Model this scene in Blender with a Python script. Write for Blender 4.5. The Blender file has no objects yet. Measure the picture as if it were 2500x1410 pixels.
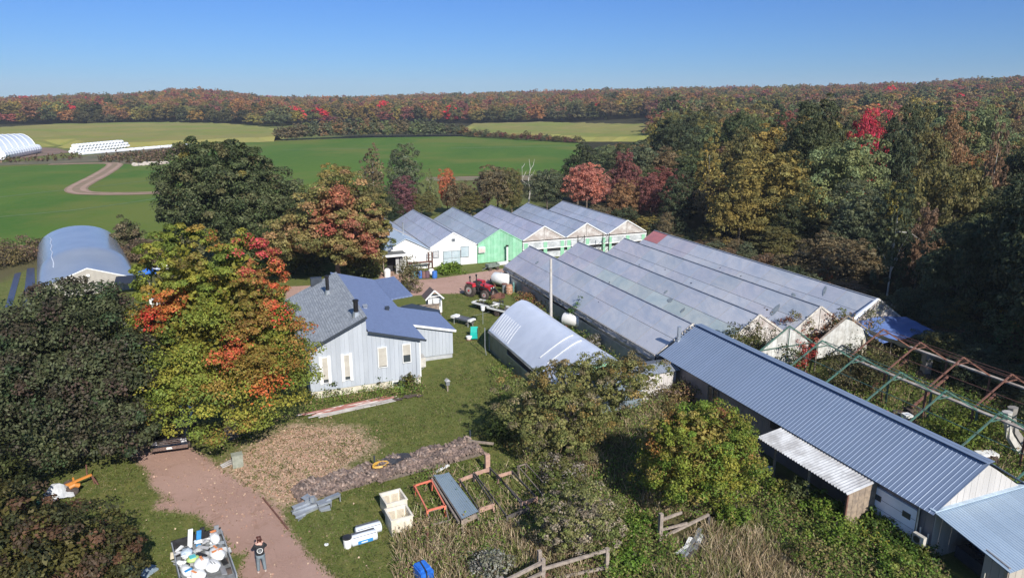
import bpy, math, random
import numpy as np
from mathutils import Vector, Matrix
# ------------------------------------------------------------------ camera, sky, sun
sc = bpy.context.scene
COL = sc.collection
CF = 1750.0; CP = math.atan(470 / CF); CH = 20.0
cd = bpy.data.cameras.new('camera'); cam = bpy.data.objects.new('camera', cd); COL.objects.link(cam)
cam.location = (0, 0, CH); cam.rotation_euler = (math.pi / 2 - CP, 0, 0)
cd.sensor_width = 36; cd.lens = CF / 2500 * 36; cd.clip_end = 9000; cd.clip_start = .1
sc.camera = cam
SUN_EL = math.radians(34.5); SH_AZ = math.radians(-24.5)       # SH_AZ: heading in which shadows fall (0 = +Y)
wd = bpy.data.worlds.new('World'); sc.world = wd; wd.use_nodes = True
wn = wd.node_tree.nodes; wl = wd.node_tree.links
sky = wn.new('ShaderNodeTexSky'); sky.sky_type = 'NISHITA'; sky.sun_disc = False
sky.sun_elevation = SUN_EL; sky.sun_rotation = SH_AZ + math.pi
sky.altitude = 100; sky.air_density = 1.0; sky.dust_density = 0.0; sky.ozone_density = 1.5
bg = wn['Background']; bg.inputs['Strength'].default_value = 0.10
gcx = wn.new('ShaderNodeTexCoord'); gsx = wn.new('ShaderNodeSeparateXYZ'); wl.new(gcx.outputs['Generated'], gsx.inputs[0])
grp = wn.new('ShaderNodeValToRGB'); wl.new(gsx.outputs['Z'], grp.inputs['Fac']); er = grp.color_ramp.elements
er[0].position = 0.0; er[0].color = (.195, .35, .68, 1); er[1].position = 1.0; er[1].color = (.95, 1.0, 1.08, 1); e_ = er.new(.14); e_.color = (.195, .36, .71, 1); e_ = er.new(.45); e_.color = (.66, .80, 1.02, 1)
gmx = wn.new('ShaderNodeMix'); gmx.data_type = 'RGBA'; gmx.blend_type = 'MULTIPLY'; gmx.inputs['Factor'].default_value = 1; wl.new(sky.outputs['Color'], gmx.inputs['A']); wl.new(grp.outputs['Color'], gmx.inputs['B'])
wl.new(gmx.outputs['Result'], bg.inputs['Color'])
sd = bpy.data.lights.new('sun', 'SUN'); sd.energy = 4.6; sd.angle = math.radians(.55); sd.color = (1, .955, .88)
so = bpy.data.objects.new('sun', sd); COL.objects.link(so)
sv = Vector((-math.sin(SH_AZ) * math.cos(SUN_EL), -math.cos(SH_AZ) * math.cos(SUN_EL), math.sin(SUN_EL)))
so.rotation_euler = sv.to_track_quat('Z', 'Y').to_euler(); so.location = sv * 200
sc.view_settings.view_transform = 'Standard'; sc.view_settings.look = 'None'
sc.view_settings.exposure = 0.5; sc.view_settings.gamma = 1
sc.cycles.max_bounces = 5; sc.cycles.transparent_max_bounces = 6; sc.cycles.use_denoising = True
# ------------------------------------------------------------------ frames of reference
FA = math.atan2(.370, .929); CB, SB = math.cos(FA), math.sin(FA)
def W(lx, ly, z=0.0): return Vector((lx * CB - ly * SB, lx * SB + ly * CB, z))   # farm grid -> world
def Lc(x, y): return (x * CB + y * SB, -x * SB + y * CB)                          # world -> farm grid
def G(px, py, z=0.0):                                                              # place on the ground seen at a spot of the photo
    u = (px - 1250) / CF; v = (705 - py) / CF
    d = (u, math.cos(CP) + v * math.sin(CP), -math.sin(CP) + v * math.cos(CP)); t = (z - CH) / d[2]
    return (d[0] * t, d[1] * t)
def GL(px, py, z=0.0): return Lc(*G(px, py, z))
def HG(py, y):                                                                     # height seen at row py at depth y
    v = (705 - py) / CF; t = y / (math.cos(CP) + v * math.sin(CP)); return CH + t * (-math.sin(CP) + v * math.cos(CP))
SKX = [-800, 0, 200, 300, 400, 480, 560, 640, 720, 860, 1000, 1250, 1500, 1750, 2000, 2250, 2400, 2500, 3400]
SKY = [230, 231, 226, 224, 217, 213, 219, 228, 231, 229, 226, 219, 213, 210, 207, 202, 197, 191, 185]
def terrain(x, y):
    x = np.asarray(x, float); y = np.asarray(y, float)
    r = np.hypot(x, y); yy = np.maximum(y, 1.0)
    px = np.clip(1250 + 1750 * x / (yy * .966), -800, 3400)
    px = np.where(y < 5, np.where(x > 0, 3400, -800), px)
    s = np.interp(px, SKX, SKY)
    top = 20 + (235 - s) / 1750 * 1180 - 19
    r0 = np.interp(px, [0, 1300, 1650, 3400], [620, 600, 230, 200])
    t = np.clip((r - r0) / (1150 - r0), 0, 1)
    t = t * t * (3 - 2 * t) * .5 + t * .5
    return top * t
# ------------------------------------------------------------------ materials
def _mix(nt, f, a, b, mode='MIX'):
    m = nt.nodes.new('ShaderNodeMix'); m.data_type = 'RGBA'; m.blend_type = mode
    for s, v in ((m.inputs['Factor'], f), (m.inputs['A'], a), (m.inputs['B'], b)):
        if isinstance(v, bpy.types.NodeSocket): nt.links.new(v, s)
        elif isinstance(v, (int, float)): s.default_value = v
        else: s.default_value = (*v, 1)
    return m.outputs['Result']
def _noise(nt, co, scale, detail=4, rough=.6, dist=0):
    n = nt.nodes.new('ShaderNodeTexNoise'); n.inputs['Scale'].default_value = scale
    n.inputs['Detail'].default_value = detail; n.inputs['Roughness'].default_value = rough; n.inputs['Distortion'].default_value = dist
    nt.links.new(co, n.inputs['Vector']); return n.outputs['Fac']
def _ramp(nt, f, a, b):
    m = nt.nodes.new('ShaderNodeMapRange'); m.inputs['From Min'].default_value = a; m.inputs['From Max'].default_value = b
    m.interpolation_type = 'SMOOTHSTEP'; nt.links.new(f, m.inputs['Value']); return m.outputs['Result']
def _math(nt, op, a, b):
    m = nt.nodes.new('ShaderNodeMath'); m.operation = op
    for s, v in ((m.inputs[0], a), (m.inputs[1], b)):
        if isinstance(v, bpy.types.NodeSocket): nt.links.new(v, s)
        else: s.default_value = v
    return m.outputs[0]
MATS = {}
def M(name, col, rough=.8, col2=None, scale=3, bump=0, bscale=40, metal=0, spec=.5, obj=False, attr=None, trans=0, lo=.35, hi=.65, stretch=None, inst=False, alpha=1):
    if name in MATS: return MATS[name]
    m = bpy.data.materials.new(name); m.use_nodes = True; nt = m.node_tree
    p = nt.nodes['Principled BSDF']; out = nt.nodes['Material Output']
    tc = nt.nodes.new('ShaderNodeTexCoord'); co = tc.outputs['Object']
    if stretch:
        mp = nt.nodes.new('ShaderNodeMapping'); mp.inputs['Scale'].default_value = stretch
        nt.links.new(co, mp.inputs['Vector']); co = mp.outputs['Vector']
    if col2 is None: col2 = tuple(c * .78 for c in col)
    f = _ramp(nt, _noise(nt, co, scale, 6), lo, hi)
    c = _mix(nt, f, col, col2)
    if obj:
        oi = nt.nodes.new('ShaderNodeObjectInfo'); c = _mix(nt, 1.0, c, oi.outputs['Color'], 'MULTIPLY')
    if attr:
        at = nt.nodes.new('ShaderNodeAttribute'); at.attribute_name = attr; c = _mix(nt, 1.0, c, at.outputs['Color'], 'MULTIPLY')
    if inst:
        at = nt.nodes.new('ShaderNodeAttribute'); at.attribute_name = 'tint'; at.attribute_type = 'INSTANCER'
        c = _mix(nt, 1.0, c, at.outputs['Color'], 'MULTIPLY')
    nt.links.new(c, p.inputs['Base Color'])
    p.inputs['Roughness'].default_value = rough; p.inputs['Metallic'].default_value = metal
    p.inputs['Specular IOR Level'].default_value = spec; p.inputs['Alpha'].default_value = alpha
    if bump:
        b = nt.nodes.new('ShaderNodeBump'); b.inputs['Strength'].default_value = bump; b.inputs['Distance'].default_value = .05
        nt.links.new(_noise(nt, co, bscale, 5), b.inputs['Height']); nt.links.new(b.outputs['Normal'], p.inputs['Normal'])
    if trans:
        t = nt.nodes.new('ShaderNodeBsdfTranslucent'); nt.links.new(c, t.inputs['Color'])
        ms = nt.nodes.new('ShaderNodeMixShader'); ms.inputs[0].default_value = trans
        nt.links.new(p.outputs[0], ms.inputs[1]); nt.links.new(t.outputs[0], ms.inputs[2]); nt.links.new(ms.outputs[0], out.inputs['Surface'])
    MATS[name] = m; return m
leafm = M('leaf', (1, 1, 1), .6, (.8, .8, .8), 1.2, attr='col', spec=.25, trans=.34)
leafo = M('leaf_shared', (1, 1, 1), .6, (.78, .78, .78), .9, attr='col', obj=True, spec=.25, trans=.3)
leafi = M('leaf_far', (1, 1, 1), .8, (.85, .85, .85), .5, attr='col', inst=True, spec=.1, trans=.3)
bark = M('bark', (.16, .13, .10), .9, (.08, .065, .05), 6, .6, 20)
pale_bark = M('pale_bark', (.62, .60, .55), .8, (.30, .28, .25), 5, .3, 20)
white = M('white_paint', (.78, .78, .76), .55, (.68, .68, .66), 1.5)
siding = M('pale_blue_siding', (.415, .445, .485), .6, (.37, .40, .44), 2, stretch=(1, 1, .2), obj=True)
cream = M('cream_concrete', (.62, .57, .46), .85, (.48, .44, .36), 3, .2)
darkm = M('shade_black', (.02, .02, .022), .7, (.012, .012, .014), 2)  # near-black colour standing in for the shade inside openings
dark_trim = M('dark_trim', (.035, .045, .06), .5)
galv = M('galvanised_steel', (.50, .53, .56), .35, (.40, .43, .46), 2, metal=.6)
flue = M('black_flue', (.04, .04, .045), .25, metal=.5)
wood = M('weathered_wood', (.30, .24, .19), .85, (.19, .155, .13), 4, .4, 30, stretch=(1, 1, 1), obj=True)
film = M('greenhouse_film', (.47, .475, .50), .34, (.41, .42, .455), .55, .10, 2.2, obj=True, spec=.6, lo=.3, hi=.7)
def filmfix(m):
    nt = m.node_tree; p = nt.nodes['Principled BSDF']; src = p.inputs['Base Color'].links[0].from_socket; ge = nt.nodes.new('ShaderNodeNewGeometry'); mp = nt.nodes.new('ShaderNodeMapping'); mp.inputs['Rotation'].default_value = (0, 0, -FA); mp.inputs['Scale'].default_value = (1, .35, 1)
    nt.links.new(ge.outputs['Position'], mp.inputs['Vector']); s1 = _ramp(nt, _noise(nt, mp.outputs['Vector'], .45, 5, .65, 1.5), .38, .62); s2 = _ramp(nt, _noise(nt, mp.outputs['Vector'], 1.6, 6, .75, 2.5), .55, .72); s3 = _ramp(nt, _noise(nt, ge.outputs['Position'], 5.0, 3, .6), .70, .76)
    c = _mix(nt, s1, src, _mix(nt, 1.0, src, (.80, .86, .92), 'MULTIPLY')); c = _mix(nt, s2, c, _mix(nt, 1.0, c, (1.18, 1.15, 1.10), 'MULTIPLY')); c = _mix(nt, s3, c, _mix(nt, 1.0, c, (.55, .58, .62), 'MULTIPLY')); nt.links.new(c, p.inputs['Base Color'])
    r = nt.nodes.new('ShaderNodeMapRange'); nt.links.new(s1, r.inputs['Value']); r.inputs['To Min'].default_value = .24; r.inputs['To Max'].default_value = .45; nt.links.new(r.outputs[0], p.inputs['Roughness'])
filmfix(film)
filmw = M('film_wall', (.22, .26, .30), .3, (.13, .17, .21), 1.2, .25, 4, spec=.7)
filmc = M('crumpled_film', (.40, .38, .36), .35, (.14, .135, .13), 2.5, .7, 5, stretch=(1, .25, 2), spec=.6)
wht_film = M('white_film', (.60, .64, .72), .32, (.54, .58, .66), .8, .12, 1.5, spec=.6)
clear_film = M('hoop_film', (.25, .28, .33), .2, (.22, .25, .30), .3, spec=.8)
frm = M('timber_frame', (.46, .42, .38), .8, (.34, .31, .28), 3)
metal_roof = M('blue_grey_metal', (.21, .265, .365), .45, (.19, .245, .34), .6, metal=.15, spec=.5, obj=True)
steel_wall = M('pale_steel_wall', (.50, .47, .44), .5, (.44, .415, .39), 1.5, stretch=(1, 1, .2), obj=True)
corr = M('corrugated_steel', (.62, .62, .61), .4, (.38, .37, .36), 1.2, metal=.4)
green_paint = M('faded_green_paint', (.20, .45, .28), .8, (.26, .50, .34), 1.6, obj=True)
grimy = M('grimy_film', (.36, .31, .28), .6, (.60, .58, .55), 1.3, .4, 6, lo=.4, hi=.7)
tarp_blue = M('blue_tarp', (.03, .17, .62), .4, (.02, .11, .45), 3)
roof_tarp = M('roof_tarp', (.12, .19, .42), .45, (.10, .16, .36), 1.0, .15, 3)
red_paint = M('red_paint', (.55, .035, .045), .3, (.40, .03, .035), 5)
coral = M('coral_paint', (.72, .20, .12), .5, (.62, .17, .10), 5)
rust = M('rusty_steel', (.19, .085, .06), .75, (.12, .055, .04), 5, .3)
green_steel = M('green_steel', (.055, .155, .12), .7, (.07, .10, .08), 5)
rubber = M('rubber', (.09, .065, .055), .9, (.045, .035, .03), 6)
black_pl = M('black_plastic', (.02, .02, .022), .45, (.03, .03, .033), 5)
grey_pl = M('grey_plastic', (.23, .24, .25), .5, (.15, .155, .16), 4)
white_pl = M('white_plastic', (.80, .80, .78), .35, (.70, .70, .68), 3)
cream_pl = M('cream_plastic', (.74, .68, .56), .45, (.62, .56, .45), 3)
soil = M('soil', (.09, .06, .045), .95, (.05, .035, .028), 4, .4)
glass = M('window_glass', (.05, .06, .07), .08, (.04, .05, .055), 2, spec=1)
blind = M('window_blind', (.46, .43, .37), .7, (.40, .37, .32), 3)
skin = M('skin', (.62, .36, .28), .5); denim = M('grey_trousers', (.17, .21, .23), .8, (.14, .17, .19), 9)
shirt_m = M('black_cotton', (.018, .018, .02), .85); hair_m = M('auburn_hair', (.10, .028, .018), .6, (.06, .02, .014), 12)
mulch_film = M('mulch_film', (.045, .05, .085), .35, (.12, .12, .09), 2.5, .3, 6, lo=.5, hi=.72)
silage = M('silage_wrap', (.85, .86, .88), .25, (.78, .79, .82), 2)
stone_m = M('stone', (.36, .33, .30), .9, (.22, .20, .18), 4, .4)
# shingle materials
def shingle(name, c1, c2, c3):
    m = bpy.data.materials.new(name); m.use_nodes = True; nt = m.node_tree; p = nt.nodes['Principled BSDF']
    tc = nt.nodes.new('ShaderNodeTexCoord')
    mp = nt.nodes.new('ShaderNodeMapping'); mp.inputs['Rotation'].default_value = (0, 0, math.pi / 2); nt.links.new(tc.outputs['Object'], mp.inputs['Vector'])
    br = nt.nodes.new('ShaderNodeTexBrick'); br.inputs['Scale'].default_value = 1; br.inputs['Brick Width'].default_value = .40; br.inputs['Row Height'].default_value = .16
    br.inputs['Mortar Size'].default_value = .008; br.inputs['Color1'].default_value = (*c1, 1); br.inputs['Color2'].default_value = (*c2, 1); br.inputs['Mortar'].default_value = (*c3, 1)
    nt.links.new(mp.outputs['Vector'], br.inputs['Vector'])
    c = _mix(nt, _ramp(nt, _noise(nt, tc.outputs['Object'], 9, 6), .3, .7), (1.06, 1.06, 1.06), (.86, .86, .86))
    c = _mix(nt, 1.0, br.outputs['Color'], c, 'MULTIPLY'); nt.links.new(c, p.inputs['Base Color']); p.inputs['Roughness'].default_value = .75
    b = nt.nodes.new('ShaderNodeBump'); b.inputs['Strength'].default_value = .35; b.inputs['Distance'].default_value = .02
    nt.links.new(_noise(nt, tc.outputs['Object'], 60, 3), b.inputs['Height']); nt.links.new(b.outputs['Normal'], p.inputs['Normal']); return m
grey_sh = shingle('grey_shingle', (.35, .375, .40), (.25, .27, .295), (.11, .115, .125))
blue_sh = shingle('blue_shingle', (.17, .225, .375), (.15, .20, .34), (.12, .155, .26))
# ------------------------------------------------------------------ mesh helpers
class MB:
    def __init__(s): s.v = []; s.f = []
    def poly(s, pts): i = len(s.v); s.v += [tuple(p) for p in pts]; s.f.append(tuple(range(i, i + len(pts)))); return s
    def box(s, x0, y0, z0, x1, y1, z1):
        i = len(s.v); s.v += [(x, y, z) for z in (z0, z1) for x, y in ((x0, y0), (x1, y0), (x1, y1), (x0, y1))]
        s.f += [tuple(i + k for k in q) for q in ((0, 3, 2, 1), (4, 5, 6, 7), (0, 1, 5, 4), (1, 2, 6, 5), (2, 3, 7, 6), (3, 0, 4, 7))]; return s
    def obox(s, c, size, rz=0, rx=0, ry=0):
        j = len(s.v); s.box(-size[0] / 2, -size[1] / 2, -size[2] / 2, size[0] / 2, size[1] / 2, size[2] / 2)
        R = Matrix.Rotation(rz, 3, 'Z') @ Matrix.Rotation(ry, 3, 'Y') @ Matrix.Rotation(rx, 3, 'X')
        for k in range(j, len(s.v)): s.v[k] = tuple(R @ Vector(s.v[k]) + Vector(c))
        return s
    def bar(s, p, q, w, h=None):                                    # rectangular bar from p to q
        h = h or w; p = Vector(p); q = Vector(q); d = (q - p).normalized()
        u = d.cross(Vector((0, 0, 1)));
        if u.length < 1e-3: u = Vector((1, 0, 0))
        u.normalize(); t = u.cross(d); i = len(s.v)
        for e in (p, q):
            for a, b in ((-1, -1), (1, -1), (1, 1), (-1, 1)): s.v.append(tuple(e + u * a * w / 2 + t * b * h / 2))
        s.f += [tuple(i + k for k in g) for g in ((0, 1, 2, 3), (7, 6, 5, 4), (0, 4, 5, 1), (1, 5, 6, 2), (2, 6, 7, 3), (3, 7, 4, 0))]; return s
    def tube(s, pts, r, n=8, cap=True):
        pts = [Vector(p) for p in pts]; rs = r if isinstance(r, (list, tuple)) else [r] * len(pts); i0 = len(s.v); up = None
        for k, p in enumerate(pts):
            d = (pts[min(k + 1, len(pts) - 1)] - pts[max(k - 1, 0)]).normalized()
            u = d.cross(Vector((0, 0, 1)) if abs(d.z) < .95 else Vector((1, 0, 0))).normalized()
            if up is not None and u.dot(up) < 0: u = -u
            up = u; w = d.cross(u)
            for a in range(n): s.v.append(tuple(p + (u * math.cos(6.2832 * a / n) + w * math.sin(6.2832 * a / n)) * rs[k]))
        for k in range(len(pts) - 1):
            for a in range(n): b = (a + 1) % n; s.f.append((i0 + k * n + a, i0 + k * n + b, i0 + (k + 1) * n + b, i0 + (k + 1) * n + a))
        if cap: s.f.append(tuple(i0 + a for a in range(n))[::-1]); s.f.append(tuple(i0 + (len(pts) - 1) * n + a for a in range(n)))
        return s
    def lathe(s, prof, c=(0, 0, 0), n=14):                          # profile of (radius, z)
        return s.tube([(c[0], c[1], c[2] + z) for r, z in prof], [max(r, .001) for r, z in prof], n)
    def blob(s, c, r, rng, n=8, m=5, j=.18):
        i0 = len(s.v)
        for a in range(m + 1):
            th = math.pi * a / m
            for b in range(n):
                q = 1 + (rng.random() - .5) * 2 * j; ph = 6.2832 * b / n
                s.v.append((c[0] + r[0] * q * math.sin(th) * math.cos(ph), c[1] + r[1] * q * math.sin(th) * math.sin(ph), c[2] + r[2] * q * math.cos(th)))
        for a in range(m):
            for b in range(n): e = (b + 1) % n; s.f.append((i0 + a * n + b, i0 + (a + 1) * n + b, i0 + (a + 1) * n + e, i0 + a * n + e))
        return s
    def mesh(s, name, mat, off=(0, 0, 0), smooth=False):
        me = bpy.data.meshes.new(name); me.from_pydata([(x - off[0], y - off[1], z - off[2]) for x, y, z in s.v], [], s.f)
        me.materials.append(mat); me.validate()
        if smooth: me.polygons.foreach_set('use_smooth', [True] * len(me.polygons))
        me.update(); return me
def props(o, label=None, cat=None, group=None, kind=None):
    if label: o['label'] = label
    if cat: o['category'] = cat
    if group: o['group'] = group
    if kind: o['kind'] = kind
    return o
def ob(name, me, parent=None, loc=(0, 0, 0), rz=0, color=None):
    o = bpy.data.objects.new(name, me); COL.objects.link(o); o.parent = parent; o.location = loc; o.rotation_euler = (0, 0, rz)
    if color: o.color = (*color, 1)
    return o
class T:                                                            # a thing: an Empty at its base, on the farm grid
    def __init__(s, name, label, cat, lx, ly, rz=0, z=0, group=None):
        s.o = bpy.data.objects.new(name, None); COL.objects.link(s.o); s.o.location = W(lx, ly, z); s.o.rotation_euler = (0, 0, FA + rz)
        s.off = (lx, ly, z); props(s.o, label, cat, group)
    def part(s, name, mb, mat, a=False, parent=None, color=None, smooth=False, label=None, kind=None, loc=(0, 0, 0)):
        me = mb if isinstance(mb, bpy.types.Mesh) else mb.mesh(name, mat, s.off if a else (0, 0, 0), smooth)
        o = ob(name, me, parent or s.o, loc, 0, color)
        if label: o['label'] = label
        if kind: o['kind'] = kind
        return o
def copy_tree(o, parent=None):
    c = o.copy(); COL.objects.link(c); c.parent = parent
    for ch in o.children: copy_tree(ch, c)
    return c
def struct(name, mb, mat, smooth=False):
    o = ob(name, mb.mesh(name, mat, smooth=smooth)); o['kind'] = 'structure'; return o
def quads_mesh(name, V, C, mat):                                    # V (n,4,3), C (n,3)
    n = len(V); me = bpy.data.meshes.new(name)
    me.vertices.add(n * 4); me.loops.add(n * 4); me.polygons.add(n)
    me.vertices.foreach_set('co', V.reshape(-1).astype(np.float32)); me.loops.foreach_set('vertex_index', np.arange(n * 4, dtype=np.int32))
    me.polygons.foreach_set('loop_start', np.arange(0, n * 4, 4, dtype=np.int32))
    try: me.polygons.foreach_set('loop_total', np.full(n, 4, np.int32))
    except Exception: pass
    at = me.attributes.new('col', 'FLOAT_COLOR', 'FACE'); c4 = np.ones((n, 4), np.float32); c4[:, :3] = C
    at.data.foreach_set('color', c4.reshape(-1)); me.materials.append(mat); me.update(calc_edges=True); me.validate(); return me
def unit(a): return a / np.maximum(np.linalg.norm(a, axis=1, keepdims=True), 1e-6)
def leaf_quads(rng, c, nrm, size, asp=.62):
    n = len(c); nrm = unit(nrm); r = rng.normal(size=(n, 3)); t = unit(np.cross(nrm, r)); b = np.cross(nrm, t)
    s = size[:, None]; V = np.empty((n, 4, 3)); k = (rng.random((n, 1)) - .35) * .35
    V[:, 0] = c - t * s * .5; V[:, 1] = c + b * s * .5 * asp + nrm * s * k; V[:, 2] = c + t * s * .5; V[:, 3] = c - b * s * .5 * asp + nrm * s * k
    return V
def crown(rng, ells, nc, nl, leaf, colf, flat=.55, rcs=(.17, .30), inner=.12, low=-.5, tight=(.8, 1.03), lump=.14):
    """ells: (cx,cy,cz,rx,ry,rz,weight). Leaves gathered in clumps over the lumpy surface of the ellipsoids."""
    E = np.array(ells, float); w = E[:, 6] / E[:, 6].sum(); CC = []; DD = []; RC = []; ph = rng.random(6) * 6.28
    while sum(len(c) for c in CC) < nc:
        k = rng.choice(len(E), nc, p=w); d = unit(rng.normal(size=(nc, 3))); e = E[k]
        f = 1 + lump * (np.sin(3.3 * d[:, 0] + ph[0]) * np.cos(2.9 * d[:, 2] + ph[1]) + .7 * np.sin(5.7 * d[:, 1] + ph[2] + 3 * d[:, 0]))
        f *= rng.uniform(tight[0], tight[1], nc); c = e[:, :3] + d * e[:, 3:6] * f[:, None]
        ok = d[:, 2] > low
        for j in range(len(E)):
            q = (c - E[j, :3]) / E[j, 3:6]; ok &= ~((np.sum(q * q, 1) < .5) & (k != j))
        CC.append(c[ok]); DD.append(unit(d / e[:, 3:6] * e[:, 3:4])[ok]); RC.append((rng.uniform(rcs[0], rcs[1], nc) * e[:, 3])[ok])
    CC = np.concatenate(CC)[:nc]; DD = np.concatenate(DD)[:nc]; RC = np.concatenate(RC)[:nc]
    i = rng.integers(0, nc, nl); d2 = unit(rng.normal(size=(nl, 3)) * .9 + DD[i] * .55 + np.array([0, 0, .35]))
    p = CC[i] + d2 * RC[i][:, None] * np.array([1, 1, flat]) * rng.uniform(.35, 1.08, (nl, 1)) ** .6
    nrm = d2 * .8 + rng.normal(size=(nl, 3)) * .45 + np.array([0, 0, .35])
    col = colf(p, CC[i], i, rng); size = leaf * rng.uniform(.65, 1.35, nl)
    ni = int(nl * inner); k = rng.choice(len(E), ni, p=w); d = unit(rng.normal(size=(ni, 3)))
    pi = E[k, :3] + d * E[k, 3:6] * rng.uniform(.3, .78, (ni, 1)); ok = d[:, 2] > low
    pi = pi[ok]; V = np.concatenate([leaf_quads(rng, p, nrm, size), leaf_quads(rng, pi, rng.normal(size=(len(pi), 3)), np.full(len(pi), leaf * 2.2))])
    ci = colf(pi, pi, np.zeros(len(pi), int), rng)
    return V, np.concatenate([col, ci]), CC
def mixcol(base, alts, patches=None, var=.25, clumpvar=.18, patchr=None):
    """leaf colours: base, alternatives [(colour, share)] chosen per clump, patches [(centre, radius, colour)]"""
    base = np.array(base)
    def f(p, cc, idx, rng):
        n = len(p); out = np.tile(base, (n, 1)); ks = rng.random(4096)[idx % 4096]; kv = rng.random(4096)[idx % 4096]
        a = 0
        for c, s in alts:
            m = (ks >= a) & (ks < a + s); out[m] = c; a += s
        if patches:
            for c0, r, c in patches:
                dv = cc * .5 + p * .5 - np.array(c0); dv[:, 1] *= .3; dd = np.linalg.norm(dv, axis=1) / r; fr_ = rng.random(n); m = dd + fr_ * .45 < 1.1; out[m] = np.array(c); m2 = m & (rng.random(n) < .3); out[m2] = out[m2] * .55 + base * .45
        return out * (1 + (kv[:, None] - .5) * 2 * clumpvar) * (1 + (rng.random((n, 1)) - .5) * 2 * var) * (1 + (rng.random((n, 3)) - .5) * .12)
    return f
def trunk_mb(h, r, rng, targets, fork=.35):
    mb = MB(); top = Vector((0, 0, h)); pts = [Vector((math.sin(k * .9 + r) * r * .5 * k / 5, math.cos(k * 1.3) * r * .5 * k / 5, h * k / 5)) for k in range(6)]
    mb.tube([(0, 0, -.15)] + [tuple(p) for p in pts[1:]], [r * 1.35] + [r * (1 - .13 * k) for k in range(1, 6)], 8)
    for t in targets:
        t = Vector(t); s0 = pts[2 + rng.randrange(3)]; mid = s0.lerp(t, .5) + Vector((0, 0, (t - s0).length * .08))
        mb.tube([s0, s0.lerp(mid, .5), mid, t.lerp(mid, .1)], [r * .45, r * .34, r * .2, r * .05], 5)
    return mb
# ------------------------------------------------------------------ ground
def axis(a0, a1, f0, f1, st, g):
    xs = list(np.arange(f0, f1 + 1e-6, st)); s = st; x = xs[0]; L_ = []
    while x > a0: s *= g; x -= s; L_.append(x)
    s = st; x = xs[-1]; R_ = []
    while x < a1: s *= g; x += s; R_.append(x)
    return np.array(L_[::-1] + xs + R_)
gx = axis(-2600, 2600, -42, 44, .42, 1.07); gy = axis(-300, 2900, 18, 96, .42, 1.07)
GX, GY = np.meshgrid(gx, gy)
def sdist(X, Y, poly):                                              # signed distance, + inside
    P = np.array(poly, float); Q = np.roll(P, -1, 0); best = np.full(X.shape, 1e9); ins = np.zeros(X.shape, bool)
    for (x0, y0), (x1, y1) in zip(P, Q):
        dx, dy = x1 - x0, y1 - y0; t = np.clip(((X - x0) * dx + (Y - y0) * dy) / (dx * dx + dy * dy + 1e-9), 0, 1)
        best = np.minimum(best, np.hypot(X - x0 - t * dx, Y - y0 - t * dy))
        c = ((y0 > Y) != (y1 > Y)); xi = x0 + (Y - y0) * dx / (dy if abs(dy) > 1e-9 else 1e-9); ins ^= c & (X < xi)
    return np.where(ins, best, -best)
def PG(*pts): return [G(*p) for p in pts]
drive = PG((250, 1040), (330, 1120), (365, 1150), (372, 1185), (430, 1225), (385, 1222), (382, 1240), (430, 1246), (485, 1252), (540, 1300), (572, 1350), (610, 1345), (585, 1400), (660, 1470), (900, 1480), (800, 1400), (745, 1350), (703, 1292), (676, 1238), (600, 1185), (545, 1150), (480, 1100), (400, 1060))
road = PG((700, 700), (1000, 684), (1060, 681), (1150, 668), (1215, 657), (1238, 655), (1300, 640), (1300, 655), (1236, 676), (1205, 684), (1160, 700), (1125, 716), (1060, 716), (1000, 722), (850, 735), (700, 740))
yard2 = PG((925, 650), (960, 650), (1000, 668), (1022, 690), (930, 695))
litter = PG((560, 1140), (640, 1075), (720, 1040), (860, 1050), (900, 1090), (820, 1150), (760, 1195), (700, 1232), (660, 1215), (590, 1180))
dryz = PG((960, 1290), (1010, 1230), (1200, 1260), (1320, 1300), (1300, 1180), (1400, 1080), (1560, 980), (1700, 950), (1800, 1010), (2000, 1230), (2300, 1390), (2300, 1500), (1000, 1500))
brownN = PG((-200, 600), (0, 612), (100, 590), (300, 585), (440, 600), (470, 700), (380, 690), (330, 640), (60, 660), (0, 690), (-200, 720))
def smooth(a, e0, e1): t = np.clip((a - e0) / (e1 - e0), 0, 1); return t * t * (3 - 2 * t)
m_grav = np.maximum.reduce([smooth(sdist(GX, GY, q), -.9, .7) for q in (drive, road, yard2)])
m_lit = smooth(sdist(GX, GY, litter), -3.5, 2.6)
m_dry = np.maximum(smooth(sdist(GX, GY, dryz), -2, 2) * .8, smooth(sdist(GX, GY, brownN), -3, 3))
LX = GX * CB + GY * SB; LY = -GX * SB + GY * CB
m_for = smooth(LX, 53, 60) * smooth(LY, -100, -90)                    # leaf-covered forest soil, painted darker for the shade under the trees
m_for = np.maximum(m_for, smooth(np.hypot(GX, GY), 560, 620)) 
ZZ = terrain(GX, GY)
nx, ny = len(gx), len(gy); me = bpy.data.meshes.new('ground')
co = np.stack([GX, GY, ZZ], -1).reshape(-1, 3)
ii = (np.arange(ny - 1)[:, None] * nx + np.arange(nx - 1)[None]).reshape(-1); FQ = np.stack([ii, ii + 1, ii + nx + 1, ii + nx], 1)
me.vertices.add(len(co)); me.loops.add(len(FQ) * 4); me.polygons.add(len(FQ)); me.vertices.foreach_set('co', co.reshape(-1))
me.loops.foreach_set('vertex_index', FQ.reshape(-1).astype(np.int32)); me.polygons.foreach_set('loop_start', np.arange(0, len(FQ) * 4, 4, dtype=np.int32))
at = me.attributes.new('zones', 'FLOAT_COLOR', 'POINT'); zc = np.stack([m_grav, m_lit, m_dry, m_for], -1).reshape(-1).astype(np.float32); at.data.foreach_set('color', zc)
me.update(calc_edges=True); me.validate()
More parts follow.
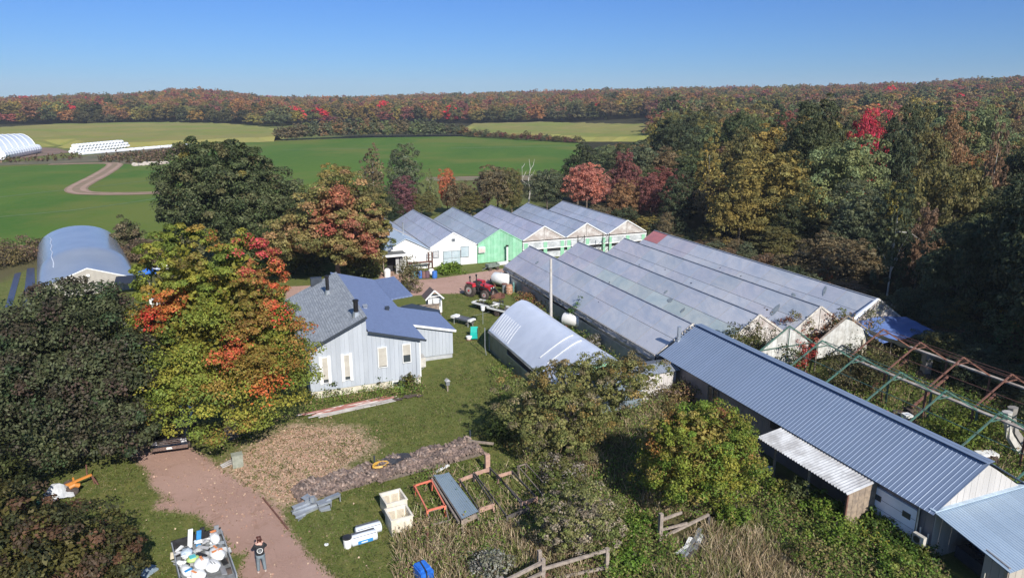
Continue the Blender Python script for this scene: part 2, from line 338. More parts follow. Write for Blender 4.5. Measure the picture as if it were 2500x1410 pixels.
gm = bpy.data.materials.new('ground'); gm.use_nodes = True; nt = gm.node_tree; p = nt.nodes['Principled BSDF']; p.inputs['Roughness'].default_value = .95; p.inputs['Specular IOR Level'].default_value = .1
tc = nt.nodes.new('ShaderNodeTexCoord'); oc = tc.outputs['Object']; za = nt.nodes.new('ShaderNodeAttribute'); za.attribute_name = 'zones'
sep = nt.nodes.new('ShaderNodeSeparateColor'); nt.links.new(za.outputs['Color'], sep.inputs[0])
n1 = _noise(nt, oc, .22, 5); n2 = _noise(nt, oc, 1.3, 6, .7); n3 = _noise(nt, oc, 9, 5, .75); n4 = _noise(nt, oc, 32, 3, .7)
g = _mix(nt, _ramp(nt, n2, .38, .66), (.080, .110, .022), (.175, .170, .050))
g = _mix(nt, _ramp(nt, n1, .40, .68), g, (.115, .140, .034))
g = _mix(nt, _ramp(nt, n3, .45, .68), g, _mix(nt, .5, g, (.20, .18, .085)))
bald = _math(nt, 'MULTIPLY', _ramp(nt, n2, .60, .72), _ramp(nt, n1, .5, .62)); g = _mix(nt, bald, g, (.26, .19, .12))
def edge(src, nz, lo, hi, amt): return _ramp(nt, _math(nt, 'ADD', src, _math(nt, 'MULTIPLY', _math(nt, 'SUBTRACT', nz, .5), amt)), lo, hi)
dry = _mix(nt, _ramp(nt, n3, .35, .65), (.135, .105, .055), (.085, .09, .035)); g = _mix(nt, edge(sep.outputs[2], n2, .25, .75, .8), g, dry)
frs = _mix(nt, _ramp(nt, n3, .35, .65), (.045, .035, .02), (.03, .035, .014)); g = _mix(nt, za.outputs['Alpha'], g, frs)  # forest floor kept near black: the woods' shadow is in the colour
lit = _mix(nt, _ramp(nt, n4, .42, .62), (.56, .38, .285), (.42, .30, .20)); lit = _mix(nt, _ramp(nt, n2, .52, .66), lit, g)
g = _mix(nt, edge(sep.outputs[1], n2, .3, .7, .9), g, lit)
grv = _mix(nt, _ramp(nt, n1, .35, .65), (.52, .335, .27), (.44, .275, .215)); grv = _mix(nt, _ramp(nt, n3, .4, .7), grv, (.47, .31, .245)); grv = _mix(nt, _ramp(nt, n4, .62, .72), grv, (.56, .43, .36))
rut = _ramp(nt, _noise(nt, oc, .7, 4, .7, 1.2), .55, .68); grv = _mix(nt, rut, grv, _mix(nt, 1.0, grv, (.86, .84, .80), 'MULTIPLY')); g = _mix(nt, edge(sep.outputs[0], n3, .34, .66, .95), g, grv)
nt.links.new(g, p.inputs['Base Color'])
bp = nt.nodes.new('ShaderNodeBump'); bp.inputs['Strength'].default_value = .9; bp.inputs['Distance'].default_value = .08
nt.links.new(_mix(nt, edge(sep.outputs[0], n3, .4, .6, .5), n3, n4), bp.inputs['Height']); nt.links.new(bp.outputs['Normal'], p.inputs['Normal'])
me.materials.append(gm); o = ob('ground', me); o['kind'] = 'structure'
def onz(x, y): return float(terrain(x, y))
def sheet(name, poly, mat, dz=.03, n=1, kind='structure'):
    mb = MB(); mb.poly([(x, y, onz(x, y) + dz) for x, y in poly]); o = ob(name, mb.mesh(name, mat)); o['kind'] = kind; return o
def fieldmat(name, c1, c2, c3, sc1, stretch, rz):
    m = bpy.data.materials.new(name); m.use_nodes = True; nt = m.node_tree; p = nt.nodes['Principled BSDF']; p.inputs['Roughness'].default_value = .95; p.inputs['Specular IOR Level'].default_value = .1
    tc = nt.nodes.new('ShaderNodeTexCoord'); mp = nt.nodes.new('ShaderNodeMapping'); mp.inputs['Rotation'].default_value = (0, 0, rz); mp.inputs['Scale'].default_value = stretch
    nt.links.new(tc.outputs['Object'], mp.inputs['Vector']); a = _noise(nt, mp.outputs['Vector'], sc1, 5); b = _noise(nt, tc.outputs['Object'], sc1 * 9, 5, .7); d = _noise(nt, tc.outputs['Object'], sc1 * .4, 4)
    c = _mix(nt, _ramp(nt, a, .35, .65), c1, c2); c = _mix(nt, _ramp(nt, d, .45, .62), c, c3); c = _mix(nt, _ramp(nt, b, .3, .75), c, _mix(nt, .45, c, c3)); nt.links.new(c, p.inputs['Base Color'])
    bp = nt.nodes.new('ShaderNodeBump'); bp.inputs['Strength'].default_value = .5; bp.inputs['Distance'].default_value = .4; nt.links.new(b, bp.inputs['Height']); nt.links.new(bp.outputs['Normal'], p.inputs['Normal']); return m
gfm = fieldmat('young_crop', (.050, .125, .018), (.078, .150, .022), (.120, .150, .030), .05, (1, .15, 1), math.radians(-8))
sheet('field', PG((-700, 430), (0, 408), (240, 398), (390, 405), (480, 352), (690, 346), (900, 336), (1140, 333), (1290, 340), (1420, 349), (1420, 425), (1250, 428), (1040, 432), (1000, 470), (1000, 520), (760, 560), (440, 590), (330, 585), (200, 560), (120, 590), (0, 610), (-300, 640), (-700, 660)), gfm, .03)
sheet('verge', PG((1040, 433), (1250, 429), (1420, 426), (1420, 440), (1250, 440), (1040, 442)), M('verge_dirt', (.24, .16, .11), .9, (.12, .13, .05), .3), .05)
brn = M('rough_verge', (.150, .118, .068), .95, (.085, .085, .036), .16)
sheet('verge', PG((-700, 432), (0, 404), (235, 396), (300, 400), (395, 404), (480, 352), (360, 360), (190, 384), (100, 392), (-300, 410)), brn, .055)
sheet('farm_yard', PG((-300, 402), (0, 392), (110, 380), (175, 372), (140, 362), (95, 360), (30, 366), (-300, 380)), M('yard_dirt', (.22, .135, .095), .95, (.15, .105, .07), .12), .07)
tr = M('track_dirt', (.38, .25, .18), .95, (.30, .20, .14), .3)
def ribbon(name, pts, w, mat, dz):
    P = [Vector((*G(*q), 0)) for q in pts]; Q = []
    for i in range(len(P) - 1):
        a, b, c, d = P[max(i - 1, 0)], P[i], P[i + 1], P[min(i + 2, len(P) - 1)]
        for k in range(5):
            t = k / 5; Q.append(.5 * ((2 * b) + (c - a) * t + (2 * a - 5 * b + 4 * c - d) * t * t + (3 * b - a - 3 * c + d) * t ** 3))
    Q.append(P[-1]); mb = MB(); L_ = []
    for i, q in enumerate(Q):
        d = (Q[min(i + 1, len(Q) - 1)] - Q[max(i - 1, 0)]).normalized(); nn = Vector((-d.y, d.x, 0)) * w / 2; L_.append((q + nn, q - nn))
    for (a, b), (c, d) in zip(L_[:-1], L_[1:]): mb.poly([(v.x, v.y, onz(v.x, v.y) + dz) for v in (a, b, d, c)])
    struct(name, mb, mat)
zig = [(120, 402), (235, 399), (278, 400), (272, 410), (240, 430), (205, 448), (186, 461), (198, 470), (240, 473), (320, 473), (420, 470)]
ribbon('track', zig, 4.6, M('track_middle', (.27, .18, .12), .95, (.20, .15, .08), .3), .07)
def offset(pts, d): return [(x, y + d) for x, y in pts]
for dd in (-1, 1):
    P = [Vector((*G(*q), 0)) for q in zig]; Q = []
    for i, q in enumerate(P):
        t = (P[min(i + 1, len(P) - 1)] - P[max(i - 1, 0)]).normalized(); q2 = q + Vector((-t.y, t.x, 0)) * 1.3 * dd; Q.append(q2)
    mb = MB()
    R_ = []
    for i in range(len(Q) - 1):
        a, b, c, d = Q[max(i - 1, 0)], Q[i], Q[i + 1], Q[min(i + 2, len(Q) - 1)]
        for k in range(5): t = k / 5; R_.append(.5 * ((2 * b) + (c - a) * t + (2 * a - 5 * b + 4 * c - d) * t * t + (3 * b - a - 3 * c + d) * t ** 3))
    R_.append(Q[-1])
    for i in range(len(R_) - 1):
        d = (R_[i + 1] - R_[i]).normalized(); nn = Vector((-d.y, d.x, 0)) * .55; e = (R_[min(i + 2, len(R_) - 1)] - R_[i + 1]); e = e.normalized() if e.length > 0 else d; n2_ = Vector((-e.y, e.x, 0)) * .55
        mb.poly([tuple(v + Vector((0, 0, .11))) for v in (R_[i] + nn, R_[i] - nn, R_[i + 1] - n2_, R_[i + 1] + n2_)])
    struct('track', mb, tr)
lt = M('wheel_line', (.11, .16, .05), .95, (.07, .13, .03), .5)
ribbon('wheel_mark', [(-60, 488), (178, 462)], .9, lt, .06); ribbon('wheel_mark', [(-100, 538), (190, 512), (430, 478)], .9, lt, .06); ribbon('wheel_mark', [(215, 459), (420, 434)], .7, lt, .06)
ribbon('wheel_mark', [(690, 366), (900, 362)], 1.5, lt, .06); ribbon('wheel_mark', [(1100, 362), (1390, 357)], 2, lt, .06)
# corn: standing crop with real height, uneven top, stalks along its edges
rs = np.random.default_rng(5)
cornm = fieldmat('ripe_corn', (.25, .21, .07), (.22, .20, .07), (.18, .20, .05), .04, (1, .2, 1), math.radians(-12))
def crop(name, poly, h, label):
    P = np.array(poly); x0, y0 = P.min(0); x1, y1 = P.max(0); st = 5.0; X, Y = np.meshgrid(np.arange(x0, x1, st), np.arange(y0, y1, st)); s = sdist(X, Y, poly)
    X = X + rs.uniform(-1.5, 1.5, X.shape); Y = Y + rs.uniform(-1.5, 1.5, X.shape); Z = np.where(s > 1.5, h + rs.uniform(-.25, .25, X.shape), -.4) + terrain(X, Y)
    mb = MB(); mb.v = [tuple(v) for v in np.stack([X, Y, Z], -1).reshape(-1, 3)]; a, b = X.shape
    for i in range(a - 1):
        for j in range(b - 1):
            if s[i:i + 2, j:j + 2].max() > 0: k = i * b + j; mb.f.append((k, k + 1, k + b + 1, k + b))
    o = ob(name, mb.mesh(name, cornm)); props(o, label, 'crop', kind='stuff')
crop('corn_crop', PG((-700, 372), (0, 366), (95, 361), (150, 352), (182, 366), (310, 360), (480, 353), (690, 344), (682, 320), (560, 308), (400, 304), (130, 309), (0, 318), (-700, 340)), 1.9, 'ripening yellow corn crop beyond the white bales')
crop('corn_crop', PG((1140, 331), (1290, 337), (1440, 346), (1600, 346), (1640, 330), (1590, 319), (1450, 309), (1330, 303), (1140, 308)), 1.9, 'ripening yellow corn crop behind the low hedgerow')
# ------------------------------------------------------------------ buildings
rnd = random.Random(4)
def boards(t, name, x0, x1, y, top, bot, w, mat, col=None, axis='x', gap=.012, th=.03, var=.05, label=None):
    """upright boards side by side on a wall; TOP and BOT give the heights along it"""
    n = max(1, round((x1 - x0) / w)); s = (x1 - x0) / n
    for k in range(n):
        a = x0 + k * s + gap / 2; b = x0 + (k + 1) * s - gap / 2; e = rnd.uniform(0, .006); mb = MB()
        q = [(a, bot(a)), (b, bot(b)), (b, top(b)), (a, top(a))]
        if axis == 'x': F = [(u, y - th - e, z) for u, z in q]; Bk = [(u, y, z) for u, z in q]
        else: F = [(y - th - e, u, z) for u, z in q][::-1]; Bk = [(y, u, z) for u, z in q][::-1]
        mb.poly(F); mb.poly(Bk[::-1])
        for i in range(4): j = (i + 1) % 4; mb.poly([F[j], F[i], Bk[i], Bk[j]])
        c = 1 + rnd.uniform(-var, var); o = t.part(name, mb, mat, True, color=tuple(v * c for v in (col or (1, 1, 1))))
        if label: o['label'] = label
def window(t, x0, x1, z0, z1, y, frame=.06, split=True, pane=glass, fm=white, blindpart=None):
    mb = MB(); d = .09
    mb.box(x0, y - d, z0, x0 + frame, y, z1); mb.box(x1 - frame, y - d, z0, x1, y, z1); mb.box(x0 + frame, y - d, z1 - frame, x1 - frame, y, z1); mb.box(x0 + frame, y - d, z0, x1 - frame, y, z0 + frame)
    if split: zm = (z0 + z1) / 2; mb.box(x0 + frame, y - d + .02, zm - .02, x1 - frame, y, zm + .02)
    f = t.part('window', mb, fm, True); g = MB().box(x0 + frame, y - .055, z0 + frame, x1 - frame, y - .045, z1 - frame)
    me = g.mesh('pane', pane, t.off); ob('pane', me, f)
    if blindpart: me = MB().box(x0 + frame, y - .075, z0 + frame + (z1 - z0) * blindpart, x1 - frame, y - .062, z1 - frame).mesh('blind', blind, t.off); ob('blind', me, f)
# --- the house
h = T('farmhouse', 'pale blue board-sided house with grey and blue shingle roofs beside the orange maple', 'house', 8, 53)
X0, X1, Y0, Y1 = 4.05, 11.75, 47.2, 60.5; FZ = .55
greyz = lambda x: 5.55 - .470 * (8.02 - x); bluez = lambda x: 4.47 - .272 * (x - 8.16)
wt = lambda x: (greyz(x) if x < 8.02 else bluez(x)) - .10
wl_ = MB(); q = [(X0, FZ), (X1, FZ), (X1, wt(X1)), (8.03, wt(8.03)), (8.02, greyz(8.02) - .1), (X0, wt(X0))]
wl_.poly([(x, Y0, z) for x, z in q]); wl_.poly([(x, Y1, z) for x, z in q][::-1])
wl_.poly([(X0, Y1, FZ), (X0, Y0, FZ), (X0, Y0, wt(X0)), (X0, Y1, wt(X0))]); wl_.poly([(X1, Y0, FZ), (X1, 65, FZ), (X1, 65, wt(X1)), (X1, Y0, wt(X1))])
wl_.poly([(8.05, Y0 + .3, 4.3), (8.05, Y1, 4.3), (8.05, Y1, 5.45), (8.05, Y0 + .3, 5.45)]); wl_.poly([(X1, 65, FZ), (8.05, 65, FZ), (8.05, 65, 4.3), (X1, 65, wt(X1))]); wl_.poly([(8.05, 65, FZ), (8.05, Y1, FZ), (8.05, Y1, 4.4), (8.05, 65, 4.4)])
h.part('wall', wl_, siding, True)
boards(h, 'siding_board', X0, 8.02, Y0, wt, lambda x: FZ, .30, siding); boards(h, 'siding_board', 8.02, X1, Y0, wt, lambda x: FZ, .30, siding)
h.part('foundation', MB().box(X0 + .03, Y0 + .03, -.2, X1 - .03, Y1, FZ).box(8.1, Y1, -.2, X1 - .03, 64.95, FZ), cream, True)
def slab(mb, xa, za, xb, zb, ya, yb, th=.12):
    mb.v += [(xa, ya, za), (xb, ya, zb), (xb, yb, zb), (xa, yb, za), (xa, ya, za - th), (xb, ya, zb - th), (xb, yb, zb - th), (xa, yb, za - th)]
    i = len(mb.v) - 8; mb.f += [tuple(i + k for k in f) for f in ((0, 1, 2, 3), (7, 6, 5, 4), (0, 4, 5, 1), (1, 5, 6, 2), (2, 6, 7, 3), (3, 7, 4, 0))]
def courses(mb, xa, za, xb, zb, ya, yb, n):                          # overlapping shingle courses from ridge a to eave b
    for k in range(n):
        t0, t1 = k / n, (k + 1.25) / n; t1 = min(t1, 1); x0_, x1_ = xa + (xb - xa) * t0, xa + (xb - xa) * t1; z0_, z1_ = za + (zb - za) * t0, za + (zb - za) * t1
        slab(mb, x0_, z0_ + .004, x1_, z1_ + .022, ya, yb, .016)
g1 = MB(); slab(g1, 8.05, greyz(8.05) + .0, 3.55, greyz(3.55), 46.85, 60.7); courses(g1, 8.05, greyz(8.05), 3.55, greyz(3.55), 46.86, 60.69, 30); h.part('roof', g1, grey_sh, True, label='grey shingled roof slope')
g2 = MB(); slab(g2, 8.1, bluez(8.1), 12.12, bluez(12.12), 46.85, 65.3); courses(g2, 8.1, bluez(8.1), 12.1, bluez(12.1), 46.86, 65.29, 26)
g2b = MB(); slab(g2b, 12.12, bluez(12.12) + .0, 14.0, bluez(12.12) + .16, 58.2, 65.3); courses(g2b, 14.0, bluez(12.12) + .16, 12.12, bluez(12.12), 58.21, 65.29, 12)
h.part('roof', g2, blue_sh, True, label='blue shingled roof slope'); h.part('roof', g2b, blue_sh, True)
tz = MB(); tz.bar((3.55, 46.83, greyz(3.55) - .05), (8.05, 46.83, greyz(8.05) - .05), .04, .16); tz.bar((8.1, 46.83, bluez(8.1) - .05), (12.14, 46.83, bluez(12.12) - .05), .04, .15); h.part('fascia', tz, dark_trim, True)
h.part('corner_trim', MB().box(X1 - .05, Y0 - .05, FZ, X1 + .02, Y0 + .05, bluez(X1) - .12), white, True)
# side extension
ez = lambda x: 3.13 - .245 * (x - 12.46)
h.part('extension_wall', MB().poly([(11.8, 51.42, .35), (15.45, 51.42, .35), (15.45, 51.42, ez(15.45)), (11.8, 51.42, ez(11.8))]).poly([(15.45, 51.42, .35), (15.45, 56, .35), (15.45, 56, ez(15.45)), (15.45, 51.42, ez(15.45))]).poly([(15.45, 56, .35), (11.8, 56, .35), (11.8, 56, ez(11.8)), (15.45, 56, ez(15.45))]), siding, True)
boards(h, 'siding_board', 11.8, 15.45, 51.42, lambda x: ez(x) - .1, lambda x: .4, .28, siding)
h.part('foundation', MB().box(11.8, 51.5, -.2, 15.42, 55.95, .4), M('grey_concrete', (.42, .43, .44), .9, (.34, .35, .36), 2), True)
e1 = MB(); slab(e1, 12.0, ez(12.0) + .04, 15.65, ez(15.65) + .04, 51.15, 56.2); courses(e1, 12.0, ez(12.0) + .04, 15.63, ez(15.65) + .04, 51.16, 56.19, 24); h.part('roof', e1, blue_sh, True)
h.part('fascia', MB().bar((12.1, 51.12, ez(12.1) - .05), (15.66, 51.12, ez(15.66) - .05), .04, .17), white, True)
window(h, 8.70, 9.36, 1.66, 3.16, Y0 - .04, .05, True, blindpart=.04); window(h, 10.44, 11.06, 1.78, 3.17, Y0 - .04, .05, True, blindpart=.38)
window(h, 9.62, 10.75, .02, .52, Y0 - .03, .07, False); h.part('mullion', MB().box(10.14, Y0 - .11, .06, 10.22, Y0 - .03, .5), white, True)
for xa in (4.78, 6.24):
    window(h, xa + .12, xa + .52, 1.1, 2.95, Y0 - .04, .03, False, blindpart=.12)
    for s in (0, 1):
        sh = MB().box(xa - .06 + s * .58, Y0 - .10, 1.0, xa + .12 + s * .58, Y0 - .045, 3.02)
        h.part('shutter', sh, white, True)
h.part('downpipe', MB().tube([(11.45, Y0 - .09, .2), (11.45, Y0 - .09, 3.3)], .035, 6), siding, True)
for cx, cy, r, hh in ((7.55, 48.1, .17, 1.05), (6.7, 56.2, .14, 1.35)):
    z0 = greyz(cx); c = MB().lathe([(r, 0), (r, hh), (r * 1.25, hh), (r * 1.25, hh + .12), (r * .6, hh + .16)], (cx, cy, z0 - .02), 12); f = h.part('chimney', c, flue, True, smooth=False)
    ob('flashing', MB().lathe([(r * 1.75, -.12), (r * 1.3, .28), (r * 1.02, .3)], (cx, cy, z0), 12).mesh('flashing', galv, h.off), f)
for vx, vy in ((9.1, 53.5), (10.9, 54.0)): h.part('roof_vent', MB().obox((vx, vy, bluez(vx) + .1), (.28, .28, .22)).obox((vx, vy - .05, bluez(vx) + .23), (.36, .36, .03), rx=.3), galv if vx < 10 else dark_trim, True)
h.part('roof_dormer', MB().obox((6.3, 60.4, 4.95), (.9, .5, .7)), dark_trim, True)
# heat pump on the wall
def heatpump(label, lx, ly, z, rz):
    t = T('heat_pump', label, 'heat pump', lx, ly, rz, z); t.part('casing', MB().box(-.45, -.18, 0, .45, .18, .72), white_pl if rz == 0 else M('beige_casing', (.55, .52, .46), .5))
    t.part('grille', MB().box(-.38, -.2, .06, .22, -.181, .66), grey_pl); t.part('fan_ring', MB().tube([(-.08, -.215, .36), (-.08, -.2, .36)], .26, 14), black_pl)
    [t.part('bracket', MB().bar((s, -.1, -.03), (s, .42, -.03), .04).bar((s, -.1, -.03), (s, .42, -.42), .03), galv) for s in (-.35, .35)]
    return t
heatpump('beige outdoor heat pump on brackets at the corner of the blue house', 12.2, 48.6, .85, math.pi / 2)
# porch fence behind the house
pf = T('porch_screen', 'weathered board screen with a sloping black top behind the blue roof', 'fence', 14.6, 58)
boards(pf, 'board', 12.3, 15.6, 57.0, lambda x: 2.9 - .3 * (x - 12.3), lambda x: 0, .2, wood, (.75, .75, .8)); pf.part('top_rail', MB().bar((12.3, 56.9, 3.0), (15.9, 56.9, 1.9), .12, .09), white, True)
pf.part('roof', MB().poly([(12.6, 57.1, 2.98), (16.1, 57.1, 1.95), (16.4, 58.2, 1.95), (13.9, 58.2, 2.8)]).poly([(13.9, 58.2, 2.72), (16.4, 58.2, 1.87), (16.1, 57.1, 1.87), (12.6, 57.1, 2.9)]), dark_trim, True)
boards(pf, 'board', 14.0, 16.9, 60.2, lambda x: 1.9, lambda x: 0, .22, wood, (1, .95, .9)); pf.part('top_rail', MB().box(13.9, 60.05, 1.9, 17, 60.25, 1.98), wood, True)
k = T('play_kiosk', 'small white play kiosk with a steep gabled shingle roof behind the house', 'kiosk', 16.9, 62.6)
k.part('cabinet', MB().box(-.1, -.5, .5, .8, .5, 2.0).box(-.5, -.45, .9, -.1, .45, 2.0), white); k.part('window', MB().box(.35, -.53, 1.1, .7, -.5, 1.8), galv); k.part('slide', MB().tube([(-.2, -.9, .2), (.1, -.8, .5), (.2, -.65, 1.2), (.15, -.6, 1.9)], .3, 8), white_pl, smooth=True)
rf = MB()
for s in (-1, 1): rf.v += [(0, -.9, 2.75), (0, .7, 2.75), (s * .85, .7, 1.95), (s * .85, -.9, 1.95)]; i = len(rf.v) - 4; rf.f.append((i, i + 1, i + 2, i + 3))
k.part('roof', rf, M('brown_shingle', (.13, .10, .095), .9, (.09, .07, .07), 9)); k.part('gable_trim', MB().bar((-.88, -.93, 1.93), (0, -.93, 2.77), .05, .12).bar((0, -.93, 2.77), (.88, -.93, 1.93), .05, .12).bar((-.5, -.93, 2.25), (.5, -.93, 2.25), .04, .06), white)
for sx in (-.4, .7):
    for sy in (-.4, .4): k.part('leg', MB().box(sx - .05, sy - .05, 0, sx + .05, sy + .05, .9), wood)
# --- greenhouse roof panels: one sagging film panel, shared
def panel_mesh(name, wx, wy, mat, seed, sag=.006):
    r = random.Random(seed); mb = MB(); nxp, nyp = 4, 5
    for sgn in (0, 1):
        for j in range(nyp + 1):
            for i in range(nxp + 1):
                e = 0 if i in (0, nxp) or j in (0, nyp) else -sag + r.uniform(-.005, .005)
                mb.v.append((wx * i / nxp, wy * j / nyp, e - sgn * .02))
    b = (nxp + 1) * (nyp + 1)
    for j in range(nyp):
        for i in range(nxp): q = j * (nxp + 1) + i; mb.f.append((q, q + 1, q + nxp + 2, q + nxp + 1))
    mb.f.append((b, b + nxp, 2 * b - 1, 2 * b - 1 - nxp)[::-1])
    return mb.mesh(name, mat, smooth=False)
def roof_slope(t, xa, za, xb, zb, ya, yb, nu, nv, tint, meshes, frame=True, rs_=None, name='roof_panel'):
    """nu panels along the ridge, nv down the slope; a = eave, b = ridge"""
    r = rs_ or rnd; L_ = math.hypot(xb - xa, zb - za); ang = math.atan2(zb - za, xb - xa); pw, pl = L_ / nv, (yb - ya) / nu; key = (round(pw, 3), round(pl, 3), round(ang > 1.5708))
    if key not in meshes: meshes[key] = [panel_mesh('roof_panel', pw - .035, pl - .04, film, k + 3) for k in range(4)]
    for j in range(nu):
        for i in range(nv):
            u = i * pw + .017; x = xa + math.cos(ang) * u; z = za + math.sin(ang) * u; o = ob(name, r.choice(meshes[key]), t.o); 
            X = Vector((math.cos(ang), 0, math.sin(ang))); Y = Vector((0, 1, 0))
            if ang > math.pi / 2: Mx = Matrix((X, Y, X.cross(Y))).transposed(); y = ya + j * pl + .02; Z_ = X.cross(Y)
            Mx = Matrix((X, Y, X.cross(Y))).transposed(); y = ya + j * pl + .02
            if Mx.col[2].z < 0:
                Mx = Matrix((X, -Y, -X.cross(Y))).transposed(); y = ya + (j + 1) * pl - .02
            o.matrix_local = Matrix.Translation(Vector((x - t.off[0], y - t.off[1], z + .02 - t.off[2]))) @ Mx.to_4x4()
            o.color = (*tint(i, j, r), 1)
    if frame:
        mb = MB()
        for j in range(nu + 1): y = ya + j * pl; mb.bar((xa, y, za - .03), (xb, y, zb - .03), .06, .07)
        for i in range(nv + 1): u = i * pw; mb.bar((xa + math.cos(ang) * u, ya, za + math.sin(ang) * u - .03), (xa + math.cos(ang) * u, yb, za + math.sin(ang) * u - .03), .06, .06)
        t.part('rafter', mb, frm, True, kind='stuff')
PMS = {}
def tint_a(i, j, r):
    c = r.choice([(1, 1, 1), (1, 1, 1), (1.0, 1.0, 1.02), (.96, .96, .99), (1.02, 1.02, 1.03), (.92, .93, .93), (.98, .95, .97)]); k = r.uniform(.97, 1.03); return tuple(v * k for v in c)
gA = T('greenhouse', 'wide film-covered greenhouse of four joined ridges running up to the metal shed', 'greenhouse', 39.6, 56)
AY0, AY1 = 41.3, 71.6
for b in range(4):
    x0 = 27.6 + 6 * b; y1 = AY1 if b < 3 else 74.6; nu = 10 if b < 3 else 11
    def tb(i, j, r, b=b):
        c = tint_a(i, j, r)
        if b == 1 and i == 0 and 3 <= (9 - j) <= 9: c = tuple(v * m for v, m in zip(c, (.95, 1.03, .93)))
        if b == 3 and j == nu - 1 and i == 1: c = (1.15, .42, .36)
        if (9 - j) <= 1: c = tuple(v * m for v, m in zip(c, (1.02, .95, .95)))
        return c
    roof_slope(gA, x0, 2.0, x0 + 3, 4.0, AY0, y1, nu, 2, tb, PMS); roof_slope(gA, x0 + 6, 2.0, x0 + 3, 4.0, AY0, y1, nu, 1, tint_a, PMS)
    gA.part('ridge_cap', MB().bar((x0 + 3, AY0, 4.05), (x0 + 3, y1, 4.05), .14, .04), M('ridge_film', (.34, .35, .38), .5, (.24, .25, .27), 2), True)
    if b < 3: gA.part('gutter', MB().bar((x0 + 6, AY0, 2.0), (x0 + 6, y1, 2.0), .2, .08), filmc, True)
    for yy, s in ((AY0 - .02, 1), (y1 + .02, -1)):
        q = [(x0 + .02, yy, 0), (x0 + 5.98, yy, 0), (x0 + 5.98, yy, 1.98), (x0 + 3, yy, 3.97), (x0 + .02, yy, 1.98)]
        gA.part('gable_wall', MB().poly(q if s > 0 else q[::-1]), grimy if s > 0 else filmc, True)
    gA.part('gable_trim', MB().bar((x0 + .05, AY0 - .07, 2.06), (x0 + 3, AY0 - .07, 4.04), .05, .16).bar((x0 + 3, AY0 - .07, 4.04), (x0 + 5.95, AY0 - .07, 2.06), .05, .16).bar((x0, AY0 - .07, 1.95), (x0 + 6, AY0 - .07, 1.95), .05, .1).bar((x0 + 3, AY0 - .06, 1.9), (x0 + 3, AY0 - .06, 4), .04, .06).bar((x0 + 1.3, AY0 - .06, 1.9), (x0 + 1.3, AY0 - .06, 2.85), .04, .05).bar((x0 + 4.7, AY0 - .06, 1.9), (x0 + 4.7, AY0 - .06, 2.85), .04, .05), M('pale_trim', (.62, .58, .52), .7, (.42, .38, .33), 4), True)
    for k_ in range(5): gA.part('wall_panel', MB().box(x0 + .05 + k_ * 1.19, AY0 - .12, 0, x0 + 1.2 + k_ * 1.19, AY0 - .05, 1.85), M('board_grey', (.20, .20, .195), .8, (.09, .09, .09), 2, obj=True), True, color=(1 + rnd.uniform(-.5, .6),) * 3)
for k_ in range(12):                                                  # long side wall: reflective film below, gathered film above
    y = AY0 + k_ * (AY1 - AY0) / 12; w = (AY1 - AY0) / 12
    gA.part('wall_panel', MB().box(27.52, y + .01, 0, 27.58, y + w - .01, 1.22), filmw, True)
wav = MB(); n_ = 90
for j in range(n_ + 1):
    y = AY0 + (AY1 - AY0) * j / n_
    for i, (dx, z) in enumerate(((0, 2.04), (-.06, 1.8), (-.16, 1.6), (-.05, 1.36))): wav.v.append((27.58 + dx + (rnd.uniform(-.05, .05) if i in (1, 2) else 0), y, z + (rnd.uniform(-.04, .04) if i else 0) - (.12 * math.sin(j * .11) if i == 3 else 0)))
for j in range(n_):
    for i in range(3): a = j * 4 + i; wav.f.append((a, a + 1, a + 5, a + 4))
gA.part('rolled_side_film', wav, filmc, True); gA.part('side_opening_shade', MB().box(27.6, AY0, 1.2, 27.66, AY1, 2.0), darkm, True); gA.part('side_rail', MB().bar((27.5, AY0, 1.26), (27.5, AY1, 1.26), .06).bar((27.5, AY0, 2.03), (27.5, AY1, 2.03), .07), frm, True)  # the open strip is a dark sheet painted as interior shade
gA.part('wall', MB().poly([(51.6, AY0, 0), (51.6, 74.6, 0), (51.6, 74.6, 2), (51.6, AY0, 2)]), filmw, True)
for fx, fy, sx, sy, a in ((47.9, 46.2, 1.6, .35, .5), (46.6, 48.4, .9, .3, 1.1), (41, 44.5, 1.7, .5, .3), (35.4, 52, .5, .4, .4), (34.9, 50.6, .8, .5, 1.4), (34.6, 48.2, .7, .35, .2), (39.6, 66.1, .2, .35, .6), (33.9, 61.5, .15, .15, 0), (40.9, 60.4, .2, .12, .9), (46.8, 59.2, .25, .12, .2), (40.6, 55.5, .12, .3, .3), (46.7, 55.8, .15, .2, 1), (45.2, 53.6, .12, .12, 0), (34.1, 59.8, .3, .1, .8), (40.3, 64.4, .8, .12, .9), (28.9, 52.4, .12, .12, 0), (40.1, 57.8, .2, .1, 0), (45.9, 50.1, .1, .35, .2), (29.4, 66.8, .5, .5, .4)):
    b = int((fx - 27.6) // 6); u = (fx - 27.6) - 6 * b; z = (2 + u * 2 / 3 if u < 3 else 4 - (u - 3) * 2 / 3) + .05
    mb = MB(); n_ = 9; an = math.atan2(2, 3) * (1 if u < 3 else -1)
    pts = [(math.cos(6.28 * i / n_) * sx / 2 * rnd.uniform(.6, 1.1), math.sin(6.28 * i / n_) * sy / 2 * rnd.uniform(.6, 1.1)) for i in range(n_)]
    R_ = Matrix.Rotation(-an, 3, 'Y') @ Matrix.Rotation(a, 3, 'Z'); mb.poly([tuple(R_ @ Vector((x, y, 0)) + Vector((fx, fy, z))) for x, y in pts]); mb.poly([tuple(R_ @ Vector((x, y, 0)) + Vector((fx, fy, z - .02))) for x, y in pts][::-1])
    gA.part('film_tear', mb, M('film_tear_' + ('a' if sx > .4 else 'b'), (.17, .20, .22) if sx > .4 else (.035, .045, .09), .4, (.24, .27, .28) if sx > .4 else (.03, .03, .05), 3), True)
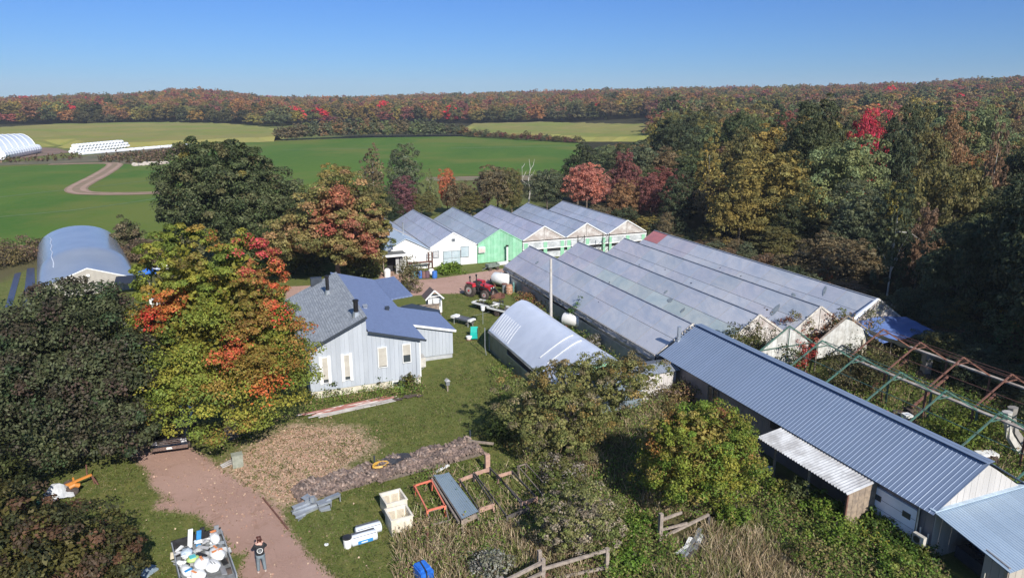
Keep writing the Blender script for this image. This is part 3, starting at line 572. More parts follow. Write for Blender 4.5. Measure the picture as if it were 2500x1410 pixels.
for k_, (ya, yb, xa) in enumerate(((42.3, 47.5, 43.0), (43, 46, 45.1), (44.2, 49.5, 36.9), (60, 66, 36.7), (50, 53, 42.8))):   # loose folds of film
    for q in range(4):
        b = int((xa - 27.6) // 6); pts = []
        for i in range(7): t_ = i / 6; x = xa + t_ * 1.9 + q * .1; y = ya + (yb - ya) * t_ ** (.6 + .3 * q) + math.sin(t_ * 5 + q) * .2; u = x - 27.6 - 6 * b; pts.append((x, y, (2 + u * 2 / 3 if u < 3 else 4 - (u - 3) * 2 / 3) + .05))
        gA.part('film_fold', MB().tube(pts, .022, 4), wht_film, True)
# blue tarp lean-to roof at the far right end
tpt = T('tarp_roof', 'blue tarpaulin roof sloping off the greenhouse end into tree shade', 'tarp roof', 50, 40)
tm = MB()
for j in range(7):
    for i in range(7):
        u, v = i / 6, j / 6; x = 45.8 + 6.2 * u; y = 41.2 - 3.3 * v * (1 - .1 * u); z = 2.15 - .45 * v + .35 * math.sin(math.pi * min(1, u * 1.1)) * (1 - v) + rnd.uniform(-.04, .04); tm.v.append((x, y, z))
for j in range(6):
    for i in range(6): a = j * 7 + i; tm.f.append((a + 7, a + 8, a + 1, a))
tpt.part('tarpaulin', tm, roof_tarp, True); tpt.part('crumpled_edge', MB().tube([(45.6, 41.15, 2.35), (46.6, 41.1, 3.0), (48.4, 41.1, 4.1)], [.14, .2, .1], 6), wht_film, True)
for px_, py_ in ((45.9, 38), (49, 38), (52, 38.2)): tpt.part('post', MB().box(px_ - .06, py_ - .06, 0, px_ + .06, py_ + .06, 1.6), darkm, True)
# --- row of six greenhouses at the back
BY0, BY1 = 82.2, 102.2; EZ, RZ_ = 2.35, 4.0
fronts = [('white', 'white-fronted film greenhouse with a big panelled door and two windows'), ('green', 'green-painted board-fronted film greenhouse in the middle of the row'), ('grime', 'film greenhouse with grimy gable, next right of the green-fronted one'),
          ('grime', 'film greenhouse with grimy gable, second from the woods'), ('grime', 'film greenhouse with grimy gable at the end of the row by the woods')]
bt = [(.98, .98, 1.0), (.92, .97, .95), (1.0, .96, 1.02), (.9, .93, .97), (.96, .97, 1.02)]
for b, (kind, lab) in enumerate(fronts):
    x0 = 22.05 + 6.05 * b; xm = x0 + 3.02; x1 = x0 + 6.05; t = T('greenhouse', lab, 'greenhouse', xm, 92, group='row of greenhouses at the back')
    base = bt[b]
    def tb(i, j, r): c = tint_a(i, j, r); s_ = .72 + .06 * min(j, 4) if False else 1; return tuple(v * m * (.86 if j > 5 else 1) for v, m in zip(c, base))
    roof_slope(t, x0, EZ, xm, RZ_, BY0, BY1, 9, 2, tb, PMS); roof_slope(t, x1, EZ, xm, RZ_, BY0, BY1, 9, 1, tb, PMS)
    t.part('ridge_cap', MB().bar((xm, BY0, RZ_ + .05), (xm, BY1, RZ_ + .05), .12, .04), MATS['ridge_film'], True); t.part('gutter', MB().bar((x0, BY0 - .1, EZ), (x0, BY1, EZ), .22, .1), M('gutter_grey', (.10, .10, .10), .6, (.16, .15, .14), 3), True)
    q = [(x0 + .03, BY1, 0), (x1 - .03, BY1, 0), (x1 - .03, BY1, EZ), (xm, BY1, RZ_), (x0 + .03, BY1, EZ)]; t.part('rear_wall', MB().poly(q[::-1]), filmc, True)
    q = [(x0 + .03, BY0, 0), (x1 - .03, BY0, 0), (x1 - .03, BY0, EZ), (xm, BY0, RZ_), (x0 + .03, BY0, EZ)]
    gz = lambda x, x0=x0, xm=xm: min(EZ + (x - x0) * (RZ_ - EZ) / 3.02, RZ_ - (x - xm) * (RZ_ - EZ) / 3.02) - .04
    if kind == 'white':
        t.part('front_wall', MB().poly(q), white, True)
        boards(t, 'wall_panel', x0 + .05, x1 - .25, BY0, gz, lambda x: 2.15, 1.2, white, (1.02,) * 3, var=.03); boards(t, 'wall_panel', x0 + .05, x1 - .25, BY0 + .01, lambda x: 2.13, lambda x: 0, 1.2, white, var=.03)
        window(t, x0 + .4, x0 + 1.15, 1.15, 2.0, BY0 - .05, .07, False, M('dusty_pane', (.5, .5, .5), .5), galv)
        window(t, x0 + 3.9, x0 + 4.95, .95, 2.3, BY0 - .05, .05, False, M('film_pane', (.45, .52, .55), .35, (.36, .44, .47), 2, .3, 3), galv); window(t, xm - .25, xm + .2, 3.0, 3.35, BY0 - .05, .08, True, glass, galv)
        d = t.part('door', MB().box(x0 + 1.65, BY0 - .09, .05, x0 + 3.85, BY0 - .05, 1.85), MATS['film_pane'], True)
        for xx in (1.65, 2.73, 3.81): ob('door_frame', MB().box(x0 + xx, BY0 - .12, .03, x0 + xx + .06, BY0 - .09, 1.87).mesh('door_frame', galv, t.off), d)
        for zz in (.03, .95, 1.82): ob('door_frame', MB().box(x0 + 1.71, BY0 - .115, zz, x0 + 3.81, BY0 - .092, zz + .05).mesh('door_frame', galv, t.off), d)
    elif kind == 'green':
        t.part('front_wall', MB().poly(q), green_paint, True); boards(t, 'wall_board', x0 + .05, x1 - .05, BY0, gz, lambda x: 0, .42, green_paint, var=.13)
        t.part('vent_box', MB().box(x0 + .1, BY0 - .35, 1.35, x0 + .95, BY0 - .04, 2.05), white, True); ob('slats', MB().box(x0 + .15, BY0 - .38, 1.42, x0 + .9, BY0 - .351, 1.98).mesh('slats', M('vent_pink', (.62, .52, .48), .8), t.off), t.o)
        c = t.part('flue', MB().tube([(x0 + 3.75, BY0 - .6, 0), (x0 + 3.75, BY0 - .6, 1.95)], .13, 10), white_pl, True); ob('flue_cap', MB().tube([(x0 + 3.75, BY0 - .6, 1.95), (x0 + 3.75, BY0 - .6, 2.12)], .2, 10).mesh('flue_cap', flue, t.off), c)
    else:
        t.part('front_wall', MB().poly([(q[0][0], BY0, 2.3)] + [(q[1][0], BY0, 2.3)] + q[2:]), grimy, True); t.part('lower_opening_shade', MB().poly([(x0, BY0 + .1, 0), (x1, BY0 + .1, 0), (x1, BY0 + .1, 2.3), (x0, BY0 + .1, 2.3)]), darkm, True)  # open lower front: a black sheet stands for the shade within
        t.part('film_strip', MB().box(x0 + .02, BY0 - .08, 1.25, x1 - .02, BY0 - .02, 2.05), M('strip_film', (.55, .57, .58), .4, (.35, .37, .38), 2, .3, 5), True)
        t.part('rail', MB().box(x0, BY0 - .12, 2.05, x1, BY0 - .02, 2.18).box(x0, BY0 - .14, 1.16, x1, BY0 - .02, 1.27), white, True); t.part('base_board', MB().box(x0, BY0 - .08, 0, x1, BY0 - .01, .75), MATS['strip_film'], True)
        for xx in (.2, 2.9, 5.3): t.part('post_board', MB().box(x0 + xx, BY0 - .13, 0, x0 + xx + .5, BY0 - .085, 2.04), green_paint, True)
        t.part('gable_stud', MB().bar((xm, BY0 - .05, 2.2), (xm, BY0 - .05, 3.9), .05), frm, True)
    t.part('gable_trim', MB().bar((x0 + .08, BY0 - .09, EZ + .05), (xm, BY0 - .09, RZ_ + .06), .05, .12).bar((xm, BY0 - .09, RZ_ + .06), (x1 - .08, BY0 - .09, EZ + .05), .05, .12), white if kind != 'green' else green_paint, True)
# bay behind the small white shed
t = T('greenhouse', 'film greenhouse ridge showing behind the small white shed and the pink maple', 'greenhouse', 19, 95, group='row of greenhouses at the back')
roof_slope(t, 16, EZ, 19.02, RZ_, 88.6, BY1, 6, 2, lambda i, j, r: (.95, .97, 1), PMS); roof_slope(t, 22.0, EZ, 19.02, RZ_, 88.6, BY1, 6, 1, lambda i, j, r: (.9, .93, .97), PMS)
t.part('end_wall', MB().poly([(16, 88.6, 0), (22, 88.6, 0), (22, 88.6, EZ), (19.02, 88.6, RZ_), (16, 88.6, EZ)]), grimy, True); t.part('rear_wall', MB().poly([(16, BY1, 0), (22, BY1, 0), (22, BY1, EZ), (19.02, BY1, RZ_), (16, BY1, EZ)][::-1]), filmc, True)
s0 = T('white_shed', 'small white gabled shed with a pipe chimney and lean-to porch', 'shed', 19, 85)
q = [(16.1, 82, 0), (22.0, 82, 0), (22.0, 82, 2.3), (19.1, 82, 3.8), (16.1, 82, 2.3)]
s0.part('front_wall', MB().poly(q), white, True); boards(s0, 'wall_panel', 16.1, 22.0, 82, lambda x: min(2.3 + (x - 16.1) * .5, 3.8 - (x - 19.1) * .515) - .05, lambda x: 0, 1.2, white, var=.025); s0.part('side_wall', MB().poly([(16.1, 88, 0), (16.1, 82, 0), (16.1, 82, 2.3), (16.1, 88, 2.3)]).poly([(16.1, 88, 0), (16.1, 88, 2.3), (19.1, 88, 3.8), (22, 88, 2.3), (22, 88, 0)]), white, True)
r_ = MB(); slab(r_, 19.1, 3.86, 15.9, 2.24, 81.75, 88.1, .08); slab(r_, 19.12, 3.86, 22.0, 2.36, 81.75, 88.1, .08); s0.part('roof', r_, M('pale_blue_roof', (.44, .52, .60), .4, (.40, .48, .56), 1), True)
s0.part('chimney_pipe', MB().tube([(19.6, 85.2, 3.3), (19.6, 85.2, 5.1)], .09, 8).tube([(19.6, 85.2, 5.1), (19.6, 85.2, 5.2)], .13, 8), galv, True)
pc = T('lean_to_porch', 'dark-roofed lean-to porch with open front on the white shed', 'porch', 17.8, 80.9)
pr = MB(); slab(pr, 15.7, 2.42, 18.7, 2.42, 79.8, 81.9, .1); pc.part('roof', pr, M('tar_roof', (.10, .105, .105), .9, (.15, .15, .145), 6), True); pc.part('fascia', MB().box(15.7, 79.74, 2.2, 18.75, 79.8, 2.45), white, True)
for x_ in (15.9, 18.6): pc.part('post', MB().box(x_, 79.85, 0, x_ + .1, 79.95, 2.25), wood, True)
pc.part('door', MB().box(17.5, 80.4, 0, 17.9, 80.45, 1.9).box(18.0, 80.4, 0, 18.4, 80.45, 1.9), M('grey_door', (.38, .38, .37), .8), True); pc.part('back_wall', MB().box(15.8, 81.85, 0, 18.6, 81.9, 2.3), darkm, True)  # back wall blackened to carry the shade inside the porch
# --- long metal shed
ms = T('metal_shed', 'long shed with blue-grey ribbed metal roof and pale steel walls', 'shed', 30.35, 29.5)
SX0, SX1, SM, SE, SR, SY0, SY1 = 27.6, 33.1, 30.35, 2.5, 4.3, 19.0, 40.2
def rib_panel(name, wx, wy, ribs, mat, rh=.015):
    mb = MB(); prof = []
    for k in range(ribs): y = wy * k / ribs; s = wy / ribs; prof += [(y + .001, rh), (y + s * .12, rh), (y + s * .2, 0), (y + s * .92, 0)]
    prof.append((wy - .001, rh)); prof += []
    for x in (0, wx): mb.v += [(x, y, z) for y, z in prof]
    n = len(prof)
    for k in range(n - 1): mb.f.append((k, n + k, n + k + 1, k + 1))
    i = len(mb.v); mb.v += [(x, y, -.02) for x in (0, wx) for y, z in prof]
    for k in range(n - 1): mb.f.append((i + k + 1, i + n + k + 1, i + n + k, i + k))
    return mb.mesh(name, mat)
ang = math.atan2(SR - SE, 3.05); L_ = math.hypot(3.05, SR - SE) + .15; n_ = 23; pw = (SY1 - SY0 + .3) / n_; rp = rib_panel('roof_panel', L_, pw - .004, 4, metal_roof)
for k_ in range(n_):
    for s in (1, -1):
        X = Vector((s * math.cos(ang), 0, math.sin(ang))); Y = Vector((0, s, 0)); Mx = Matrix((X, Y, X.cross(Y))).transposed()
        o = ob('roof_panel', rp, ms.o); y = SY0 - .2 + k_ * pw + (pw if s < 0 else 0); xe = SM - s * (3.05 + .12)
        o.matrix_local = Matrix.Translation((xe - ms.off[0], y - ms.off[1], SE - .05)) @ Mx.to_4x4(); v = 1 + rnd.uniform(-.035, .035); o.color = (v, v, v * 1.01, 1)
ms.part('ridge_cap', MB().bar((SM - .12, SY0 - .2, SR + .035), (SM - .12, SY1 + .1, SR + .035), .26, .03).bar((SM + .12, SY0 - .2, SR + .035), (SM + .12, SY1 + .1, SR + .035), .26, .03), metal_roof, True)
ms.part('wall', MB().box(SX0 + .05, SY0, 0, SX0 + .1, SY1, 2.4).box(SX1 - .1, SY0, 0, SX1 - .05, SY1, 2.4).poly([(SX1, SY1, 0), (SX0, SY1, 0), (SX0, SY1, 2.45), (SM, SY1, 4.2), (SX1, SY1, 2.45)]), steel_wall, True)
gz = lambda x: (2.45 + (x - SX0) * (SR - SE) / 2.75 if x < SM else 2.45 + (SX1 - x) * (SR - SE) / 2.75) - .02
ms.part('gable_wall', MB().poly([(SX0, SY0 + .03, 0), (SX1, SY0 + .03, 0), (SX1, SY0 + .03, 2.4), (SM, SY0 + .03, 4.2), (SX0, SY0 + .03, 2.4)]), steel_wall, True); boards(ms, 'wall_panel', SX0 + .02, SX1 - .02, SY0, gz, lambda x: 0, .39, steel_wall, var=.02)
boards(ms, 'wall_panel', SY0, SY1, SX0 + .04, lambda y: 2.42, lambda y: 0, .42, steel_wall, (.42, .40, .44), 'y', var=.06)  # side boards tinted dark: this wall's shade is put into its colour
d = ms.part('garage_door', MB().box(SX0 - .1, 19.75, 0, SX0 + .0, 22.35, 2.0), M('garage_white', (.78, .82, .90), .5, (.72, .76, .84), 2), True)
for zz in (.5, 1.0, 1.5): ob('door_seam', MB().box(SX0 - .115, 19.8, zz, SX0 - .1, 22.3, zz + .02).mesh('door_seam', M('seam_grey', (.30, .33, .38), .6), ms.off), d)
for y_ in (20.05, 21.65): ob('door_window', MB().box(SX0 - .125, y_, 1.38, SX0 - .1, y_ + .42, 1.66).mesh('door_window', glass, ms.off), d)
ms.part('door_frame', MB().box(SX0 - .13, 22.35, 0, SX0, 22.43, 2.1).box(SX0 - .13, 19.67, 0, SX0, 19.75, 2.1), dark_trim, True)
for y_, z_ in ((19.35, 2.45), (19.15, 1.4), (18.75, 1.3), (19.5, .9)): ms.part('conduit', MB().tube([(SX0 - .16, y_ + .3, 0), (SX0 - .16, y_ + .3, z_)], .035, 6), M('conduit_cream', (.60, .55, .46), .6), True)
wf = ms.part('window', MB().box(SX0 - .08, 34.1, .8, SX0 + .0, 34.16, 2.1).box(SX0 - .08, 34.6, .8, SX0 + .0, 34.66, 2.1).box(SX0 - .08, 35.1, .8, SX0, 35.16, 2.1), wood, True); ob('pane', MB().box(SX0 - .03, 34.16, .85, SX0 + .0, 35.1, 2.05).mesh('pane', glass, ms.off), wf)
ms.part('high_opening_shade', MB().box(SX0 - .03, 28.5, 1.75, SX0 + .0, 29.4, 2.25), darkm, True)  # black plate on the wall, painted as the shade of an opening
ms.part('stove_pipe', MB().tube([(28.75, 40.3, 3.0), (28.75, 40.3, 4.35)], .14, 10).box(28.55, 40.1, 3.1, 28.95, 40.5, 3.35), galv, True)
for k_ in range(7): x_ = 28.95 + k_ * .22; ms.part('ridge_vent', MB().obox((x_, 40.45, 3.4 + (x_ - 28.95) * .6), (.14, .45, .09), ry=-ang), galv, True)
# lower front roof
lr = T('carport', 'open bay with low pale blue metal roof at the near end of the metal shed', 'carport', 30, 17)
LRL = math.hypot(3.55, .72); rp2 = rib_panel('roof_panel', LRL, .76, 5, M('pale_metal_roof', (.38, .47, .56), .35, (.34, .43, .52), .8, metal=.3, spec=.6, obj=True), .022); a2 = math.atan2(.70, 3.55)
for k_ in range(9):
    X = Vector((0, math.cos(a2), math.sin(a2))); Y = Vector((-1, 0, 0)); Mx = Matrix((X, Y, X.cross(Y))).transposed(); o = ob('roof_panel', rp2, lr.o)
    o.matrix_local = Matrix.Translation((27.35 + (k_ + 1) * .764 - lr.off[0], 15.45 - lr.off[1], 1.8)) @ Mx.to_4x4(); v = 1 + rnd.uniform(-.04, .04); o.color = (v, v, v, 1)
lr.part('flashing', MB().bar((27.3, 18.95, 2.56), (34.2, 18.95, 2.56), .3, .05), M('pale_flashing', (.45, .55, .64), .4), True)
for x_ in (27.5, 30.5, 33.7): lr.part('post', MB().box(x_, 15.6, 0, x_ + .14, 15.74, 1.85), wood, True)
boards(lr, 'wall_panel', 15.6, 16.6, 27.55, lambda y: 1.9 + (y - 15.6) * .2, lambda y: 0, .32, steel_wall, (.6, .58, .6), 'y'); boards(lr, 'wall_panel', 27.55, 34, 15.6, lambda x: 1.8, lambda x: 0, .4, steel_wall, (.9, .85, .8))
lr.part('side_wall', MB().box(34, 15.6, 0, 34.1, 19, 2), steel_wall, True)
for y_ in (16.4, 15.9): lr.part('conduit', MB().tube([(27.42, y_, 0), (27.42, y_, 1.2)], .03, 6), MATS['conduit_cream'], True)
cr = T('parked_car', 'dark car parked deep inside the open bay under the pale roof', 'car', 30.2, 17.3, -.2)
cr.part('body', MB().box(-1.9, -.8, .3, 1.9, .8, .85).box(-1.2, -.7, .85, .9, .7, 1.35), M('dark_car_paint', (.03, .035, .05), .25)); cr.part('windscreen', MB().box(-1.23, -.6, .9, -1.2, .6, 1.3), glass)
for sx in (-1.2, 1.2):
    for sy in (-.8, .8): cr.part('wheel', MB().tube([(sx, sy - .08, .32), (sx, sy + .08, .32)], .32, 12), rubber)
# lean-to on the shed
lt_ = T('corrugated_lean_to', 'open lean-to with weathered corrugated roof against the metal shed', 'lean-to', 26.6, 25)
n_ = 34; LT0, LT1 = 21.9, 28.2; cm_ = MB(); st = (LT1 - LT0) / (n_ * 2)
for j in range(n_ * 2 + 1):
    y = LT0 + j * st; z = .035 if j % 2 else -.035; cm_.v += [(25.55, y, 2.1 + z), (27.55, y, 2.42 + z), (25.55, y, 2.085 + z), (27.55, y, 2.405 + z)]
for j in range(n_ * 2): a = j * 4; cm_.f += [(a, a + 1, a + 5, a + 4), (a + 6, a + 7, a + 3, a + 2)]
lt_.part('corrugated_roof', cm_, corr, True)
boards(lt_, 'wall_panel', 25.65, 27.5, 22.0, lambda x: 2.08 + (x - 25.6) * .16, lambda x: 0, .38, wood, (1.15, 1.1, 1.0)); lt_.part('corner_post', MB().box(25.6, 21.9, 0, 25.68, 22.0, 2.05), rust, True)
for y_ in (24.4, 26.8, 28.0): lt_.part('post', MB().box(25.7, y_, 0, 25.8, y_ + .1, 2.05), wood, True)
lt_.part('beam', MB().box(25.7, 21.95, 1.95, 25.8, 28.2, 2.05), wood, True)
j_ = T('plastic_jug', 'white plastic jug lying in the shade under the corrugated lean-to', 'jug', 26.1, 23.9, .4); j_.part('body', MB().tube([(-.3, 0, .17), (-.22, 0, .17), (.2, 0, .17), (.28, 0, .17)], [.1, .16, .16, .08], 10), white_pl, smooth=True); j_.part('cap', MB().tube([(-.36, 0, .17), (-.3, 0, .17)], .06, 8), grey_pl)
ch = T('plastic_chair', 'pale plastic chair standing under the lean-to behind the orange tree', 'chair', 26.0, 27.6, .8)
ch.part('seat', MB().box(-.25, -.25, .4, .25, .25, .45), white_pl); ch.part('backrest', MB().box(-.25, .2, .45, .25, .25, .9), white_pl)
for sx in (-.22, .18):
    for sy in (-.22, .18): ch.part('leg', MB().box(sx, sy, 0, sx + .04, sy + .04, .4), white_pl)
# small shed
ss = T('small_shed', 'small grey metal-roofed shed tucked between the tunnel and the long shed', 'shed', 26.6, 38.8)
ss.part('wall', MB().box(24.4, 38.42, 0, 27.3, 39.95, 1.95), steel_wall, True); boards(ss, 'wall_panel', 24.35, 27.35, 38.4, lambda x: 2.0, lambda x: 0, .33, steel_wall, (1.12, 1.12, 1.14))
q_ = MB(); slab(q_, 24.2, 2.04, 27.45, 2.04, 38.2, 38.25, .05); rp3 = rib_panel('roof_panel', 1.0, .54, 3, galv, .02)
for k_ in range(6):
    X = Vector((0, math.cos(.38), math.sin(.38))); Y = Vector((-1, 0, 0)); Mx = Matrix((X, Y, X.cross(Y))).transposed(); o = ob('roof_panel', rp3, ss.o); o.matrix_local = Matrix.Translation((24.25 + (k_ + 1) * .545 - ss.off[0], 38.2 - ss.off[1], 2.02)) @ Mx.to_4x4()
ss.part('rear_roof', MB().poly([(24.25, 39.1, 2.42), (27.5, 39.1, 2.42), (27.4, 40.3, 2.1), (24.25, 40.3, 2.1)]), M('dark_roof_slope', (.17, .18, .20), .6), True)
hp2 = heatpump('small grey heat pump beside the garage door of the metal shed', 27.2, 19.25, .75, -math.pi / 2); hp2.o.scale = (.62, .62, .62)
# --- white film tunnel
tn = T('film_tunnel', 'short greenhouse under taut white film with dark wet-looking side wall', 'greenhouse tunnel', 21.6, 45)
TX0, TX1, TY0, TY1, TE, TR = 18.65, 24.4, 37.9, 51.9, 1.75, 4.0
cs = MB(); ny_, nx_ = 44, 14
def tz_(u, v):                                                       # u across, v along
    a = abs(u); z = TE + (TR - TE) * (1 - a ** 1.5) - .28 * (1 - a) * math.sin(math.pi * v) * .5
    return z
for j in range(ny_ + 1):
    v = j / ny_
    for i in range(nx_ + 1):
        u = -1 + 2 * i / nx_; wr = 0
        for c_, am in ((.30, .05), (.39, .04), (.56, .02), (.62, .02), (.12, .02), (.16, .02)): wr += am * max(0, 1 - abs(v + .06 * (1 - abs(u)) - c_) * 60)
        if v > .68 and u < -.4: wr += .02 * math.sin(j * 2.6) * (-u - .4)
        cs.v.append((TX0 + (u + 1) / 2 * (TX1 - TX0), TY0 + v * (TY1 - TY0), tz_(u, v) + wr))
for j in range(ny_):
    for i in range(nx_): a = j * (nx_ + 1) + i; cs.f.append((a, a + 1, a + nx_ + 2, a + nx_ + 1))
tn.part('film_cover', cs, wht_film, True, smooth=True)
for v in (.30, .39):
    pts = [(TX0 + (u + 1) / 2 * (TX1 - TX0), TY0 + (v - .06 * (1 - abs(u)) + .02 * math.sin(u * 3)) * (TY1 - TY0), tz_(u, v) + .055) for u in np.linspace(-.8, 0.0, 9)]; tn.part('film_fold', MB().tube(pts, .03, 5), white, True)
for k_ in range(9):
    v = .72 + k_ * .03; pts = [(TX0 + (u + 1) / 2 * (TX1 - TX0), TY0 + (v + .05 * (u + 1)) * (TY1 - TY0), tz_(u, v) + .03) for u in np.linspace(-.97, -.55, 5)]
    if v < .99: tn.part('film_fold', MB().tube(pts, .014, 4), white, True)
gp = [(TX0 + (u + 1) / 2 * (TX1 - TX0), tz_(u, 0) - .02) for u in np.linspace(-1, 1, 15)]
tn.part('end_wall', MB().poly([(TX0, TY1 - .01, 0), (TX1, TY1 - .01, 0)] + [(x, TY1 - .01, z) for x, z in gp[::-1]]), wht_film, True); tn.part('front_wall', MB().poly([(TX0, TY0 + .01, 0), (TX1, TY0 + .01, 0)] + [(x, TY0 + .01, z) for x, z in gp[::-1]]), filmw, True); tn.part('gable_board', MB().box(20.3, TY0 - .03, 2.9, 22.7, TY0 + .005, 3.45), green_paint, True)
for k_ in range(7): y = TY0 + k_ * 2; tn.part('wall_panel', MB().box(TX0 + .03, y + .01, 0, TX0 + .09, y + 1.99, 1.05 if k_ < 5 else 1.5), M('tunnel_wall', (.16, .20, .22), .3, (.09, .12, .13), 1.3, .15, 5, spec=.7), True)
tn.part('side_opening_shade', MB().box(TX0 + .1, TY0, 1.0, TX0 + .14, TY1, 1.72), darkm, True); tn.part('rail', MB().bar((TX0 + .0, TY0, 1.08), (TX0 + .0, 47.9, 1.08), .07).bar((TX0 - .01, TY0, TE - .03), (TX0 - .01, TY1, TE - .03), .09), galv, True)  # dark sheet behind the rail stands for the tunnel's inner shade
tn.part('eave_film', MB().tube([(TX0, TY0, 1.62), (TX0 - .02, 42, 1.6), (TX0, 47, 1.64), (TX0, TY1, 1.6)], [.07, .09, .08, .1], 6), filmc, True); tn.part('far_wall', MB().poly([(TX1, TY0, 0), (TX1, TY1, 0), (TX1, TY1, TE), (TX1, TY0, TE)]), filmw, True)
# --- hoop house at left
hh = T('hoop_house', 'round-topped clear film hoop house at the edge of the green field', 'hoop house', -14.2, 83.6, math.radians(10.8))
hm = MB(); ny_, nx_ = 22, 20; HLn = 25.5; Wd = 4.75
def hp_(a, v):
    k = min(1, v * 3.2); e = 1 - .14 * (1 - k); x = math.cos(a); z = math.sin(a); zz = (abs(z) ** .85) * 3.45 * (.80 + .2 * k); 
    zz = zz * k + (1 - k) * (1.0 + 1.75 * (1 - abs(x)) if z > .2 else zz); return (-x * Wd * (1 if z > 0 else 1), v * HLn, max(zz, 0) + .0)
for j in range(ny_ + 1):
    for i in range(nx_ + 1): hm.v.append(hp_(math.pi * i / nx_, j / ny_))
for j in range(ny_):
    for i in range(nx_): a = j * (nx_ + 1) + i; hm.f.append((a, a + 1, a + nx_ + 2, a + nx_ + 1))
hh.part('film_cover', hm, clear_film, smooth=True)
ring = [hp_(math.pi * i / nx_, 0) for i in range(nx_ + 1)]; hh.part('end_wall', MB().poly([(x, y - .03, z) for x, y, z in ring][::-1]), M('end_film', (.40, .37, .32), .6, (.34, .31, .27), 2), smooth=False); hh.part('front_edge', MB().tube(ring, .07, 5), white)
hh.part('rear_wall', MB().poly([hp_(math.pi * i / nx_, 1) for i in range(nx_ + 1)]), clear_film)
for k_ in (1, 4, 8, 12, 16, 20): hh.part('hoop', MB().tube([tuple(Vector(hp_(math.pi * i / nx_, k_ / ny_)) * .985) for i in range(nx_ + 1)], .03, 5), galv)
hh.part('film_crease', MB().tube([tuple(Vector(hp_(math.pi * (.285 + .006 * math.sin(q)), .2 + q * .028)) + Vector((0, 0, .03))) for q in range(24)], .05, 5), wht_film)
hh.part('exhaust_fan', MB().box(-.15, -.25, 1.9, .15, -.05, 2.15), white)
# --- far hoop barn with round ribs
fb = T('hoop_barn', 'distant white ribbed hoop barn on the dirt yard', 'barn', *GL(-30, 385), math.radians(-62)); 
fm_ = MB(); R0 = 10; n2 = 12; Ln = 26
for j in range(27):
    for i in range(n2 + 1): a = math.pi * i / n2; e = 1 + (.012 if j % 2 else 0); fm_.v.append((-math.cos(a) * R0 * e * .95, j, math.sin(a) * 6.6 * e))
for j in range(26):
    for i in range(n2): a = j * (n2 + 1) + i; fm_.f.append((a, a + 1, a + n2 + 2, a + n2 + 1))
fb.part('fabric_cover', fm_, M('fabric_white', (.44, .48, .56), .4, (.38, .43, .52), .4), smooth=True); fb.part('end_wall', MB().poly([(-math.cos(math.pi * i / n2) * R0 * .95, 0, math.sin(math.pi * i / n2) * 6.6) for i in range(n2 + 1)][::-1]).poly([(-math.cos(math.pi * i / n2) * R0 * .95, 26, math.sin(math.pi * i / n2) * 6.6) for i in range(n2 + 1)]), MATS['fabric_white'])
for j in range(0, 27, 2): fb.part('rib', MB().tube([(-math.cos(math.pi * i / n2) * R0 * .965, j, math.sin(math.pi * i / n2) * 6.7) for i in range(n2 + 1)], .12, 4), silage)
fb.o.location = (*G(-140, 384), 0); fb.o.rotation_euler = (0, 0, math.radians(-28))
# --- wrapped bales
bale_me = MB().tube([(0, -.6, .68), (0, -.55, .68), (0, .55, .68), (0, .6, .68)], [.5, .68, .68, .5], 12).mesh('wrapped_bale', silage, smooth=False)
def bale(x, y, z, rz, label, group): o = ob('wrapped_bale', bale_me, None, (x, y, z), rz, (1, 1, 1)); props(o, label, 'bale', group)
a0, a1 = Vector((*G(8, 391), 0)), Vector((*G(92, 374), 0))
bm_ = MB().tube([(0, -.75, 1.05), (0, .75, 1.05)], 1.05, 12).mesh('wrapped_bale', silage)
for k_ in range(15):
    p_ = a0.lerp(a1, k_ / 14); d_ = a1 - a0; o = ob('wrapped_bale', bm_, None, (p_.x, p_.y, 0), math.atan2(d_.y, d_.x) + math.pi / 2)
    o.scale = (1.25, 1.25, 1.5); props(o, 'white wrapped bale in the single row in front of the hoop barn', 'bale', 'bales in front of the hoop barn')
a0, a1 = Vector((*G(184, 374), 0)), Vector((*G(312, 360), 0)); nb = 17
for row, (cnt, zz) in enumerate(((nb, 0), (nb - 1, 1.0), (nb - 3, 2.0))):
    for k_ in range(cnt):
        for dep in (0, 1):
            p_ = a0.lerp(a1, (k_ + row * .5) / (nb - 1)); d_ = (a1 - a0).normalized(); q_ = p_ + Vector((-d_.y, d_.x, 0)) * 1.4 * dep
            o = ob('wrapped_bale', bale_me, None, (q_.x, q_.y, zz), math.atan2(d_.y, d_.x) + math.pi / 2); o.scale = (1.1, 1.1, .84)
            lv = ('bottom', 'middle', 'top')[row]; props(o, f'white wrapped bale in the {lv} layer of the long bale stack, {"front" if dep == 0 else "rear"} rank', 'bale', 'bales in the long stack')
a0, a1 = Vector((*G(195, 380), 0)), Vector((*G(465, 357), 0)); tb_ = MB(); n_ = 44
pts = [tuple(a0.lerp(a1, k_ / n_) + Vector((0, 0, .62))) for k_ in range(n_ + 1)]; tb_.tube(pts, [.62 + .05 * math.sin(k_ * 2.1) for k_ in range(n_ + 1)], 10)
props(ob('silage_tube', tb_.mesh('silage_tube', silage)), 'long white plastic silage tube lying along the verge', 'silage tube')
# ------------------------------------------------------------------ things in the yard
rn = random.Random(11); ngr = np.random.default_rng(11)
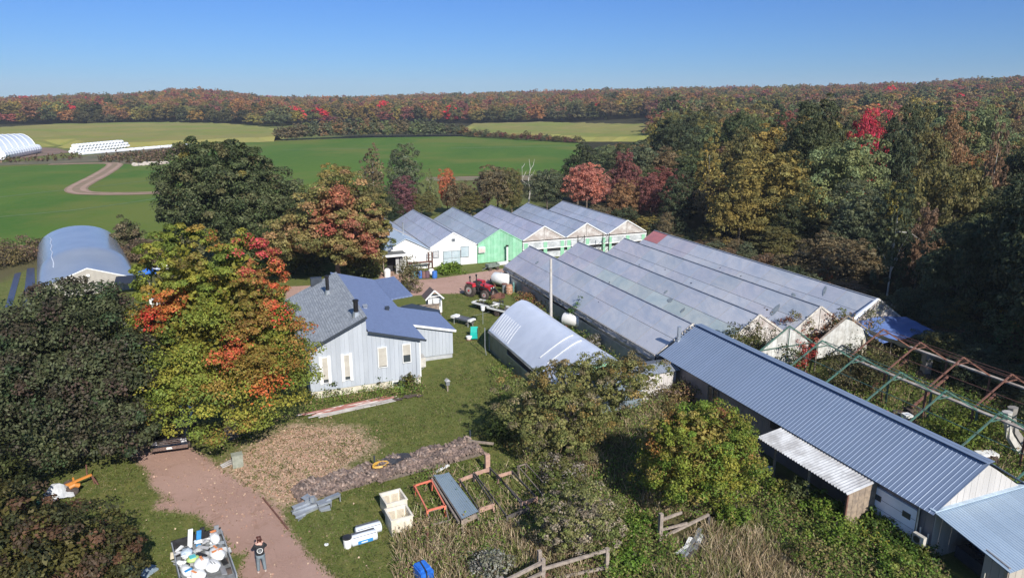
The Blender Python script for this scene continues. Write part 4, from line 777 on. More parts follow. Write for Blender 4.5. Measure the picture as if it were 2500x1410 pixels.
# --- tractor
def wheel(t, x, y, r, w, label=None):
    wme = MB().tube([(x, y - w / 2, r), (x, y - w * .35, r), (x, y + w * .35, r), (x, y + w / 2, r)], [r * .92, r, r, r * .92], 20)
    for k in range(16): a = k / 16 * 6.283; wme.obox((x + math.cos(a) * r * 1.0, y, r + math.sin(a) * r * 1.0), (.05, w * .95, .06), ry=-a)
    o = t.part('wheel', wme, rubber); ob('rim', MB().tube([(x, y - w / 2 - .015, r), (x, y + w / 2 + .015, r)], r * .55, 14).mesh('rim', M('rim_grey', (.42, .36, .33), .6)), o); ob('hub', MB().tube([(x, y - w / 2 - .04, r), (x, y + w / 2 + .04, r)], r * .16, 10).mesh('hub', red_paint), o)
ta = math.radians(-60)
tx, ty = GL(1150, 722); t = T('tractor', 'red farm tractor with loader parked by the dirt road', 'tractor', tx + 1.0, ty - .6, ta)
for s in (-1, 1): wheel(t, -.95, s * .78, .68, .42); wheel(t, .95, s * .66, .46, .28)
t.part('hood', MB().box(.05, -.33, .85, 1.35, .33, 1.28).poly([(.05, -.33, 1.28), (1.35, -.33, 1.28), (1.2, -.26, 1.36), (.05, -.26, 1.42)]).poly([(.05, .26, 1.42), (1.2, .26, 1.36), (1.35, .33, 1.28), (.05, .33, 1.28)]).poly([(.05, -.26, 1.42), (1.2, -.26, 1.36), (1.2, .26, 1.36), (.05, .26, 1.42)]), red_paint)
t.part('grille', MB().box(1.35, -.28, .8, 1.40, .28, 1.24), black_pl); t.part('chassis', MB().box(-1.3, -.25, .5, 1.2, .25, .85), black_pl)
for s in (-1, 1):
    t.part('fender', MB().poly([(-1.5, s * .55, 1.2), (-1.1, s * .55, 1.48), (-.6, s * .55, 1.45), (-.3, s * .55, 1.15), (-.3, s * 1.0, 1.15), (-.6, s * 1.0, 1.45), (-1.1, s * 1.0, 1.48), (-1.5, s * 1.0, 1.2)][::s]).obox((-.9, s * .78, 1.45), (.9, .46, .06)).obox((-.42, s * .78, 1.28), (.06, .46, .34)), red_paint)
    t.part('loader_arm', MB().bar((-.1, s * .5, 1.25), (1.1, s * .52, 1.1), .09, .14).bar((1.1, s * .52, 1.1), (1.9, s * .52, .45), .09, .13).bar((-.1, s * .5, .7), (-.1, s * .5, 1.3), .12), black_pl)
    t.part('headlight', MB().box(1.38, s * .2 - .06, 1.1, 1.42, s * .2 + .06, 1.2), white_pl)
t.part('seat', MB().box(-.95, -.24, 1.0, -.5, .24, 1.12).box(-1.0, -.24, 1.1, -.9, .24, 1.5), black_pl); t.part('steering_wheel', MB().tube([(-.2, 0, 1.38), (-.16, 0, 1.4)], .19, 12), black_pl); t.part('steering_column', MB().bar((0, 0, 1.1), (-.18, 0, 1.38), .06), black_pl)
t.part('roll_bar', MB().bar((-1.15, -.5, 1.1), (-1.2, -.5, 1.95), .08).bar((-1.15, .5, 1.1), (-1.2, .5, 1.95), .08).obox((-1.2, -.5, 1.98), (.14, .14, .2)).obox((-1.2, .5, 1.98), (.14, .14, .2)), black_pl); t.part('exhaust', MB().tube([(.6, -.36, 1.2), (.6, -.36, 1.85)], .04, 8), flue)
t.part('bucket', MB().box(1.85, -.8, .12, 1.92, .8, .62).box(1.92, -.8, .12, 2.4, .8, .17).box(1.9, -.82, .12, 2.4, -.79, .55).box(1.9, .79, .12, 2.4, .82, .55), rust)
# --- flat trailers with plants
def leafclump(name, n, ext, leaf, cols, rng, parent, mat=leafm, z0=0):
    c = rng.uniform(-1, 1, (n, 3)) * np.array(ext) + np.array([0, 0, z0 + ext[2]]); V = leaf_quads(rng, c, rng.normal(size=(n, 3)) + np.array([0, 0, .6]), leaf * rng.uniform(.6, 1.4, n)); C = np.array(cols)[rng.integers(0, len(cols), n)] * rng.uniform(.7, 1.3, (n, 1))
    o = ob(name, quads_mesh(name, V, C, mat), parent); o['kind'] = 'stuff'; return o
def flatbed(label, px, py, rz, ln, wd_, plants, cols, k=0):
    x, y = GL(px, py); t = T('flat_trailer', label, 'trailer', x, y, rz); t.part('deck', MB().box(-ln / 2, -wd_ / 2, .52, ln / 2, wd_ / 2, .6), M('deck_dark', (.07, .07, .075), .8, (.15, .14, .13), 4)); fr = MB()
    for s in (-1, 1): t.part('side_rail', MB().box(-ln / 2, s * wd_ / 2 - .05, .6, ln / 2, s * wd_ / 2 + .05, .74), white)
    for s in (-1, 1): t.part('end_rail', MB().box(s * ln / 2 - .05, -wd_ / 2, .6, s * ln / 2 + .05, wd_ / 2, .74), white)
    for s in (-1, 1): t.part('wheel', MB().tube([(0, s * (wd_ / 2 - .1) - .07, .28), (0, s * (wd_ / 2 - .1) + .07, .28)], .28, 12), rubber)
    t.part('drawbar', MB().bar((ln / 2, 0, .5), (ln / 2 + .9, 0, .35), .08), rust); t.part('prop', MB().box(-ln / 2 + .1, -.05, 0, -ln / 2 + .2, .05, .52), rust)
    for q in range(plants):
        u = rn.uniform(-ln / 2 + .3, ln / 2 - .3); v = rn.uniform(-wd_ / 2 + .2, wd_ / 2 - .2); px_ = T('potted_plant', rn.choice(cols)[0] + (' on the trailer nearest the tractor' if k == 0 else ' on the trailer beside the white tunnel'), 'plant', x, y, rz, 0, 'potted plants on the trailers')
        px_.o.location = t.o.matrix_basis @ Vector((u, v, .6)); px_.part('pot', MB().lathe([(.09, 0), (.12, .16)], n=8), black_pl); leafclump('foliage', 40, (.16, .16, .12), .10, [(.16, .20, .04), (.30, .27, .06), (.10, .15, .04)], ngr, px_.o, z0=.14)
    return t
flatbed('white-railed flat trailer loaded with yellowing plants in front of the tractor', 1190, 757, math.radians(-62), 2.9, 1.3, 14, [('yellow-green seedling pot',), ('dark seedling pot',)])
flatbed('white-railed flat trailer with dark trays partly behind the white tunnel', 1224, 768, math.radians(-62), 2.3, 1.5, 9, [('dark seedling pot',), ('pale seedling pot',)], 1)
x, y = GL(1222, 742); t = T('seedling_tray', 'dark-rimmed tray of yellow seedlings at the right of the first trailer', 'tray', x - .6, y + .2, math.radians(10)); t.part('tray', MB().box(-.9, -.35, 0, .9, .35, .3), black_pl); leafclump('seedlings', 260, (.8, .3, .1), .1, [(.22, .24, .05), (.33, .28, .06)], ngr, t.o, z0=.28)
# hand cart and wheelbarrow
x, y = GL(1131, 792); t = T('hand_cart', 'long white hand cart standing on the grass beside the house extension', 'cart', x, y, math.radians(-58)); t.part('tub', MB().box(-1.1, -.36, .5, 1.1, .36, .56).box(-1.1, -.38, .55, 1.1, -.34, .68).box(-1.1, .34, .55, 1.1, .38, .68), M('cart_dark', (.13, .14, .17), .5)); t.part('end_board', MB().box(-1.15, -.4, .54, -.7, .4, .74), white); t.part('end_board', MB().box(.85, -.4, .54, 1.15, .4, .70), white)
for sx in (-.8, .8):
    for s in (-.33, .33): t.part('leg', MB().box(sx - .03, s - .03, 0, sx + .03, s + .03, .5), galv)
x, y = GL(1151, 796); t = T('wheelbarrow', 'grey wheelbarrow tipped beside the white hand cart', 'wheelbarrow', x, y, 1.0); t.part('tray', MB().lathe([(.16, .3), (.38, .58), (.36, .58), (.15, .33)], n=8), grey_pl); t.part('wheel', MB().tube([(.45, -.05, .2), (.45, .05, .2)], .2, 12), rubber); t.part('handle', MB().bar((.4, .15, .22), (-.9, .28, .5), .04), wood); t.part('handle', MB().bar((.4, -.15, .22), (-.9, -.28, .5), .04), wood); t.part('leg', MB().bar((-.25, .2, 0), (-.2, .2, .42), .03), galv); t.part('leg', MB().bar((-.25, -.2, 0), (-.2, -.2, .42), .03), galv)
# green lounge chair and cushion-like tub
x, y = GL(1157, 828); t = T('garden_chair', 'bright turquoise garden chair lying open on the grass', 'chair', x, y, math.radians(-20)); teal = M('turquoise_cloth', (.01, .42, .33), .6)
t.part('seat', MB().obox((0, .1, .28), (.62, .75, .05), rx=.35), teal); t.part('backrest', MB().obox((.02, .68, .62), (.62, .65, .05), rx=.75), teal); t.part('frame', MB().bar((-.32, -.3, 0), (-.32, .7, .8), .03).bar((.32, -.3, 0), (.32, .7, .8), .03).bar((-.32, -.25, .1), (.32, -.25, .1), .03).bar((-.3, .5, 0), (-.3, -.1, .4), .03).bar((.3, .5, 0), (.3, -.1, .4), .03), black_pl)
x, y = GL(1145, 829); t = T('white_tub', 'small white tub with a rusty base next to the turquoise chair', 'tub', x, y); t.part('tub', MB().lathe([(.2, 0), (.27, .32), (.22, .34), (.1, .36)], n=12), white_pl); t.part('base', MB().lathe([(.26, 0), (.24, .08)], n=12), rust)
# bucket on a post
x, y = GL(1190, 800); t = T('bucket_post', 'thin post holding up an overturned white bucket near the tunnel corner', 'post', x, y + 1.2); t.part('post', MB().tube([(0, 0, 0), (0, 0, 1.35)], .03, 6), galv); t.part('bucket', MB().lathe([(.17, 1.3), (.21, 1.68), (.2, 1.7)], n=12), white_pl); t.part('stay_wire', MB().bar((-.9, 0, .9), (.7, .2, 1.0), .012), galv)
x, y = GL(1192, 868); t = T('corner_pipe', 'thin bent pipe standing at the dark corner of the white tunnel', 'pipe', x - .1, y + .2); t.part('pipe', MB().tube([(0, 0, 0), (-.1, 0, .7), (-.1, 0, 2.3)], .035, 6), galv)
# tank, barrels
def tank(label, lx, ly, rz, ln, r, mat, z=.25, rusty=False):
    t = T('tank', label, 'tank', lx, ly, rz); t.part('shell', MB().tube([(-ln / 2 - .18, 0, r + z), (-ln / 2 - .08, 0, r + z), (-ln / 2, 0, r + z), (ln / 2, 0, r + z), (ln / 2 + .08, 0, r + z), (ln / 2 + .18, 0, r + z)], [r * .55, r * .9, r, r, r * .9, r * .55], 20), mat, smooth=True)
    for s in (-.35, .35): t.part('cradle', MB().box(s * ln - .06, -r * .7, 0, s * ln + .06, r * .7, z + r * .4), rust)
    t.part('valve_cap', MB().tube([(0, 0, 2 * r + z - .02), (0, 0, 2 * r + z + .1)], .08, 8), galv); return t
x, y = GL(1226, 702); tank('large white cylindrical tank lying beside the greenhouse corner', x, y + .3, math.radians(-58), 1.7, .66, white_pl)
x, y = GL(1398, 806); tank('white oil tank with a rust-red end between the tunnel and greenhouse', x + .3, y, math.radians(-52), 2.2, .58, M('rusted_white_tank', (.76, .74, .70), .4, (.38, .09, .06), .5, lo=.56, hi=.60), z=.3)
x, y = GL(1243, 717); t = T('wooden_barrel', 'tan hooped barrel in front of the white tank', 'barrel', x, y); t.part('staves', MB().lathe([(.3, 0), (.36, .3), (.37, .5), (.36, .7), (.3, 1.0)], n=14), M('barrel_tan', (.50, .27, .16), .7, (.36, .17, .10), 4)); 
for z in (.15, .45, .75): t.part('hoop', MB().lathe([(.365, z), (.38, z + .03), (.365, z + .06)], n=14), M('hoop_pale', (.55, .42, .32), .6))
x, y = GL(1232, 713); t = T('metal_drum', 'grey rust-topped drum between the white tank and tan barrel', 'drum', x, y); t.part('drum', MB().lathe([(.29, 0), (.29, .88)], n=14), galv); t.part('lid', MB().lathe([(.31, .88), (.31, .95), (.1, .98)], n=14), rust)
x, y = GL(1254, 712); t = T('gas_bottle', 'faded green bottle standing right of the tan barrel', 'bottle', x, y); t.part('shell', MB().lathe([(.12, 0), (.13, .9), (.05, 1.02), (.04, 1.12)], n=10), M('teal_faded', (.13, .26, .24), .6))
x, y = GL(1203, 690); t = T('white_bucket', 'white bucket standing on a dark tub left of the tank', 'bucket', x, y, 0, .45); t.part('pail', MB().lathe([(.17, 0), (.2, .38), (.18, .39)], n=12), white_pl); t = T('dark_tub', 'dark blue tub under the white bucket', 'tub', x, y); t.part('tub', MB().lathe([(.24, 0), (.33, .42), (.3, .45)], n=12), M('navy_plastic', (.03, .045, .08), .5))
x, y = GL(1396, 770); t = T('vent_pipe', 'short galvanised vent pipe rising behind the white tunnel ridge', 'vent pipe', x + .3, y + .6); t.part('pipe', MB().tube([(0, 0, 0), (0, 0, 2.5)], .11, 10), galv); t.part('cap', MB().tube([(0, 0, 2.5), (0, 0, 2.7)], .16, 10), galv)
x, y = GL(1350, 830); t = T('utility_pole', 'bare pale utility pole between the tunnel and the long greenhouse', 'pole', x, y + .4); t.part('pole', MB().tube([(0, 0, 0), (-.05, 0, 3), (-.12, 0, 7.0)], [.14, .125, .10], 10), M('pole_grey', (.50, .47, .43), .8, (.40, .37, .33), 3)); t.part('insulator', MB().tube([(-.3, 0, 3.2), (-.1, 0, 3.2)], .06, 8), black_pl)
# barrels and buckets at the porch
for i, (px, m_, lab) in enumerate(((1012, MATS['teal_faded'], 'pale green barrel at the end of the barrel line by the porch'), (1028, M('blue_barrel', (.04, .16, .50), .5), 'blue barrel second in the line by the dirt road'), (1037, M('brown_barrel', (.20, .10, .09), .6), 'brown barrel next to the blue one by the road'), (1045, M('plum_barrel', (.12, .07, .09), .6), 'dark plum barrel in the line by the road'), (1063, MATS['blue_barrel'], 'blue barrel standing apart under the white bag'))):
    x, y = GL(px, 680); t = T('barrel', lab, 'barrel', x, y + .3); t.part('drum', MB().lathe([(.26, 0), (.30, .1), (.30, .7), (.26, .8)], n=12), m_); t.part('rim', MB().lathe([(.29, .76), (.29, .82)], n=12), m_)
x, y = GL(1055, 672); t = T('white_sack', 'white sack resting on brushwood behind the barrels', 'sack', x, y + .3); t.part('sack', MB().blob((0, 0, .35), (.35, .3, .4), rn), white_pl, smooth=True)
x, y = GL(946, 676); t = T('white_drum', 'grimy white drum by the lean-to porch', 'drum', x, y); t.part('drum', MB().lathe([(.35, 0), (.38, .8), (.2, 1.0)], n=12), white_pl)
# red rack in front of the white shed
x, y = GL(1005, 668); t = T('timber_rack', 'rusty red timber rack with white pipes in front of the white shed', 'rack', 20.7, 81.0); t.part('rail', MB().box(-1.6, 0, .95, 1.4, .08, 1.1), rust); t.part('rail', MB().box(-1.6, .4, .75, 1.4, .48, .9), rust); t.part('white_pipe', MB().tube([(-.4, .2, 1.0), (1.0, .25, .8)], .12, 8), white_pl)
for sx in (-1.6, .9, 1.35): t.part('post', MB().box(sx, 0, 0, sx + .07, .5, 1.2 if sx < 0 else 2.1), rust if sx > 0 else wood)
for k_, zz in enumerate((1.4, 1.8, 2.1)): t.part('rung', MB().box(.9, .1, zz, 1.4, .16, zz + .05), wood)
x, y = GL(1205, 660); t = T('garden_wagon', 'small dark garden wagon on the grass before the green-fronted greenhouse', 'cart', x, y + .4, .2); t.part('tub', MB().box(-.75, -.4, .4, .75, .4, .44).box(-.75, -.42, .42, .75, -.38, .75).box(-.75, .38, .42, .75, .42, .75).box(-.77, -.4, .42, -.73, .4, .75).box(.73, -.4, .42, .77, .4, .75), M('cart_green', (.17, .21, .18), .6))
for sx in (-.5, .5):
    for s in (-.42, .42): t.part('wheel', MB().tube([(sx, s - .04, .2), (sx, s + .04, .2)], .2, 10), rubber)
t.part('handle', MB().bar((-.75, 0, .4), (-1.4, 0, .15), .04), galv)
x, y = GL(1228, 648); t = T('white_board_stack', 'low stack of white boards by the flue of the green front', 'boards', x, y + .6)
for k_ in range(3): t.part('board', MB().obox((0, 0, .08 + k_ * .08), (1.9, .8, .06), rz=k_ * .1), white)
# steel racks behind the big greenhouse
for k_, (lx, lab) in enumerate(((41.0, 'black lattice steel rack upright left before the grimy greenhouse'), (44.6, 'black lattice steel rack upright right before the grimy greenhouse'))):
    t = T('rack_upright', lab, 'rack', lx, 80.3, group='lattice rack uprights'); 
    for dx in (0, .9): t.part('post', MB().box(dx, 0, 0, dx + .08, .1, 2.9), black_pl)
    for q in range(4): t.part('brace', MB().bar((.04, .05, .3 + q * .6), (.94, .05, .9 + q * .6), .035), black_pl)
t = T('pallet_shelf', 'rust-red loading shelf between the two black rack uprights', 'shelf', 43.2, 80.2); t.part('beam', MB().box(-1.4, 0, .6, 1.4, .1, .75), rust); t.part('beam', MB().box(-1.4, .8, .6, 1.4, .9, .75), rust)
for q in range(7): t.part('slat', MB().box(-1.35 + q * .4, 0, .75, -1.1 + q * .4, .9, .79), wood)
for sx in (-1.38, 1.3): t.part('leg', MB().box(sx, 0, 0, sx + .08, .9, .6), rust)
t = T('folding_table', 'small grey table behind the second ridge of the greenhouse', 'table', 50.6, 79.5); t.part('tabletop', MB().box(-.7, -.4, .7, .7, .4, .74), grey_pl)
for sx in (-.65, .6):
    for s in (-.35, .3): t.part('leg', MB().box(sx, s, 0, sx + .05, s + .05, .7), galv)
x, y = GL(1345, 678); 
# birdhouse / lamp post
x, y = GL(1093, 955); t = T('birdhouse_post', 'small grey birdhouse on a short post in the grass by the house', 'birdhouse', x, y); t.part('post', MB().box(-.04, -.04, 0, .04, .04, .55), wood); t.part('house', MB().box(-.13, -.13, .5, .13, .13, .8), M('grey_wood_dark', (.17, .18, .19), .8)); t.part('roof', MB().poly([(-.18, -.18, .8), (.18, -.18, .8), (0, -.18, .95)]).poly([(-.18, .18, .8), (0, .18, .95), (.18, .18, .8)]).poly([(-.18, -.18, .8), (0, -.18, .95), (0, .18, .95), (-.18, .18, .8)]).poly([(.18, -.18, .8), (.18, .18, .8), (0, .18, .95), (0, -.18, .95)]), M('pale_roofing', (.45, .45, .45), .7))
# --- planks in the grass
def px_thing(name, label, cat, px, py, rz=0, **k): x, y = GL(px, py); return T(name, label, cat, x, y, rz, **k)
a = Vector(GL(738, 1022)).to_3d(); b = Vector(GL(985, 968)).to_3d(); d = (b - a); an = math.atan2(d.y, d.x)
pk = T('plank_pile', 'long low row of peeling red and white planks in the grass below the house', 'planks', (a.x + b.x) / 2, (a.y + b.y) / 2, an)
redw = M('peeling_red', (.34, .13, .10), .85, (.62, .55, .50), 2.2, stretch=(.5, 3, 1), lo=.5, hi=.62); greyw = M('peeling_grey', (.52, .50, .47), .85, (.34, .31, .29), 2.5, stretch=(.5, 3, 1))
for k_ in range(16): pk.part('plank', MB().obox((rn.uniform(-.9, .9), -.4 + k_ * .058, .05 + (k_ % 3) * .045), (rn.uniform(3.2, 6.2), .16, .035), rz=rn.uniform(-.012, .012), rx=rn.uniform(-.2, .2)), redw if k_ > 4 else greyw)
a2_ = Vector(GL(990, 975)).to_3d(); pk2 = T('bark_pile', 'dark heap of bark scraps at the end of the red planks', 'scrap heap', a2_.x + .3, a2_.y + .2)
for k_ in range(14): pk2.part('bark_piece', MB().obox((rn.uniform(-.9, .9), rn.uniform(-.25, .25), .07 + rn.uniform(0, .08)), (rn.uniform(.3, .8), .12, .04), rz=rn.uniform(-.6, .6)), M('bark_dark', (.09, .065, .055), .9))
# --- firewood stack
A_ = Vector(GL(705, 1222)).to_3d(); B_ = Vector(GL(900, 1160)).to_3d(); C_ = Vector(GL(1180, 1095)).to_3d()
logm = M('split_logs', (1, 1, 1), .9, (.75, .75, .75), 6, attr='col')
def firewood(label, p0, p1, wid, hgt_, n, rows, seed, keep=300):
    r = random.Random(seed); mid = (p0 + p1) / 2; d = p1 - p0; L0 = d.length; t = T('firewood_pile', label, 'firewood', mid.x, mid.y, math.atan2(d.y, d.x))
    shapes = []
    for q in range(14):
        mb = MB(); nn = r.choice((3, 4, 4, 5)); ln = r.uniform(.34, .46); rr = r.uniform(.055, .095); pr = [(math.cos(6.28 * i / nn + q) * rr * r.uniform(.7, 1.2), math.sin(6.28 * i / nn + q) * rr * r.uniform(.7, 1.2)) for i in range(nn)]
        mb.v = [(x, -ln / 2, z) for x, z in pr] + [(x, ln / 2, z) for x, z in pr]; mb.f = [tuple(range(nn)), tuple(range(2 * nn - 1, nn - 1, -1))] + [(i, nn + i, nn + (i + 1) % nn, (i + 1) % nn) for i in range(nn)]
        c = r.choice([(.25, .175, .14), (.36, .25, .20), (.15, .11, .09), (.27, .21, .18), (.42, .31, .25)]); shapes.append((mb, mb.mesh('log', M('log_%d' % (q % 5), c, .9, tuple(v * .6 for v in c), 6)), c))
    spots = []
    for k in range(n):
        x = r.uniform(-L0 / 2, L0 / 2); rw = r.randrange(rows); y = -wid / 2 + (rw + .5) * wid / rows + r.uniform(-.12, .12); env = hgt_ * (.6 + .4 * math.sin((x / L0 + .5) * 9 + rw * 2) ** 2) * min(1, (L0 / 2 - abs(x)) * 2 + .35); z = env * r.uniform(.35, 1.0) ** .5
        spots.append((x, y, max(z, .06)))
    spots.sort(key=lambda s: -s[2])
    big = MB()
    for k, (x, y, z) in enumerate(spots):
        mb, me_, c = r.choice(shapes); e = (r.uniform(-.3, .3), r.uniform(-.5, .5), r.uniform(-.45, .45))
        if k < keep: o = ob('log', me_, t.o, (x, y, z)); o.rotation_euler = e
        else:
            R_ = Matrix.Rotation(e[2], 3, 'Z') @ Matrix.Rotation(e[0], 3, 'X'); i = len(big.v); big.v += [tuple(R_ @ Vector(v) + Vector((x, y, z))) for v in mb.v]; big.f += [tuple(i + q for q in f) for f in mb.f]
    core = MB(); m_ = 24
    for q in range(m_ + 1):
        x = -L0 / 2 + .15 + (L0 - .3) * q / m_; h_ = hgt_ * (.52 + .25 * math.sin((x / L0 + .5) * 9) ** 2); core.v += [(x, -wid / 2 + .1, 0), (x, -wid / 2 + .15, h_), (x, wid / 2 - .15, h_), (x, wid / 2 - .1, 0)]
    for q in range(m_):
        for i in range(3): s_ = q * 4 + i; core.f.append((s_ + 4, s_ + 5, s_ + 1, s_))
    t.part('gap_core', core, M('log_gap_shade', (.10, .08, .07), .9, (.16, .125, .10), 8), kind='stuff')  # solid core, its dark colour stands for the shade between logs
    if big.v: o = t.part('loose_logs', big, M('log_mixed', (.33, .235, .19), .9, (.13, .095, .08), 5, lo=.3, hi=.6)); o['kind'] = 'stuff'
    return t
firewood('nearer half of the long heap of split firewood behind the white bins', A_ + Vector((.4, .1, 0)), B_ + Vector((.5, -.1, 0)), 1.5, .5, 1700, 4, 3, 150)
firewood('far half of the firewood heap running toward the fruit tree', B_ + Vector((.3, -.3, 0)), C_ + Vector((-.3, 0, 0)), 1.6, .62, 2300, 4, 8, 150)
t = px_thing('dark_tarp', 'small dark tarpaulin thrown over the firewood heap', 'tarp', 965, 1146, .3, z=.5); tm = MB()
for j in range(6):
    for i in range(8): tm.v.append((-.9 + i * .26, -.35 + j * .15, .12 + .08 * math.sin(i * 1.7 + j) + rn.uniform(-.03, .03)))
for j in range(5):
    for i in range(7): q = j * 8 + i; tm.f.append((q, q + 1, q + 9, q + 8))
t.part('sheet', tm, M('charcoal_tarp', (.045, .045, .05), .5))
t = px_thing('hose_coil', 'loose coil of yellow hose on the firewood heap', 'hose', 930, 1158, z=.5); pts = [(math.cos(q * .5) * (.42 + .08 * math.sin(q)), math.sin(q * .5) * .26, .05 + q * .003) for q in range(46)]; t.part('hose', MB().tube(pts, .028, 5), M('yellow_hose', (.62, .36, .06), .5))
t = px_thing('white_board', 'short white board lying on grass behind the steel-covered bed', 'board', 1080, 1148, .5); t.part('board', MB().box(-.5, -.08, .1, .5, .08, .16), white)
for px, py, lab in ((915, 1142, 'black stake standing in the grass behind the firewood'), (1148, 1078, 'grey stake at the far end of the firewood heap')):
    t = px_thing('stake', lab, 'stake', px, py); t.part('stake', MB().box(-.04, -.04, 0, .04, .04, .75), dark_trim)
t = px_thing('plank_edging', 'weathered plank edging at the far end of the firewood', 'plank', 1168, 1098, -.35); t.part('plank', MB().bar((-.9, .2, .55), (.9, -.2, .5), .06, .14), wood)
# --- scrap sheet metal
t = px_thing('sheet_metal_pile', 'pile of bent galvanised sheets at the near end of the firewood', 'scrap metal', 775, 1242, .15)
for k_, (x_, y_, z_, w_, d_, rz_, rx_) in enumerate(((-.5, .45, .28, 1.3, .22, .2, .2), (-.6, .2, .2, 1.3, .24, .15, -.1), (-.55, -.05, .12, 1.25, .26, .25, .1), (-.2, .75, .4, .7, .4, .5, .2), (.35, .0, .34, .7, .42, .1, .05), (.85, .2, .38, .8, .3, .22, -.1), (-.9, -.3, .06, .5, .3, .6, 0), (.3, -.3, .14, .5, .3, -.2, .2))): t.part('metal_sheet', MB().obox((x_, y_, z_), (w_, d_, .02), rz=rz_, rx=rx_).obox((x_, y_ - d_ / 2, z_ - .05), (w_, .02, .1), rz=rz_), galv)
t.part('round_duct', MB().tube([(-.15, .25, .35), (-.15, .25, .62)], .13, 12), galv)
for sx, sy in ((.05, -.2), (.65, -.15), (1.2, .1), (-1.1, .1)): t.part('support', MB().box(sx - .03, sy - .03, 0, sx + .03, sy + .03, .32), grey_pl)
# --- cream bins
def bin_(label, px, py, rz):
    t = px_thing('harvest_bin', label, 'bin', px, py, rz, group='cream harvest bins'); w, d, h_, th = 1.05, 1.1, .82, .06
    t.part('floor', MB().box(-w / 2, -d / 2, .1, w / 2, d / 2, .16), cream_pl)
    for nm, bx in (('wall', (-w / 2, -d / 2, .1, w / 2, -d / 2 + th, h_)), ('wall', (-w / 2, d / 2 - th, .1, w / 2, d / 2, h_)), ('wall', (-w / 2, -d / 2 + th, .1, -w / 2 + th, d / 2 - th, h_)), ('wall', (w / 2 - th, -d / 2 + th, .1, w / 2, d / 2 - th, h_))): t.part(nm, MB().box(*bx), cream_pl)
    rim = MB(); rim.box(-w / 2 - .03, -d / 2 - .03, h_, w / 2 + .03, -d / 2 + th, h_ + .05).box(-w / 2 - .03, d / 2 - th, h_, w / 2 + .03, d / 2 + .03, h_ + .05).box(-w / 2 - .03, -d / 2 + th, h_, -w / 2 + th, d / 2 - th, h_ + .05).box(w / 2 - th, -d / 2 + th, h_, w / 2 + .03, d / 2 - th, h_ + .05); t.part('rim', rim, cream_pl)
    for sx in (-.42, .05):
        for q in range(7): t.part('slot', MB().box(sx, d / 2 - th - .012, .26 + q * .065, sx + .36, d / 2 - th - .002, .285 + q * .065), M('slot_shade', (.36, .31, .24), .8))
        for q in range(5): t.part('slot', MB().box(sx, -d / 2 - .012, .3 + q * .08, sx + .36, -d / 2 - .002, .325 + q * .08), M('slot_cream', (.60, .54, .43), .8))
    for sx in (-.45, 0, .45): t.part('foot', MB().box(sx - .07, -d / 2, 0, sx + .07, d / 2, .1), cream_pl)
bin_('cream slotted harvest bin, the one nearer the firewood', 962, 1248, math.radians(6)); bin_('cream slotted harvest bin with dry grass in front of it', 975, 1288, math.radians(4))
# --- bags of soil
bagw = M('bag_white', (.74, .77, .80), .4, (.66, .70, .74), 5); charc = M('bag_charcoal', (.06, .065, .075), .7, (.10, .105, .115), 8); bluep = M('bag_blue', (.05, .28, .60), .4)
for k_, (px, py, lab) in enumerate(((900, 1302, 'open white trough bag of dark soil, the far one of two'), (889, 1322, 'open white trough bag with blue print, the near one of two'))):
    t = px_thing('soil_bag', lab, 'soil bag', px, py, .12, group='trough bags of soil'); mb = MB(); n_ = 12
    t.part('bag', MB().tube([(-.62, 0, .24), (-.58, 0, .24), (.58, 0, .24), (.62, 0, .24)], [.16, .26, .26, .16], 12), bagw, smooth=True); t.part('soil', MB().obox((0, .03, .42), (1.1, .38, .1), rx=.1), charc)
    if k_: t.part('print', MB().box(-.35, -.285, .14, .35, -.262, .3), bluep); t.part('print', MB().box(-.2, -.29, .18, .1, -.286, .24), bagw)
t = px_thing('white_bucket', 'tall white bucket with a black rim beside the soil bags', 'bucket', 849, 1334); t.part('pail', MB().lathe([(.17, 0), (.20, .5), (.2, .52)], n=14), white_pl); t.part('soil_top', MB().lathe([(.215, .47), (.215, .54), (.02, .55)], n=14), black_pl)
t = px_thing('white_disc', 'small white lid lying alone on the grass', 'lid', 797, 1330); t.part('lid', MB().lathe([(.1, .03), (.1, .06), (.01, .065)], n=10), white_pl)
t = px_thing('blue_crate', 'blue tarp-wrapped crate half hidden at the bottom edge', 'crate', 1034, 1408, .1); t.part('body', MB().obox((0, 0, .25), (.6, .8, .45), rz=.1).obox((0, .1, .5), (.5, .6, .08), rz=.15), tarp_blue); t.part('strap', MB().box(-.03, -.42, .02, .03, .42, .56), black_pl)
# --- raised bed frames
def quad_pts(pts, z): return [Vector((*GL(x, y, z), z)) for x, y in pts]
def frame(label, pts, z, wood_m, h_, side=.05, name='timber_bed', cat='garden frame', mats=None, legs=True, braces=False):
    P = quad_pts(pts, z); c = sum(P, Vector()) / 4; t = T(name, label, cat, c.x, c.y)
    for i in range(4):
        a, b = P[i], P[(i + 1) % 4]; m_ = (mats or [wood_m] * 4)[i]; hh = h_ if isinstance(h_, (int, float)) else h_[i]
        t.part('side_board', MB().bar(a - Vector((0, 0, hh / 2)), b - Vector((0, 0, hh / 2)), side, hh), m_, True)
        if legs: t.part('leg', MB().box(a.x - .05, a.y - .05, 0, a.x + .05, a.y + .05, z), m_, True)
    if braces:
        for i in (1, 2): q = P[i]; t.part('brace', MB().bar(q + Vector((0, 0, -.02)), q + Vector((-.22, .25, -.35)), .05), wood_m, True)
    return t, P
t, P_ = frame('open coral-painted tubular frame standing beside the steel-covered bed', [(1012, 1183), (1053, 1170), (1086, 1232), (1043, 1244)], .62, coral, .08, .07, 'coral_stand', 'metal frame', braces=True)
frame('grey timber frame extending the coral frame toward the dry grass', [(1042, 1246), (1088, 1234), (1096, 1268), (1055, 1278)], .45, wood, .08, .05)
